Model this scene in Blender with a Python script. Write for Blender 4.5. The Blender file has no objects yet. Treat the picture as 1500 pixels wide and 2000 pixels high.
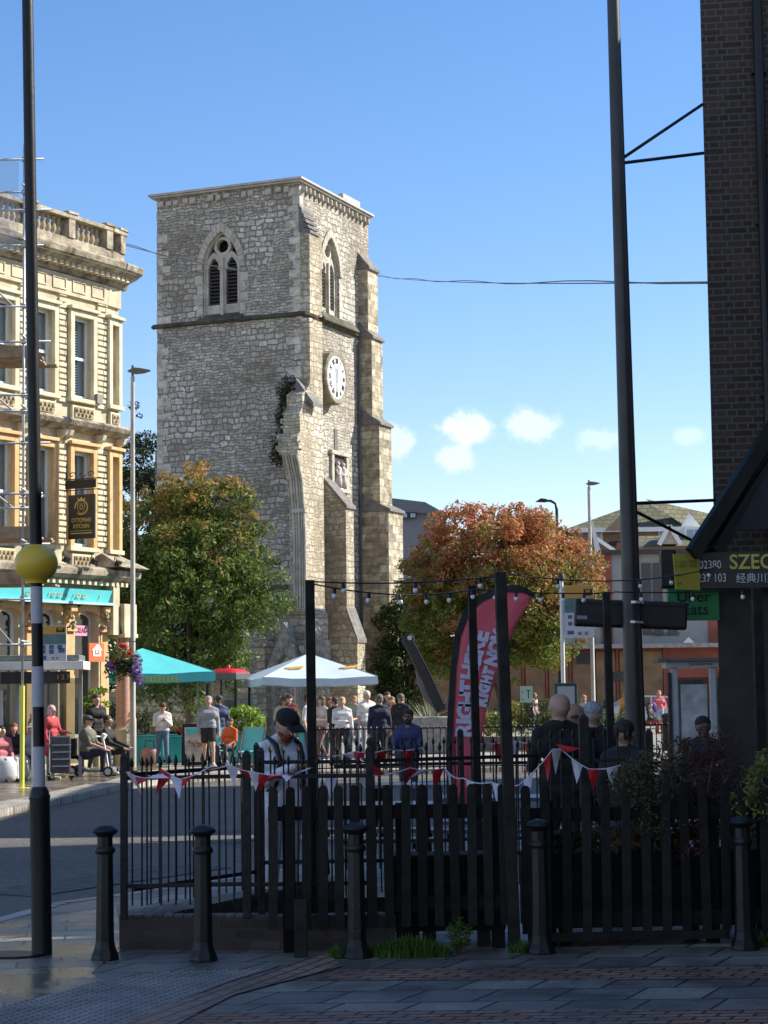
import bpy, bmesh, math, random
import numpy as np
from mathutils import Vector, Matrix, noise as mnoise
C = bpy.context.scene.collection
scene = bpy.context.scene
rnd = random.Random(7)
# ------------------------------------------------------------------ camera
F_PX, HOR, ROLL, CAM_H = 3900.0, 1345.0, 0.012, 1.88      # focal length in pixels of the 1500x2000 picture
pit = math.atan((HOR - 1000) / F_PX)
vf = Vector((0, math.cos(pit), math.sin(pit)))
u0 = Vector((0, -math.sin(pit), math.cos(pit)))
r0 = Vector((1, 0, 0))
vr = r0 * math.cos(ROLL) - u0 * math.sin(ROLL)
vu = u0 * math.cos(ROLL) + r0 * math.sin(ROLL)
CP = Vector((0, 0, CAM_H))
cam = bpy.data.cameras.new("camera")
cam.sensor_fit = 'VERTICAL'
cam.sensor_height = 24.0
cam.lens = 24.0 * F_PX / 2000.0
cam.clip_start = 0.5
cam.clip_end = 3000
co = bpy.data.objects.new("camera", cam)
mw = Matrix((vr, vu, -vf)).transposed().to_4x4()
mw.translation = CP
co.matrix_world = mw
C.objects.link(co)
scene.camera = co


def at(x, y, Y):
    d = vf + vr * ((x - 750) / F_PX) + vu * ((1000 - y) / F_PX)
    return CP + d * (Y / d.y)


def gr(x, y, z=0.0):
    d = vf + vr * ((x - 750) / F_PX) + vu * ((1000 - y) / F_PX)
    return CP + d * ((z - CAM_H) / d.z)


# ------------------------------------------------------------------ light
SUN_EL, SUN_AZ = math.radians(34), math.radians(17)      # azimuth from +X towards +Y
sd = Vector((math.cos(SUN_AZ) * math.cos(SUN_EL), math.sin(SUN_AZ) * math.cos(SUN_EL), math.sin(SUN_EL)))
sun = bpy.data.lights.new("sun", 'SUN')
sun.energy = 5.0
sun.angle = math.radians(0.5)
sun.color = (1.0, 0.93, 0.80)
so = bpy.data.objects.new("sun", sun)
so.rotation_euler = sd.to_track_quat('Z', 'Y').to_euler()
C.objects.link(so)
world = bpy.data.worlds.new("World")
scene.world = world
world.use_nodes = True
wt = world.node_tree
for n in list(wt.nodes):
    wt.nodes.remove(n)
wo = wt.nodes.new("ShaderNodeOutputWorld")
bg = wt.nodes.new("ShaderNodeBackground")
sky = wt.nodes.new("ShaderNodeTexSky")
sky.sky_type = 'NISHITA'
sky.sun_disc = False
sky.sun_elevation = SUN_EL
sky.sun_rotation = math.pi / 2 - SUN_AZ
sky.air_density = 1.0
sky.dust_density = 0.0
sky.ozone_density = 3.2
bg.inputs[1].default_value = 0.115
# a few small fair-weather clouds low in the sky, placed by direction on the sky dome
tcw = wt.nodes.new("ShaderNodeTexCoord")
nz = wt.nodes.new("ShaderNodeTexNoise")
nz.inputs["Scale"].default_value = 95
nz.inputs["Detail"].default_value = 7
nz.inputs["Roughness"].default_value = 0.6
wt.links.new(tcw.outputs["Generated"], nz.inputs["Vector"])
cl_sum = None


def wmath(op, a, b=None, clamp=False):
    n = wt.nodes.new("ShaderNodeMath")
    n.operation = op
    n.use_clamp = clamp
    for i, v in enumerate((a, b)):
        if v is None:
            continue
        if isinstance(v, (int, float)):
            n.inputs[i].default_value = v
        else:
            wt.links.new(v, n.inputs[i])
    return n.outputs[0]


for (cx, cy, rx, ry, s) in ((912, 842, 72, 48, 1.0), (890, 892, 50, 44, 0.8), (1036, 830, 66, 46, 0.8), (1168, 860, 60, 30, 0.5), (770, 862, 46, 56, 0.75), (1345, 850, 40, 26, 0.45)):
    d = (vf + vr * ((cx - 750) / F_PX) + vu * ((1000 - cy) / F_PX)).normalized()
    vd = wt.nodes.new("ShaderNodeVectorMath")
    vd.operation = 'SUBTRACT'
    wt.links.new(tcw.outputs["Generated"], vd.inputs[0])
    vd.inputs[1].default_value = d
    vm = wt.nodes.new("ShaderNodeVectorMath")
    vm.operation = 'MULTIPLY'
    wt.links.new(vd.outputs[0], vm.inputs[0])
    vm.inputs[1].default_value = (F_PX / rx, F_PX / rx, F_PX / ry)
    ln = wt.nodes.new("ShaderNodeVectorMath")
    ln.operation = 'LENGTH'
    wt.links.new(vm.outputs[0], ln.inputs[0])
    m = wmath('SUBTRACT', 1.02, ln.outputs["Value"])
    m = wmath('ADD', m, wmath('MULTIPLY', wmath('SUBTRACT', nz.outputs[0], 0.5), 1.7))
    m = wmath('MULTIPLY', m, 1.9, True)
    m = wmath('MULTIPLY', wmath('MULTIPLY', m, m), s * 0.72)
    cl_sum = m if cl_sum is None else wmath('MAXIMUM', cl_sum, m)
# unseen broken cloud added behind the camera to brighten and neutralise the shade
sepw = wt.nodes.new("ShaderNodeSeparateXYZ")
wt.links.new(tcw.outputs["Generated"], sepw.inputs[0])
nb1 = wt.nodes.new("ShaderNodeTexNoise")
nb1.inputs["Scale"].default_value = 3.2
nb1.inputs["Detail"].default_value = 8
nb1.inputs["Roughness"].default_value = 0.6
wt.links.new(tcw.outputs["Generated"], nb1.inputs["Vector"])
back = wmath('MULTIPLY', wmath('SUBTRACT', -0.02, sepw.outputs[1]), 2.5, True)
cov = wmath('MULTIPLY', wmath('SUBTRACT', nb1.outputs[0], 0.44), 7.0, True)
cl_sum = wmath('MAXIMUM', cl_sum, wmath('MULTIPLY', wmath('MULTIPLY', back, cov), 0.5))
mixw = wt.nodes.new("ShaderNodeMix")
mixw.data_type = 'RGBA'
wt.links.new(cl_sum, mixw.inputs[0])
hsv = wt.nodes.new("ShaderNodeHueSaturation")
hsv.inputs["Saturation"].default_value = 1.22
hsv.inputs["Value"].default_value = 0.98
wt.links.new(sky.outputs[0], hsv.inputs["Color"])
tint = wt.nodes.new("ShaderNodeMix")
tint.data_type = 'RGBA'
tint.blend_type = 'MULTIPLY'
tint.inputs[0].default_value = 1.0
wt.links.new(hsv.outputs[0], tint.inputs[6])
tint.inputs[7].default_value = (1.12, 0.93, 0.95, 1)
wt.links.new(tint.outputs[2], mixw.inputs[6])
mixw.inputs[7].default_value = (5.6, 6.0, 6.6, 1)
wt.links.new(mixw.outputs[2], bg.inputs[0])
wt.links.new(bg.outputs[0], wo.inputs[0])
scene.view_settings.view_transform = 'Standard'
scene.view_settings.look = 'None'
scene.view_settings.gamma = 1
scene.view_settings.exposure = 0.84
scene.view_settings.use_curve_mapping = False
scene.cycles.max_bounces = 6
scene.cycles.diffuse_bounces = 3
scene.cycles.glossy_bounces = 3
scene.cycles.transparent_max_bounces = 12
scene.cycles.caustics_reflective = False
scene.cycles.caustics_refractive = False
scene.cycles.use_denoising = True

# ------------------------------------------------------------------ materials
MATS = {}


def newmat(name):
    m = bpy.data.materials.new(name)
    m.use_nodes = True
    nt = m.node_tree
    b = nt.nodes["Principled BSDF"]
    MATS[name] = m
    return m, nt, b


def N(nt, t, **kw):
    n = nt.nodes.new(t)
    for k, v in kw.items():
        if hasattr(n, k):
            setattr(n, k, v)
        else:
            n.inputs[k.replace('_', ' ')].default_value = v
    return n


def ramp(nt, fac, stops, interp='LINEAR'):
    r = nt.nodes.new("ShaderNodeValToRGB")
    r.color_ramp.interpolation = interp
    e = r.color_ramp.elements
    while len(e) < len(stops):
        e.new(0.5)
    for i, (p, c) in enumerate(stops):
        e[i].position = p
        e[i].color = (c[0], c[1], c[2], 1) if hasattr(c, '__len__') else (c, c, c, 1)
    nt.links.new(fac, r.inputs[0])
    return r.outputs[0]


def mixc(nt, a, b, fac, mode='MIX'):
    n = nt.nodes.new("ShaderNodeMix")
    n.data_type = 'RGBA'
    n.blend_type = mode
    for i, v in ((0, fac), (6, a), (7, b)):
        if isinstance(v, (int, float)):
            n.inputs[i].default_value = v
        elif isinstance(v, tuple):
            n.inputs[i].default_value = (v[0], v[1], v[2], 1)
        else:
            nt.links.new(v, n.inputs[i])
    return n.outputs[2]


def mth(nt, op, a, b=None, clamp=False):
    n = nt.nodes.new("ShaderNodeMath")
    n.operation = op
    n.use_clamp = clamp
    for i, v in enumerate((a, b)):
        if v is None:
            continue
        if isinstance(v, (int, float)):
            n.inputs[i].default_value = v
        else:
            nt.links.new(v, n.inputs[i])
    return n.outputs[0]


def mapped(nt, scale=(1, 1, 1), rot=(0, 0, 0), loc=(0, 0, 0), src="Object"):
    tc = nt.nodes.new("ShaderNodeTexCoord")
    mp = nt.nodes.new("ShaderNodeMapping")
    mp.inputs["Scale"].default_value = scale
    mp.inputs["Rotation"].default_value = rot
    mp.inputs["Location"].default_value = loc
    nt.links.new(tc.outputs[src], mp.inputs[0])
    return mp.outputs[0]


def bump(nt, b, h, strength=0.4, dist=0.02):
    n = nt.nodes.new("ShaderNodeBump")
    n.inputs["Strength"].default_value = strength
    n.inputs["Distance"].default_value = dist
    nt.links.new(h, n.inputs["Height"])
    nt.links.new(n.outputs[0], b.inputs["Normal"])


def pm(name, col, rough=0.6, var=0.18, scale=6.0, bmp=0.15, metal=0.0, spec=0.5, dist=0.01, alt=None):
    """a plain surface with uneven tone and a little relief"""
    if name in MATS:
        return MATS[name]
    m, nt, b = newmat(name)
    v = mapped(nt)
    n1 = N(nt, "ShaderNodeTexNoise", Scale=scale, Detail=6.0, Roughness=0.62)
    nt.links.new(v, n1.inputs["Vector"])
    lo = tuple(max(0, c * (1 - var)) for c in col)
    hi = alt if alt else tuple(min(1, c * (1 + var)) for c in col)
    c = ramp(nt, n1.outputs[0], [(0.3, lo), (0.7, hi)])
    nt.links.new(c, b.inputs["Base Color"])
    rr = ramp(nt, n1.outputs[0], [(0.3, min(1, rough * 1.15)), (0.7, rough * 0.85)])
    nt.links.new(rr, b.inputs["Roughness"])
    b.inputs["Metallic"].default_value = metal
    b.inputs["Specular IOR Level"].default_value = spec
    if bmp:
        n2 = N(nt, "ShaderNodeTexNoise", Scale=scale * 6, Detail=4.0)
        nt.links.new(v, n2.inputs["Vector"])
        bump(nt, b, n2.outputs[0], bmp, dist)
    return m


def vary_by_object(m, lo=0.7, hi=1.35):
    """each copy of a part gets its own tone"""
    nt = m.node_tree
    b = nt.nodes["Principled BSDF"]
    src = b.inputs["Base Color"].links[0].from_socket
    oi = nt.nodes.new("ShaderNodeObjectInfo")
    c = mixc(nt, src, ramp(nt, oi.outputs["Random"], [(0, lo), (1, hi)]), 1.0, 'MULTIPLY')
    nt.links.new(c, b.inputs["Base Color"])
    return m


def wall_uv(nt):
    """u along the wall, v up, from object space and the object-space normal"""
    tc = nt.nodes.new("ShaderNodeTexCoord")
    s1 = nt.nodes.new("ShaderNodeSeparateXYZ")
    s2 = nt.nodes.new("ShaderNodeSeparateXYZ")
    nt.links.new(tc.outputs["Object"], s1.inputs[0])
    nt.links.new(tc.outputs["Normal"], s2.inputs[0])
    ax = mth(nt, 'GREATER_THAN', mth(nt, 'ABSOLUTE', s2.outputs[0]), mth(nt, 'ABSOLUTE', s2.outputs[1]))
    ay = mth(nt, 'SUBTRACT', 1.0, ax)
    u = mth(nt, 'ADD', mth(nt, 'MULTIPLY', s1.outputs[1], ax), mth(nt, 'MULTIPLY', s1.outputs[0], ay))
    cb = nt.nodes.new("ShaderNodeCombineXYZ")
    nt.links.new(u, cb.inputs[0])
    nt.links.new(s1.outputs[2], cb.inputs[1])
    return cb.outputs[0], s1, tc


def brickmat(name, cols, mortar, bw, bh, ms, rough=0.85, squash=1.0, offset=0.5, strength=0.6, dist=0.02, noise_amt=0.5, smooth=0.1, uv=None, wob=0.0):
    m, nt, b = newmat(name)
    if uv is None:
        v, _, tc = wall_uv(nt)
    else:
        v = uv(nt)
    if wob:
        nw = N(nt, "ShaderNodeTexNoise", Scale=1.7, Detail=3.0)
        nt.links.new(v, nw.inputs["Vector"])
        vs = nt.nodes.new("ShaderNodeVectorMath")
        vs.operation = 'MULTIPLY_ADD'
        nt.links.new(nw.outputs[1], vs.inputs[0])
        vs.inputs[1].default_value = (wob, wob, 0)
        nt.links.new(v, vs.inputs[2])
        v = vs.outputs[0]
    br = nt.nodes.new("ShaderNodeTexBrick")
    br.inputs["Scale"].default_value = 1
    br.inputs["Brick Width"].default_value = bw
    br.inputs["Row Height"].default_value = bh
    br.inputs["Mortar Size"].default_value = ms
    br.inputs["Mortar Smooth"].default_value = smooth
    br.offset = offset
    br.squash = squash
    br.squash_frequency = 2
    br.inputs["Color1"].default_value = (0, 0, 0, 1)
    br.inputs["Color2"].default_value = (1, 1, 1, 1)
    br.inputs["Mortar"].default_value = (0.5, 0.5, 0.5, 1)
    nt.links.new(v, br.inputs["Vector"])
    n = len(cols)
    c = ramp(nt, br.outputs["Color"], [(i / max(1, n - 1), cc) for i, cc in enumerate(cols)])
    nz2 = N(nt, "ShaderNodeTexNoise", Scale=3.0, Detail=7.0, Roughness=0.65)
    nt.links.new(v, nz2.inputs["Vector"])
    tint = ramp(nt, nz2.outputs[0], [(0.3, 1 - noise_amt * 0.6), (0.7, 1 + noise_amt * 0.3)])
    c = mixc(nt, c, tint, 1.0, 'MULTIPLY')
    c = mixc(nt, c, mortar, br.outputs["Fac"])
    nt.links.new(c, b.inputs["Base Color"])
    b.inputs["Roughness"].default_value = rough
    nf = N(nt, "ShaderNodeTexNoise", Scale=35.0, Detail=5.0)
    nt.links.new(v, nf.inputs["Vector"])
    h = mth(nt, 'ADD', mth(nt, 'MULTIPLY', br.outputs["Fac"], -1.0), mth(nt, 'MULTIPLY', nf.outputs[0], 0.35))
    h = mth(nt, 'ADD', h, mth(nt, 'MULTIPLY', br.outputs["Color"], 0.3))
    bump(nt, b, h, strength, dist)
    return m


def rubble(name, sc, cols, dark=(0.05, 0.045, 0.04), strength=0.9, dist=0.06, moss=0.0, mort=0.06, big=0.35):
    """irregular rubble masonry: stretched voronoi cells with sunk joints, tone patches and stains"""
    m, nt, b = newmat(name)
    tc = nt.nodes.new("ShaderNodeTexCoord")
    nw = N(nt, "ShaderNodeTexNoise", Scale=1.1, Detail=4.0)
    nt.links.new(tc.outputs["Object"], nw.inputs["Vector"])
    vs = nt.nodes.new("ShaderNodeVectorMath")
    vs.operation = 'MULTIPLY_ADD'
    nt.links.new(nw.outputs[1], vs.inputs[0])
    vs.inputs[1].default_value = (0.35, 0.35, 0.25)
    nt.links.new(tc.outputs["Object"], vs.inputs[2])
    mp = nt.nodes.new("ShaderNodeMapping")
    mp.inputs["Scale"].default_value = sc
    nt.links.new(vs.outputs[0], mp.inputs[0])
    v1 = nt.nodes.new("ShaderNodeTexVoronoi")
    v1.inputs["Scale"].default_value = 1
    v1.inputs["Randomness"].default_value = 0.75
    v2 = nt.nodes.new("ShaderNodeTexVoronoi")
    v2.feature = 'DISTANCE_TO_EDGE'
    v2.inputs["Scale"].default_value = 1
    v2.inputs["Randomness"].default_value = 0.75
    nt.links.new(mp.outputs[0], v1.inputs["Vector"])
    nt.links.new(mp.outputs[0], v2.inputs["Vector"])
    sp = nt.nodes.new("ShaderNodeSeparateColor")
    nt.links.new(v1.outputs["Color"], sp.inputs[0])
    n = len(cols)
    c = ramp(nt, sp.outputs[0], [(i / (n - 1), cc) for i, cc in enumerate(cols)])
    nb = N(nt, "ShaderNodeTexNoise", Scale=big, Detail=5.0, Roughness=0.6)
    nt.links.new(tc.outputs["Object"], nb.inputs["Vector"])
    c = mixc(nt, c, ramp(nt, nb.outputs[0], [(0.36, (0.55, 0.53, 0.5)), (0.62, (1.12, 1.1, 1.05))]), 1.0, 'MULTIPLY')
    nf = N(nt, "ShaderNodeTexNoise", Scale=7.0, Detail=8.0, Roughness=0.7)
    nt.links.new(tc.outputs["Object"], nf.inputs["Vector"])
    c = mixc(nt, c, ramp(nt, nf.outputs[0], [(0.35, 0.62), (0.65, 1.12)]), 1.0, 'MULTIPLY')
    if moss:
        nm = N(nt, "ShaderNodeTexNoise", Scale=0.8, Detail=6.0, Roughness=0.7)
        nt.links.new(tc.outputs["Object"], nm.inputs["Vector"])
        c = mixc(nt, c, (0.07, 0.075, 0.03), ramp(nt, nm.outputs[0], [(0.56, 0), (0.68, moss)]))
    e = ramp(nt, v2.outputs["Distance"], [(0.0, 1), (mort, 0.55), (mort * 1.7, 0)])
    c = mixc(nt, c, dark, e)
    nt.links.new(c, b.inputs["Base Color"])
    b.inputs["Roughness"].default_value = 0.92
    h = ramp(nt, v2.outputs["Distance"], [(0.0, 0), (0.12, 0.75), (0.4, 1)])
    h = mth(nt, 'ADD', h, mth(nt, 'MULTIPLY', nf.outputs[0], 0.6))
    h = mth(nt, 'ADD', h, mth(nt, 'MULTIPLY', sp.outputs[1], 0.5))
    bump(nt, b, h, strength, dist)
    return m


def masonry(name, cols, joint, big=(0.42, 0.24), small=(0.38, 0.125), strength=0.8, dist=0.05, moss=0.3, bias=0.0):
    """roughly coursed rubble: patches of squared blocks and patches of thin bedded stones, edges wandering"""
    m, nt, b = newmat(name)
    v, s1, tc = wall_uv(nt)
    n1 = N(nt, "ShaderNodeTexNoise", Scale=2.3, Detail=4.0, Roughness=0.6)
    nt.links.new(tc.outputs["Object"], n1.inputs["Vector"])
    vs = nt.nodes.new("ShaderNodeVectorMath")
    vs.operation = 'MULTIPLY_ADD'
    nt.links.new(n1.outputs[1], vs.inputs[0])
    vs.inputs[1].default_value = (0.42, 0.34, 0)
    nt.links.new(v, vs.inputs[2])
    msk = N(nt, "ShaderNodeTexNoise", Scale=0.42, Detail=3.0, Roughness=0.5)
    nt.links.new(tc.outputs["Object"], msk.inputs["Vector"])
    mk = ramp(nt, msk.outputs[0], [(0.485 + bias, 0), (0.505 + bias, 1)])
    outs = []
    for (w, h), ms in ((big, 0.030), (small, 0.016)):
        br = nt.nodes.new("ShaderNodeTexBrick")
        br.inputs["Scale"].default_value = 1
        br.inputs["Brick Width"].default_value = w
        br.inputs["Row Height"].default_value = h
        br.inputs["Mortar Size"].default_value = ms
        br.inputs["Mortar Smooth"].default_value = 0.6
        br.squash = 0.6
        br.squash_frequency = 3
        br.offset = 0.37
        br.offset_frequency = 2
        br.inputs["Color1"].default_value = (0, 0, 0, 1)
        br.inputs["Color2"].default_value = (1, 1, 1, 1)
        nt.links.new(vs.outputs[0], br.inputs["Vector"])
        outs.append(br)
    colr = mixc(nt, outs[0].outputs["Color"], outs[1].outputs["Color"], mk)
    fac = mixc(nt, outs[0].outputs["Fac"], outs[1].outputs["Fac"], mk)
    k = len(cols)
    c = ramp(nt, colr, [(i / (k - 1), q) for i, q in enumerate(cols)])
    c = mixc(nt, c, (0.78, 0.76, 0.72), mth(nt, 'MULTIPLY', mk, 0.55), 'MULTIPLY')
    nf = N(nt, "ShaderNodeTexNoise", Scale=5.0, Detail=9.0, Roughness=0.72)
    nt.links.new(tc.outputs["Object"], nf.inputs["Vector"])
    c = mixc(nt, c, ramp(nt, nf.outputs[0], [(0.34, 0.50), (0.64, 1.15)]), 1.0, 'MULTIPLY')
    nb = N(nt, "ShaderNodeTexNoise", Scale=0.28, Detail=6.0, Roughness=0.62)
    nt.links.new(tc.outputs["Object"], nb.inputs["Vector"])
    c = mixc(nt, c, ramp(nt, nb.outputs[0], [(0.36, (0.62, 0.58, 0.52)), (0.6, (1.08, 1.07, 1.04))]), 1.0, 'MULTIPLY')
    nm = N(nt, "ShaderNodeTexNoise", Scale=0.9, Detail=8.0, Roughness=0.75)
    nt.links.new(tc.outputs["Object"], nm.inputs["Vector"])
    c = mixc(nt, c, (0.09, 0.085, 0.05), ramp(nt, nm.outputs[0], [(0.57, 0), (0.70, moss)]))
    c = mixc(nt, c, joint, fac)
    nt.links.new(c, b.inputs["Base Color"])
    b.inputs["Roughness"].default_value = 0.93
    h = mth(nt, 'ADD', mth(nt, 'MULTIPLY', fac, -0.9), mth(nt, 'MULTIPLY', nf.outputs[0], 0.9))
    h = mth(nt, 'ADD', h, mth(nt, 'MULTIPLY', colr, 0.5))
    bump(nt, b, h, strength, dist)
    return m


def leafmat(name, cols, zc=None, trans=0.35, rough=0.55):
    """leaves: a tone per leaf, plus turning colours near the top (zc = (z_low, z_high, turned colours))"""
    m, nt, b = newmat(name)
    g = nt.nodes.new("ShaderNodeNewGeometry")
    n = len(cols)
    c = ramp(nt, g.outputs["Random Per Island"], [(i / (n - 1), cc) for i, cc in enumerate(cols)])
    if zc:
        tc = nt.nodes.new("ShaderNodeTexCoord")
        s = nt.nodes.new("ShaderNodeSeparateXYZ")
        nt.links.new(tc.outputs["Object"], s.inputs[0])
        nn = N(nt, "ShaderNodeTexNoise", Scale=0.9, Detail=4.0)
        nt.links.new(tc.outputs["Object"], nn.inputs["Vector"])
        t = mth(nt, 'DIVIDE', mth(nt, 'SUBTRACT', s.outputs[2], zc[0]), zc[1] - zc[0])
        t = mth(nt, 'ADD', t, mth(nt, 'MULTIPLY', mth(nt, 'SUBTRACT', nn.outputs[0], 0.5), 3.2))
        t = mth(nt, 'ADD', t, mth(nt, 'MULTIPLY', mth(nt, 'SUBTRACT', g.outputs["Random Per Island"], 0.5), 0.7), True)
        k = len(zc[2])
        c2 = ramp(nt, g.outputs["Random Per Island"], [(i / (k - 1), cc) for i, cc in enumerate(zc[2])])
        c = mixc(nt, c, c2, t)
    nt.links.new(c, b.inputs["Base Color"])
    b.inputs["Roughness"].default_value = rough
    b.inputs["Specular IOR Level"].default_value = 0.25
    tr = nt.nodes.new("ShaderNodeBsdfTranslucent")
    nt.links.new(c, tr.inputs[0])
    mx = nt.nodes.new("ShaderNodeMixShader")
    mx.inputs[0].default_value = trans
    nt.links.new(b.outputs[0], mx.inputs[1])
    nt.links.new(tr.outputs[0], mx.inputs[2])
    nt.links.new(mx.outputs[0], nt.nodes["Material Output"].inputs[0])
    return m


def glassmat(name, tint=(0.8, 0.85, 0.85), see=0.6):
    m, nt, b = newmat(name)
    b.inputs["Base Color"].default_value = (0.02, 0.025, 0.03, 1)
    b.inputs["Roughness"].default_value = 0.05
    b.inputs["Specular IOR Level"].default_value = 0.8
    t = nt.nodes.new("ShaderNodeBsdfTransparent")
    t.inputs[0].default_value = (*tint, 1)
    mx = nt.nodes.new("ShaderNodeMixShader")
    mx.inputs[0].default_value = 1 - see
    nt.links.new(t.outputs[0], mx.inputs[1])
    nt.links.new(b.outputs[0], mx.inputs[2])
    nt.links.new(mx.outputs[0], nt.nodes["Material Output"].inputs[0])
    return m


# ------------------------------------------------------------------ mesh builder
class MB:
    def __init__(s, T=None):
        s.v, s.f, s.T = [], [], T or Matrix.Identity(4)

    def add(s, vs, fs):
        k = len(s.v)
        s.v += [tuple(s.T @ Vector(p)) for p in vs]
        s.f += [tuple(i + k for i in f) for f in fs]
        return s

    def box(s, x0, x1, y0, y1, z0, z1, R=None):
        vs = [(x, y, z) for z in (z0, z1) for y in (y0, y1) for x in (x0, x1)]
        if R is not None:
            vs = [tuple(R @ Vector(p)) for p in vs]
        return s.add(vs, [(0, 2, 3, 1), (4, 5, 7, 6), (0, 1, 5, 4), (2, 6, 7, 3), (0, 4, 6, 2), (1, 3, 7, 5)])

    def bx(s, c, d, R=None):
        """box by centre and size, R a rotation about the centre"""
        h = [k / 2 for k in d]
        M = Matrix.Translation(c) @ (R.to_4x4() if R is not None else Matrix.Identity(4))
        return s.box(-h[0], h[0], -h[1], h[1], -h[2], h[2], M)

    def beam(s, a, b, w, d=None, up=(0, 0, 1)):
        """square bar from a to b"""
        a, b = Vector(a), Vector(b)
        d = d or w
        z = (b - a)
        L = z.length
        z.normalize()
        u = Vector(up)
        if abs(z.dot(u)) > 0.98:
            u = Vector((0, 1, 0))
        x = u.cross(z).normalized()
        y = z.cross(x)
        M = Matrix((x, y, z)).transposed().to_4x4()
        M.translation = a
        return s.box(-w / 2, w / 2, -d / 2, d / 2, 0, L, M)

    def tube(s, pts, r, n=8, cap=True):
        pts = [Vector(p) for p in pts]
        rs = r if hasattr(r, '__len__') else [r] * len(pts)
        vs, fs = [], []
        px = None
        for i, p in enumerate(pts):
            t = (pts[min(i + 1, len(pts) - 1)] - pts[max(i - 1, 0)]).normalized()
            if px is None:
                px = t.orthogonal().normalized()
            px = (px - t * px.dot(t)).normalized()
            py = t.cross(px)
            for k in range(n):
                a = 2 * math.pi * k / n
                vs.append(tuple(p + (px * math.cos(a) + py * math.sin(a)) * rs[i]))
        for i in range(len(pts) - 1):
            for k in range(n):
                fs.append((i * n + k, i * n + (k + 1) % n, (i + 1) * n + (k + 1) % n, (i + 1) * n + k))
        if cap:
            fs.append(tuple(range(n - 1, -1, -1)))
            fs.append(tuple((len(pts) - 1) * n + k for k in range(n)))
        return s.add(vs, fs)

    def lathe(s, prof, n=16, c=(0, 0, 0), ph=0.0, sx=1, sy=1, a0=0.0, a1=None):
        """prof = [(r, z)...] about +z at c"""
        vs, fs = [], []
        for r, z in prof:
            for k in range(n):
                a = 2 * math.pi * k / n + ph
                vs.append((c[0] + r * sx * math.cos(a), c[1] + r * sy * math.sin(a), c[2] + z))
        for i in range(len(prof) - 1):
            for k in range(n):
                fs.append((i * n + k, i * n + (k + 1) % n, (i + 1) * n + (k + 1) % n, (i + 1) * n + k))
        fs.append(tuple(range(n - 1, -1, -1)))
        fs.append(tuple((len(prof) - 1) * n + k for k in range(n)))
        return s.add(vs, fs)

    def ball(s, c, r, n=12, m=8):
        if not hasattr(r, '__len__'):
            r = (r, r, r)
        vs, fs = [(c[0], c[1], c[2] - r[2])], []
        for i in range(1, m):
            t = math.pi * i / m - math.pi / 2
            for k in range(n):
                a = 2 * math.pi * k / n
                vs.append((c[0] + r[0] * math.cos(t) * math.cos(a), c[1] + r[1] * math.cos(t) * math.sin(a), c[2] + r[2] * math.sin(t)))
        vs.append((c[0], c[1], c[2] + r[2]))
        for k in range(n):
            fs.append((0, 1 + (k + 1) % n, 1 + k))
            fs.append((len(vs) - 1, 1 + (m - 2) * n + k, 1 + (m - 2) * n + (k + 1) % n))
        for i in range(m - 2):
            for k in range(n):
                fs.append((1 + i * n + k, 1 + i * n + (k + 1) % n, 1 + (i + 1) * n + (k + 1) % n, 1 + (i + 1) * n + k))
        return s.add(vs, fs)

    def ext(s, poly, a, b, axis='y'):
        """extrude a 2-D outline between a and b: axis y -> outline in (x,z); x -> (y,z); z -> (x,y)"""
        n = len(poly)

        def P(p, t):
            return (p[0], t, p[1]) if axis == 'y' else ((t, p[0], p[1]) if axis == 'x' else (p[0], p[1], t))
        vs = [P(p, a) for p in poly] + [P(p, b) for p in poly]
        fs = [tuple(range(n)), tuple(range(2 * n - 1, n - 1, -1))] + [(i, i + n, (i + 1) % n + n, (i + 1) % n) for i in range(n)]
        return s.add(vs, fs)

    def sheet(s, poly, z):
        k = len(poly)
        return s.add([(p[0], p[1], z) for p in poly], [tuple(range(k))])

    def build(s, name, mat, parent=None, smooth=False, bevel=0.0, recalc=True):
        me = bpy.data.meshes.new(name)
        me.from_pydata(s.v, [], s.f)
        if recalc:
            bm = bmesh.new()
            bm.from_mesh(me)
            bmesh.ops.recalc_face_normals(bm, faces=bm.faces[:])
            bm.to_mesh(me)
            bm.free()
        if mat is not None:
            me.materials.append(mat)
        if smooth:
            for p in me.polygons:
                p.use_smooth = True
            if smooth != True:
                me.set_sharp_from_angle(angle=math.radians(smooth))
        o = bpy.data.objects.new(name, me)
        C.objects.link(o)
        if parent is not None:
            o.parent = parent
        if bevel:
            md = o.modifiers.new("bevel", 'BEVEL')
            md.width = bevel
            md.segments = 2
            md.limit_method = 'ANGLE'
        return o


def tag(o, label=None, cat=None, group=None, kind=None):
    if label:
        o["label"] = label
    if cat:
        o["category"] = cat
    if group:
        o["group"] = group
    if kind:
        o["kind"] = kind
    return o


def root(name, loc, label, cat, rz=0.0, group=None, rx=0.0, ry=0.0):
    o = bpy.data.objects.new(name, None)
    o.location = loc
    o.rotation_euler = (rx, ry, rz)
    C.objects.link(o)
    return tag(o, label, cat, group)


def dup(o, loc=None, rz=None, label=None, parent=None, scale=None):
    c = o.copy()
    C.objects.link(c)
    if parent is not None:
        c.parent = parent
    if loc is not None:
        c.location = loc
    if rz is not None:
        c.rotation_euler = (c.rotation_euler[0], c.rotation_euler[1], rz)
    if scale is not None:
        c.scale = scale
    if label:
        c["label"] = label
    for k in [q for q in list(C.objects) if q.parent == o and q is not c]:
        dup(k, parent=c)
    return c


TXT = []


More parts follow.
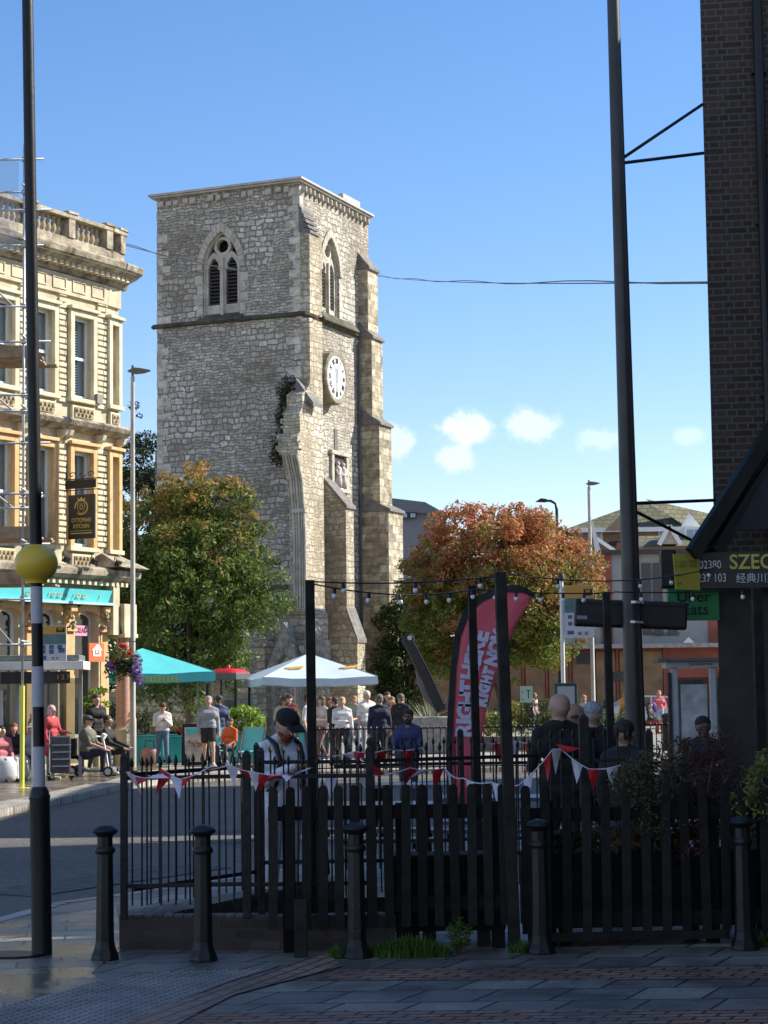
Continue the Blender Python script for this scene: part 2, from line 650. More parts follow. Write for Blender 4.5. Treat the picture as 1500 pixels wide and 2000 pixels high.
def text(body, size, mat, parent, M, name="lettering", ext=0.004, sx=1.0, align='CENTER', bold=0.0):
    """flat lettering; M places the text plane (x right, y up, z out of the board) in the parent's space"""
    cu = bpy.data.curves.new("lettering", 'FONT')
    cu.body = body
    cu.size = size
    cu.extrude = ext
    cu.offset = bold
    cu.align_x = align
    cu.align_y = 'CENTER'
    cu.resolution_u = 4
    o = bpy.data.objects.new("tmp_text", cu)
    C.objects.link(o)
    TXT.append((o, mat, parent, M @ Matrix.Diagonal((sx, 1, 1, 1)), name))


def facing(loc, n_az):
    """plane for text at loc whose outward normal points to azimuth n_az (radians from +x), upright"""
    n = Vector((math.cos(n_az), math.sin(n_az), 0))
    z = Vector((0, 0, 1))
    x = z.cross(n)
    M = Matrix((x, z, n)).transposed().to_4x4()
    M.translation = Vector(loc)
    return M


# foliage: many leaf quads through a volume
def leaves(name, mat, parent, clumps, n, size, seed=1, flat=0.5, aspect=0.6, shell=0.0):
    """clumps = [(centre, (rx,ry,rz))]; leaves scattered in each clump"""
    rg = np.random.default_rng(seed)
    cen = np.array([c for c, r in clumps], dtype=float)
    rad = np.array([r for c, r in clumps], dtype=float)
    vol = rad.prod(axis=1) ** (2 / 3)
    idx = rg.choice(len(clumps), size=n, p=vol / vol.sum())
    d = rg.normal(size=(n, 3))
    d /= np.linalg.norm(d, axis=1)[:, None]
    rr = rg.random(n) ** (1 / 3)
    rr = np.maximum(rr, shell)
    p = cen[idx] + d * rr[:, None] * rad[idx]
    nrm = d * 0.8 + rg.normal(size=(n, 3)) * 0.7
    nrm[:, 2] += flat
    nrm /= np.linalg.norm(nrm, axis=1)[:, None]
    t = rg.normal(size=(n, 3))
    t -= nrm * (t * nrm).sum(axis=1)[:, None]
    t /= np.linalg.norm(t, axis=1)[:, None]
    b = np.cross(nrm, t)
    s = size * (0.4 + 1.1 * rg.random(n) ** 1.5)[:, None]
    v = np.stack([p - t * s, p - b * s * aspect * 0.6 + t * s * 0.1, p + t * s, p + b * s * aspect * 0.6 + t * s * 0.1], axis=1).reshape(-1, 3)
    me = bpy.data.meshes.new(name)
    me.vertices.add(4 * n)
    me.vertices.foreach_set("co", v.ravel())
    me.loops.add(4 * n)
    me.loops.foreach_set("vertex_index", np.arange(4 * n))
    me.polygons.add(n)
    me.polygons.foreach_set("loop_start", np.arange(n) * 4)
    me.update(calc_edges=True)
    me.materials.append(mat)
    o = bpy.data.objects.new(name, me)
    C.objects.link(o)
    if parent is not None:
        o.parent = parent
    return o


def hull_clumps(c, r, n, cr, seed=0, bottom=-0.7, jag=0.18):
    """clump centres over an uneven ellipsoid crown"""
    g = random.Random(seed)
    out = []
    while len(out) < n:
        d = Vector((g.gauss(0, 1), g.gauss(0, 1), g.gauss(0, 1))).normalized()
        if d.z < bottom:
            continue
        k = (0.35 + 0.6 * g.random() ** 0.5) * (1 + jag * mnoise.noise(d * 2.1 + Vector((seed, 0, 0))) * 2)
        s = cr * (0.6 + 0.8 * g.random())
        out.append(((c[0] + d.x * r[0] * k, c[1] + d.y * r[1] * k, c[2] + d.z * r[2] * k), (s, s, s * 0.7)))
    return out
# ------------------------------------------------------------------ shared materials
PAINTBLK = pm("black_paint", (0.008, 0.009, 0.009), rough=0.42, var=0.35, scale=4, bmp=0.12, spec=0.35)
CASTBLK = pm("black_cast_iron", (0.010, 0.012, 0.012), rough=0.42, var=0.4, scale=9, bmp=0.25, spec=0.4)
PICKET = pm("dark_stained_timber", (0.017, 0.016, 0.014), rough=0.8, var=0.35, scale=7, bmp=0.3, spec=0.25)
vary_by_object(PICKET, .6, 1.7)
PICKETB = pm("blackened_timber", (0.008, 0.008, 0.008), rough=0.85, var=0.3, scale=5, bmp=0.3, spec=0.2)
IRON = pm("old_railing_paint", (0.008, 0.008, 0.012), rough=0.5, var=0.5, scale=20, bmp=0.4, alt=(0.022, 0.02, 0.018), spec=0.35)
GREYMET = pm("grey_metal", (0.30, 0.31, 0.32), rough=0.45, var=0.15, scale=3, bmp=0.05, metal=0.2)
POLEMET = pm("galvanised_pole", (0.42, 0.40, 0.36), rough=0.5, var=0.18, scale=3, bmp=0.06, metal=0.1)
SILVER = pm("silver_clamp", (0.6, 0.6, 0.6), rough=0.35, var=0.1, metal=0.7)
WHITEP = pm("white_paint", (0.72, 0.72, 0.70), rough=0.5, var=0.08, scale=5, bmp=0.06)
YELP = pm("yellow_tube", (0.72, 0.70, 0.10), rough=0.55, var=0.1)
CLEAR = glassmat("shelter_glass", see=0.72)
DARKGL = glassmat("window_glass", see=0.12)
RED = pm("red_cloth", (0.55, 0.02, 0.025), rough=0.7, var=0.1, scale=12)
WHT = pm("white_cloth", (0.66, 0.66, 0.74), rough=0.7, var=0.06, scale=12)
TEAL = pm("teal_canvas", (0.09, 0.54, 0.57), rough=0.7, var=0.08, scale=3)
TEALP = pm("teal_painted_wood", (0.06, 0.42, 0.40), rough=0.6, var=0.12)
LIGHTC = pm("pale_canvas", (0.50, 0.60, 0.66), rough=0.7, var=0.06, scale=2, bmp=0.2)
GOLD = pm("gold_leaf", (0.62, 0.47, 0.12), rough=0.4, var=0.12)
BARK = pm("bark", (0.10, 0.08, 0.06), rough=0.9, var=0.4, scale=9, bmp=0.6)
SLATE = pm("weathered_slate", (0.16, 0.15, 0.14), rough=0.85, var=0.35, scale=5, bmp=0.5)
LETW = pm("letter_white", (0.7, 0.7, 0.72), rough=0.6, var=0.05)
LETK = pm("letter_black", (0.012, 0.012, 0.012), rough=0.6, var=0.1)
LETY = pm("letter_yellow", (0.62, 0.56, 0.10), rough=0.6, var=0.05)
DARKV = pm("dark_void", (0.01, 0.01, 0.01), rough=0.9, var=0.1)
FLESHT = pm("terracotta", (0.35, 0.14, 0.08), rough=0.8, var=0.2)

# ------------------------------------------------------------------ ground
R60 = math.radians(30)


def asphalt():
    m, nt, b = newmat("asphalt")
    v = mapped(nt)
    a = N(nt, "ShaderNodeTexNoise", Scale=0.35, Detail=6.0, Roughness=0.6)
    f = N(nt, "ShaderNodeTexNoise", Scale=55.0, Detail=3.0, Roughness=0.8)
    v3 = nt.nodes.new("ShaderNodeTexVoronoi")
    v3.inputs["Scale"].default_value = 42
    for q in (a, f, v3):
        nt.links.new(v, q.inputs["Vector"])
    c = ramp(nt, a.outputs[0], [(0.3, (0.082, 0.076, 0.067)), (0.7, (0.138, 0.127, 0.11))])
    c = mixc(nt, c, ramp(nt, f.outputs[0], [(0.35, 0.45), (0.68, 1.7)]), 1.0, 'MULTIPLY')
    f2 = N(nt, "ShaderNodeTexNoise", Scale=9.0, Detail=8.0, Roughness=0.85)
    nt.links.new(mapped(nt, (1, .35, 1), (0, 0, R60)), f2.inputs["Vector"])
    c = mixc(nt, c, ramp(nt, f2.outputs[0], [(0.38, 0.62), (0.62, 1.35)]), 1.0, 'MULTIPLY')
    nt.links.new(c, b.inputs["Base Color"])
    nt.links.new(ramp(nt, a.outputs[0], [(0.35, 0.5), (0.65, 0.8)]), b.inputs["Roughness"])
    bump(nt, b, mth(nt, 'ADD', f.outputs[0], v3.outputs["Distance"]), 0.8, 0.02)
    return m


def slabmat(name, cols, mortar, bw, bh, ms, shear=0.0, rot=0.0, rough=(0.25, 0.6), strength=0.35, wet=0.5, off=0.5, loc=(0, 0, 0)):
    m, nt, b = newmat(name)
    tc = nt.nodes.new("ShaderNodeTexCoord")
    mp = nt.nodes.new("ShaderNodeMapping")
    mp.inputs["Rotation"].default_value = (0, 0, rot)
    mp.inputs["Location"].default_value = loc
    nt.links.new(tc.outputs["Object"], mp.inputs[0])
    s = nt.nodes.new("ShaderNodeSeparateXYZ")
    nt.links.new(mp.outputs[0], s.inputs[0])
    cb = nt.nodes.new("ShaderNodeCombineXYZ")
    nt.links.new(mth(nt, 'ADD', s.outputs[0], mth(nt, 'MULTIPLY', s.outputs[1], -shear)), cb.inputs[0])
    nt.links.new(s.outputs[1], cb.inputs[1])
    br = nt.nodes.new("ShaderNodeTexBrick")
    br.inputs["Scale"].default_value = 1
    br.inputs["Brick Width"].default_value = bw
    br.inputs["Row Height"].default_value = bh
    br.inputs["Mortar Size"].default_value = ms
    br.inputs["Mortar Smooth"].default_value = 0.2
    br.offset = off
    br.inputs["Color1"].default_value = (0, 0, 0, 1)
    br.inputs["Color2"].default_value = (1, 1, 1, 1)
    nt.links.new(cb.outputs[0], br.inputs["Vector"])
    n = len(cols)
    c = ramp(nt, br.outputs["Color"], [(i / max(1, n - 1), q) for i, q in enumerate(cols)])
    a = N(nt, "ShaderNodeTexNoise", Scale=1.3, Detail=8.0, Roughness=0.65)
    f = N(nt, "ShaderNodeTexNoise", Scale=26.0, Detail=6.0, Roughness=0.7)
    nt.links.new(mp.outputs[0], a.inputs["Vector"])
    nt.links.new(mp.outputs[0], f.inputs["Vector"])
    c = mixc(nt, c, ramp(nt, a.outputs[0], [(0.34, 0.55), (0.66, 1.25)]), 1.0, 'MULTIPLY')
    c = mixc(nt, c, ramp(nt, f.outputs[0], [(0.35, 0.75), (0.65, 1.15)]), 1.0, 'MULTIPLY')
    c = mixc(nt, c, mortar, br.outputs["Fac"])
    nt.links.new(c, b.inputs["Base Color"])
    nt.links.new(ramp(nt, a.outputs[0], [(0.40, rough[0]), (0.62, rough[1])]), b.inputs["Roughness"])
    h = mth(nt, 'ADD', mth(nt, 'MULTIPLY', br.outputs["Fac"], -1.0), mth(nt, 'MULTIPLY', f.outputs[0], 0.25))
    h = mth(nt, 'ADD', h, mth(nt, 'MULTIPLY', br.outputs["Color"], 0.15))
    bump(nt, b, h, strength, 0.012)
    return m


ASPH = asphalt()
g = MB().sheet([(-900, -60), (900, -60), (900, 1500), (-900, 1500)], -0.11).build("ground", ASPH)
tag(g, "dark asphalt carriageway and ground", kind="structure")
PATCH = pm("asphalt_patch", (.10, .098, .09), rough=.85, var=.35, scale=6, bmp=.8, dist=.02)
for (x0, y0, w_, l_, a_) in ((-3.0, 21.5, .9, 3.4, 30), (-2.2, 27.5, 1.4, 2.0, 25), (.2, 34, .8, 4.5, 28)):
    o = MB().box(-w_ / 2, w_ / 2, -l_ / 2, l_ / 2, -.10, -.106).build("road_patch", PATCH)
    o.location = (x0, y0, 0)
    o.rotation_euler = (0, 0, -math.radians(a_))
    tag(o, "darker asphalt repair in the road", kind="structure")
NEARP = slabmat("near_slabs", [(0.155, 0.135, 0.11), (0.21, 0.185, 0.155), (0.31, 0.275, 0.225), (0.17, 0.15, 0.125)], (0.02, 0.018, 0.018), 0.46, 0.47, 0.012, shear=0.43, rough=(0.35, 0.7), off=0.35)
LEFTP = slabmat("left_slabs", [(0.20, 0.175, 0.14), (0.28, 0.25, 0.195), (0.37, 0.33, 0.255)], (0.045, 0.04, 0.035), 0.6, 0.3, 0.01, rot=math.radians(-8), rough=(0.20, 0.5))
BRICKP = slabmat("brick_paving", [(0.28, 0.13, 0.075), (0.36, 0.185, 0.11), (0.31, 0.20, 0.14)], (0.03, 0.024, 0.02), 0.215, 0.105, 0.012, shear=0.43, rough=(0.5, 0.85), strength=0.6)
BRICKD = slabmat("diagonal_brick_paving", [(0.27, 0.155, 0.10), (0.35, 0.21, 0.135), (0.30, 0.21, 0.155)], (0.03, 0.024, 0.02), 0.215, 0.105, 0.010, rot=math.radians(-71), rough=(0.35, 0.7), strength=0.6)
KERB = slabmat("kerb_granite", [(0.32, 0.30, 0.26), (0.42, 0.39, 0.33)], (0.06, 0.06, 0.05), 0.9, 3.0, 0.02, rough=(0.4, 0.7))
kl = [(-14, 12.3), (-6, 15.35), (-3.35, 16.7), (-3.0, 18.2), (-2.5, 18.9), (-1.5, 20.6), (4.0, 30.1), (40, 92)]
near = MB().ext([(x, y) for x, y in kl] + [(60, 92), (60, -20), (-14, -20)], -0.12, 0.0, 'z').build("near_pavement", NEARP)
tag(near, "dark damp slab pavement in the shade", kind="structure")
# kerb stones along the pavement edge: a strip 4 mm proud
k = MB()
for (a, b) in zip(kl[:-1], kl[1:]):
    a, b = Vector((*a, 0)), Vector((*b, 0))
    n_ = Vector(((b - a).y, -(b - a).x, 0)).normalized() * 0.15
    k.add([tuple(a), tuple(b), tuple(b + n_), tuple(a + n_)], [(0, 1, 2, 3)])
    k.add([tuple(a - n_ * 0.02), tuple(b - n_ * 0.02), tuple(b - n_ * 0.02 - Vector((0, 0, 0.12))), tuple(a - n_ * 0.02 - Vector((0, 0, 0.12)))], [(0, 1, 2, 3)])
for i in range(len(k.v)):
    k.v[i] = (k.v[i][0], k.v[i][1], k.v[i][2] + 0.004)
tag(k.build("near_kerb", KERB), "pale kerb stones along the near pavement", kind="structure")
tag(MB().sheet([(-13, 11.9), (-5.8, 14.9), (-3.25, 16.4), (-2.4, 17.8), (-1.95, 14.9), (-2.0, 13.6), (-1.3, 11.9), (-1.5, 9), (-13, 9)], 0.003).build("left_pavement", LEFTP), "damp buff slabs round the beacon", kind="structure")
P2 = lambda pts: [tuple(gr(x, y))[:2] for x, y in pts]
tag(MB().sheet(P2([(642, 1893), (1560, 1890), (1560, 1913), (615, 1916)]), 0.003).build("brick_band_paving", BRICKP), "red brick paving band before the fence", kind="structure")
tag(MB().sheet(P2([(380, 1976), (1600, 1972), (1600, 2060), (200, 2060)]), 0.003).build("lower_brick_paving", BRICKP), "brick paving band by the camera", kind="structure")
tag(MB().sheet(P2([(640, 1862), (668, 1889), (455, 1946), (235, 2060), (100, 2060), (233, 2000), (450, 1922)]), 0.009).build("diagonal_brick_paving", BRICKD), "slanting brick paving band", kind="structure")
TACT = pm("blister_paving_surface", (0.22, 0.20, 0.19), rough=0.5, var=0.3, scale=3, bmp=0.2)
tp = P2([(-30, 1980), (167, 1923), (320, 1900), (500, 1895), (560, 1884), (450, 1918), (330, 1964), (150, 2040), (-60, 2060)])
tm = MB().sheet(tp, 0.006)


def inside(p, poly):
    c = False
    for i in range(len(poly)):
        (x1, y1), (x2, y2) = poly[i - 1], poly[i]
        if (y1 > p[1]) != (y2 > p[1]) and p[0] < (x2 - x1) * (p[1] - y1) / (y2 - y1) + x1:
            c = not c
    return c


for i in range(-90, 90):
    for j in range(-60, 60):
        a = math.radians(-19)
        lx, ly = i * 0.067, j * 0.067
        x, y = -1.5 + lx * math.cos(a) - ly * math.sin(a), 10.6 + lx * math.sin(a) + ly * math.cos(a)
        if inside((x, y), tp):
            tm.lathe([(0.0165, 0.0), (0.0145, 0.006), (0.009, 0.0085)], 7, (x, y, 0.006))
tag(tm.build("tactile_paving", TACT), "grey blister paving at the crossing", kind="structure")
# far side
fl = [(-60, 20.5), (-7.4, 29.6), (-6.25, 32.4), (-5.75, 36.5), (-5.4, 41), (-4.6, 43.6), (-2.8, 45.2), (3, 47.5), (10, 51), (60, 75)]
PLAZA = slabmat("plaza_slabs", [(0.30, 0.28, 0.24), (0.38, 0.35, 0.30), (0.34, 0.32, 0.28)], (0.14, 0.13, 0.11), 0.9, 0.6, 0.02, rot=math.radians(30), rough=(0.5, 0.8))
WETP = slabmat("wet_plaza_slabs", [(0.13, 0.11, 0.085), (0.18, 0.155, 0.12), (0.21, 0.18, 0.14)], (0.05, 0.045, 0.04), 0.6, 0.4, 0.015, rot=math.radians(30), rough=(0.13, 0.4))
tag(MB().ext(fl + [(60, 220), (-60, 220)], -0.12, 0.0, 'z').build("plaza", PLAZA), "pale sunlit paved square", kind="structure")
tag(MB().sheet([(-60, 20.9), (-7.5, 30.1), (-6.45, 32.8), (-5.95, 37), (-5.9, 44.5), (-5.5, 50.5), (-8, 54), (-60, 30)], 0.006).build("far_pavement", WETP), "wet sunlit footway below the stone building", kind="structure")
SETT = slabmat("granite_setts", [(0.36, 0.33, 0.28), (0.46, 0.42, 0.36), (0.40, 0.36, 0.32)], (0.16, 0.14, 0.12), 0.22, 0.16, 0.02, rough=(0.5, 0.8), strength=0.8)
k = MB()
for (a, b) in zip(fl[:-1], fl[1:]):
    a, b = Vector((*a, 0.012)), Vector((*b, 0.012))
    n_ = Vector((-(b - a).y, (b - a).x, 0)).normalized() * 0.75
    k.add([tuple(a), tuple(b), tuple(b + n_), tuple(a + n_)], [(0, 1, 2, 3)])
    d_ = Vector((0, 0, 0.12))
    k.add([tuple(a - n_ * 0.01), tuple(b - n_ * 0.01), tuple(b - n_ * 0.01 - d_), tuple(a - n_ * 0.01 - d_)], [(0, 1, 2, 3)])
tag(k.build("far_kerb", SETT), "pale sett kerb strip on the far side", kind="structure")

# ------------------------------------------------------------------ church tower
STONE = masonry("tower_rubble", [(0.38, 0.36, 0.32), (0.52, 0.50, 0.45), (0.44, 0.41, 0.35), (0.68, 0.65, 0.58), (0.56, 0.53, 0.46), (0.76, 0.74, 0.68)], (0.20, 0.18, 0.155))
STONEB = masonry("buttress_stone", [(0.46, 0.41, 0.31), (0.58, 0.52, 0.41), (0.52, 0.46, 0.35), (0.66, 0.61, 0.50), (0.74, 0.70, 0.59)], (0.26, 0.22, 0.16), big=(0.5, 0.26), small=(0.4, 0.13), moss=0.25, bias=0.03, strength=0.6)
RUBB = rubble("ruin_rubble", (2.6, 2.6, 5.0), [(0.46, 0.39, 0.26), (0.56, 0.48, 0.33), (0.64, 0.57, 0.42), (0.48, 0.43, 0.33), (0.70, 0.64, 0.50)], dark=(0.24, 0.20, 0.14), strength=0.7, dist=0.05, moss=0.45, mort=0.04)
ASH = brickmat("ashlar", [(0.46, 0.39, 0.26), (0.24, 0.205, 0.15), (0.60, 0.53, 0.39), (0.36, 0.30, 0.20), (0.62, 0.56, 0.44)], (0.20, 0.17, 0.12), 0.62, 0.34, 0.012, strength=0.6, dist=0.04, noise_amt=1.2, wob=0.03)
DRESS = pm("dressed_stone", (0.44, 0.41, 0.34), rough=0.9, var=0.3, scale=2.2, bmp=0.5, dist=0.02)
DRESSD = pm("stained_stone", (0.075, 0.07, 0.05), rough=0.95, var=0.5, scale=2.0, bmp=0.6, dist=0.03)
LEADW = pm("lead_capping", (0.42, 0.40, 0.36), rough=0.6, var=0.2, scale=2)
Zc = lambda py, px=600: at(px, py, 80).z
tower_rot = math.radians(-23)
O = at(588, 700, 80)
tower = root("church_tower", (O.x, O.y, 0), "tall ruined stone church tower with clock and louvred belfry windows", "church tower", tower_rot)
ZT, ZS = Zc(352), Zc(612)          # roof, string course
W, Dp = 6.65, 7.0


def arch_pts(w, zs, z0, n=8, k=1.0):
    """pointed arch outline: half width w, springing zs, foot z0; k = radius / full width"""
    R = 2 * w * k
    cxr = w - R
    top = zs + math.sqrt(max(0, R * R - cxr * cxr))
    a1 = math.atan2(top - zs, -cxr)
    pts = [(-w, z0)] if z0 is not None else []
    right = [(cxr + R * math.cos(a1 * i / n), zs + R * math.sin(a1 * i / n)) for i in range(n + 1)]
    pts += [(-x, z) for x, z in right]
    pts += [(x, z) for x, z in reversed(right[:-1])]
    if z0 is not None:
        pts.append((w, z0))
    return pts


def wall_with_hole(mb, x0, x1, z0, z1, hole, y, flipaxis=False, depth=0.8, ax='front'):
    """one wall sheet with an arched opening, plus the reveal going in by depth"""
    def P(x, z, d=0.0):
        return (x, y + d, z) if ax == 'front' else (y - d, x, z)
    pts = hole
    k = len(pts)
    apex = max(range(k), key=lambda i: pts[i][1])
    left, right = pts[:apex + 1], pts[apex:]
    ax_, az = pts[apex]
    v = [P(*p) for p in pts] + [P(*p, depth) for p in pts]
    mb.add(v, [(i, i + 1, k + i + 1, k + i) for i in range(k - 1)] + [(k - 1, 0, k, 2 * k - 1)])
    zf = pts[0][1]
    mb.add([P(x0, z0), P(x1, z0), P(x1, zf), P(pts[-1][0], zf), P(pts[0][0], zf), P(x0, zf)], [(0, 1, 2, 3, 4, 5)])
    mb.add([P(x0, zf)] + [P(*p) for p in left] + [P(ax_, z1), P(x0, z1)], [tuple(range(len(left) + 3))])
    mb.add([P(x1, zf), P(x1, z1), P(ax_, z1)] + [P(*p) for p in right], [tuple(range(len(right) + 3))])


w_zs, w_z0 = Zc(505, 447), Zc(604, 447)
fx = -3.62
hole_f = [(fx + a, b) for a, b in arch_pts(0.86, w_zs, w_z0, 8, 1.05)]
ry_ = 2.95
hole_r = [(ry_ + a, b) for a, b in arch_pts(0.86, w_zs, w_z0, 8, 1.05)]
mb = MB()
wall_with_hole(mb, -W, 0, ZS, ZT, hole_f, 0.0)
wall_with_hole(mb, 0, Dp, ZS, ZT, hole_r, 0.0, ax='side')
mb.add([(0, 0, 0), (0, 0, ZS), (-W, 0, ZS), (-W, 0, 0)], [(0, 1, 2, 3)])
mb.add([(0, 0, 0), (0, Dp, 0), (0, Dp, ZS), (0, 0, ZS)], [(0, 1, 2, 3)])
mb.add([(-W, 0, 0), (-W, 0, ZT), (-W, Dp, ZT), (-W, Dp, 0)], [(0, 1, 2, 3)])
mb.add([(-W, Dp, 0), (-W, Dp, ZT), (0, Dp, ZT), (0, Dp, 0)], [(0, 1, 2, 3)])
mb.build("wall", STONE, tower, recalc=False)
# roof slab and corbels
mb = MB()
mb.box(-W - 0.28, 0.22, -0.28, Dp + 0.22, ZT, ZT + 0.10)
mb.box(-W - 0.2, 0.14, -0.2, Dp + 0.14, ZT - 0.08, ZT - 0.002)
mb.box(-0.05, 0.2, 3.9, 5.7, ZT + 0.102, ZT + 0.34)
mb.build("coping", LEADW, tower, bevel=0.02)
g_ = random.Random(3)
cb_ = None
spots = [(-W + 0.2 + i * 0.39 + g_.uniform(-.06, .06), -0.02, 1.0) for i in range(17) if g_.random() < 0.7] + [(0.08, 0.25 + i * 0.43, 1.0) for i in range(16)]
for (x, y, q_) in spots:
    if cb_ is None:
        cb_ = MB().box(-.13, .13, -.1, .04, -.14, .12).build("corbel", pm("corbel_stone", (.40, .37, .31), rough=.95, var=.4, scale=4, bmp=.6, dist=.03), tower, bevel=0.05)
        o = cb_
    else:
        o = cb_.copy()
        C.objects.link(o)
    o.location = (x, y, ZT - 0.28 - g_.uniform(0, .05))
    o.scale = (g_.uniform(.85, 1.2), g_.uniform(.9, 1.1), g_.uniform(.8, 1.15))
    o.rotation_euler = (0, 0, g_.uniform(-.08, .08))
# quoins: dressed blocks at the corners, alternately long and short
mb = MB()
z = 0.1
i = 0
while z < ZT - 0.6:
    h_ = g_.uniform(.28, .42)
    a_, b_ = (.62, .3) if i % 2 else (.3, .55)
    if g_.random() < .8:
        mb.box(-W - .02, -W + a_ * g_.uniform(.7, 1.1), -.022, .3, z, z + h_ - .02)
    if z > ZS or g_.random() < .7:
        mb.box(-a_ * g_.uniform(.7, 1.2), 0.005, -.022, b_ * .6, z, z + h_ - .02)
    z += h_
    i += 1
mb.build("quoins", pm("quoin_stone", (0.48, 0.45, 0.38), rough=0.9, var=0.5, scale=2.5, bmp=0.5, dist=0.03), tower, bevel=0.02)
# string course, weathering under the window
mb = MB()
prof = [(0.0, 0.10), (0.17, -0.03), (0.14, -0.08), (0.0, -0.11)]
mb.ext([(-p[0], ZS + p[1]) for p in prof], -W - 0.2, 0.2, 'x')
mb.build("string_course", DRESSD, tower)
mb = MB()
mb.ext([(p[0], ZS + p[1] * 0.9) for p in prof], -0.2, Dp + 0.05, 'y')
mb.ext([(0, ZS + 0.45), (0.32, ZS + 0.1), (0.32, ZS + 0.02), (0, ZS - 0.05)], 1.6, 5.2, 'y')
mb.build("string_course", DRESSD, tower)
tw_sill = MB().ext([(-0.5, w_z0 + 0.12), (0, w_z0 + 0.12), (0, 0)], 0, 0.001, 'x')
mb = MB()
mb.ext([(0.45, w_z0 + 0.35), (-0.22, ZS + 0.05), (-0.22, ZS - 0.02), (0.45, ZS - 0.02)], fx - 1.05, fx + 1.0, 'x')
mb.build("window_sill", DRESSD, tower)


def belfry_window(side):
    """two lancets and a roundel in a pointed hood; built facing -y and turned onto the wall"""
    T = Matrix.Translation((fx, 0, 0)) if side == 'front' else Matrix.Translation((0, ry_, 0)) @ Matrix.Rotation(math.radians(90), 4, 'Z')
    r_ = bpy.data.objects.new("window", None)
    C.objects.link(r_)
    r_.parent = tower
    # hood of voussoirs
    mb = MB(T)
    outer = arch_pts(1.12, w_zs - 0.1, None, 9, 1.02)
    inner = arch_pts(0.87, w_zs - 0.1, None, 9, 1.04)
    for i in range(len(outer) - 1):
        q = [outer[i], outer[i + 1], inner[i + 1], inner[i]]
        cx_ = sum(p[0] for p in q) / 4
        cz_ = sum(p[1] for p in q) / 4
        q = [(cx_ + (p[0] - cx_) * 0.96, cz_ + (p[1] - cz_) * 0.96) for p in q]
        mb.ext(q, -0.07, 0.1, 'y')
    for sx_ in (-1, 1):
        for j in range(5):
            zz = w_z0 + 0.12 + j * 0.42
            if zz + 0.4 < w_zs - 0.05:
                mb.box(sx_ * 0.87, sx_ * (1.12 + 0.12 * (j % 2)), -0.015, 0.1, zz, zz + 0.38)
    mb.build("hood", DRESS, r_, bevel=0.015)
    # tracery slab with the openings cut out, built as ring pieces
    mb = MB(T)
    L = 0.41
    lz_s, lz_0 = w_zs - 0.15, w_z0 + 0.5
    for cx_ in (-L, L):
        o_ = arch_pts(0.43, lz_s, lz_0, 6, 1.1)
        i_ = arch_pts(0.27, lz_s, lz_0, 6, 1.25)
        for i in range(len(o_) - 1):
            mb.ext([(cx_ + o_[i][0], o_[i][1]), (cx_ + o_[i + 1][0], o_[i + 1][1]), (cx_ + i_[i + 1][0], i_[i + 1][1]), (cx_ + i_[i][0], i_[i][1])], 0.14, 0.36, 'y')
    rz_ = w_zs + 0.86
    for i in range(20):
        a, b = 2 * math.pi * i / 20, 2 * math.pi * (i + 1) / 20
        mb.ext([(0.40 * math.cos(a), rz_ + 0.4 * math.sin(a)), (0.40 * math.cos(b), rz_ + 0.4 * math.sin(b)), (0.27 * math.cos(b), rz_ + 0.27 * math.sin(b)), (0.27 * math.cos(a), rz_ + 0.27 * math.sin(a))], 0.13, 0.36, 'y')
    oo = arch_pts(0.87, w_zs, None, 8, 1.05)
    ii = arch_pts(0.76, w_zs, None, 8, 1.05)
    for i in range(len(oo) - 1):
        mb.ext([oo[i], oo[i + 1], ii[i + 1], ii[i]], 0.1, 0.36, 'y')
    mb.ext([(-0.24, lz_s + 0.05), (0.24, lz_s + 0.05), (0.36, rz_ - 0.3), (0.0, rz_ - 0.42), (-0.36, rz_ - 0.3)][:2] + [(0.12, lz_s + 0.55), (-0.12, lz_s + 0.55)], 0.145, 0.35, 'y')
    mb.ext([(-0.07, lz_s + 0.3), (0.07, lz_s + 0.3), (0.3, rz_ - 0.28), (-0.3, rz_ - 0.28)], 0.147, 0.35, 'y')
    mb.box(-0.06, 0.06, 0.05, 0.34, w_z0, lz_s + 0.5)
    mb.box(-0.86, 0.86, 0.16, 0.4, w_z0 - 0.1, lz_0)
    for sx_ in (-1, 1):
        mb.box(sx_ * 0.86, sx_ * 0.79, 0.08, 0.36, w_z0, w_zs)
    mb.build("tracery", DRESS, r_)
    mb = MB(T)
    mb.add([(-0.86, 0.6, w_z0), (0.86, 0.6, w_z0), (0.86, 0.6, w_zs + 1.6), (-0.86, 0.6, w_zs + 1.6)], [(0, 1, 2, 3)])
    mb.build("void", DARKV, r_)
    mb = MB(T)
    z = lz_0 + 0.05
    while z < lz_s + 0.42:
        for cx_ in (-L, L):
            mb.add([(cx_ - 0.3, 0.2, z), (cx_ + 0.3, 0.2, z), (cx_ + 0.3, 0.4, z + 0.14), (cx_ - 0.3, 0.4, z + 0.14), (cx_ - 0.3, 0.2, z - 0.03), (cx_ + 0.3, 0.2, z - 0.03)], [(0, 1, 2, 3), (0, 1, 5, 4)])
        z += 0.15
    mb.build("louvre", pm("louvre_timber", (0.05, 0.045, 0.045), rough=0.8, var=0.3), r_)


belfry_window('front')
belfry_window('side')
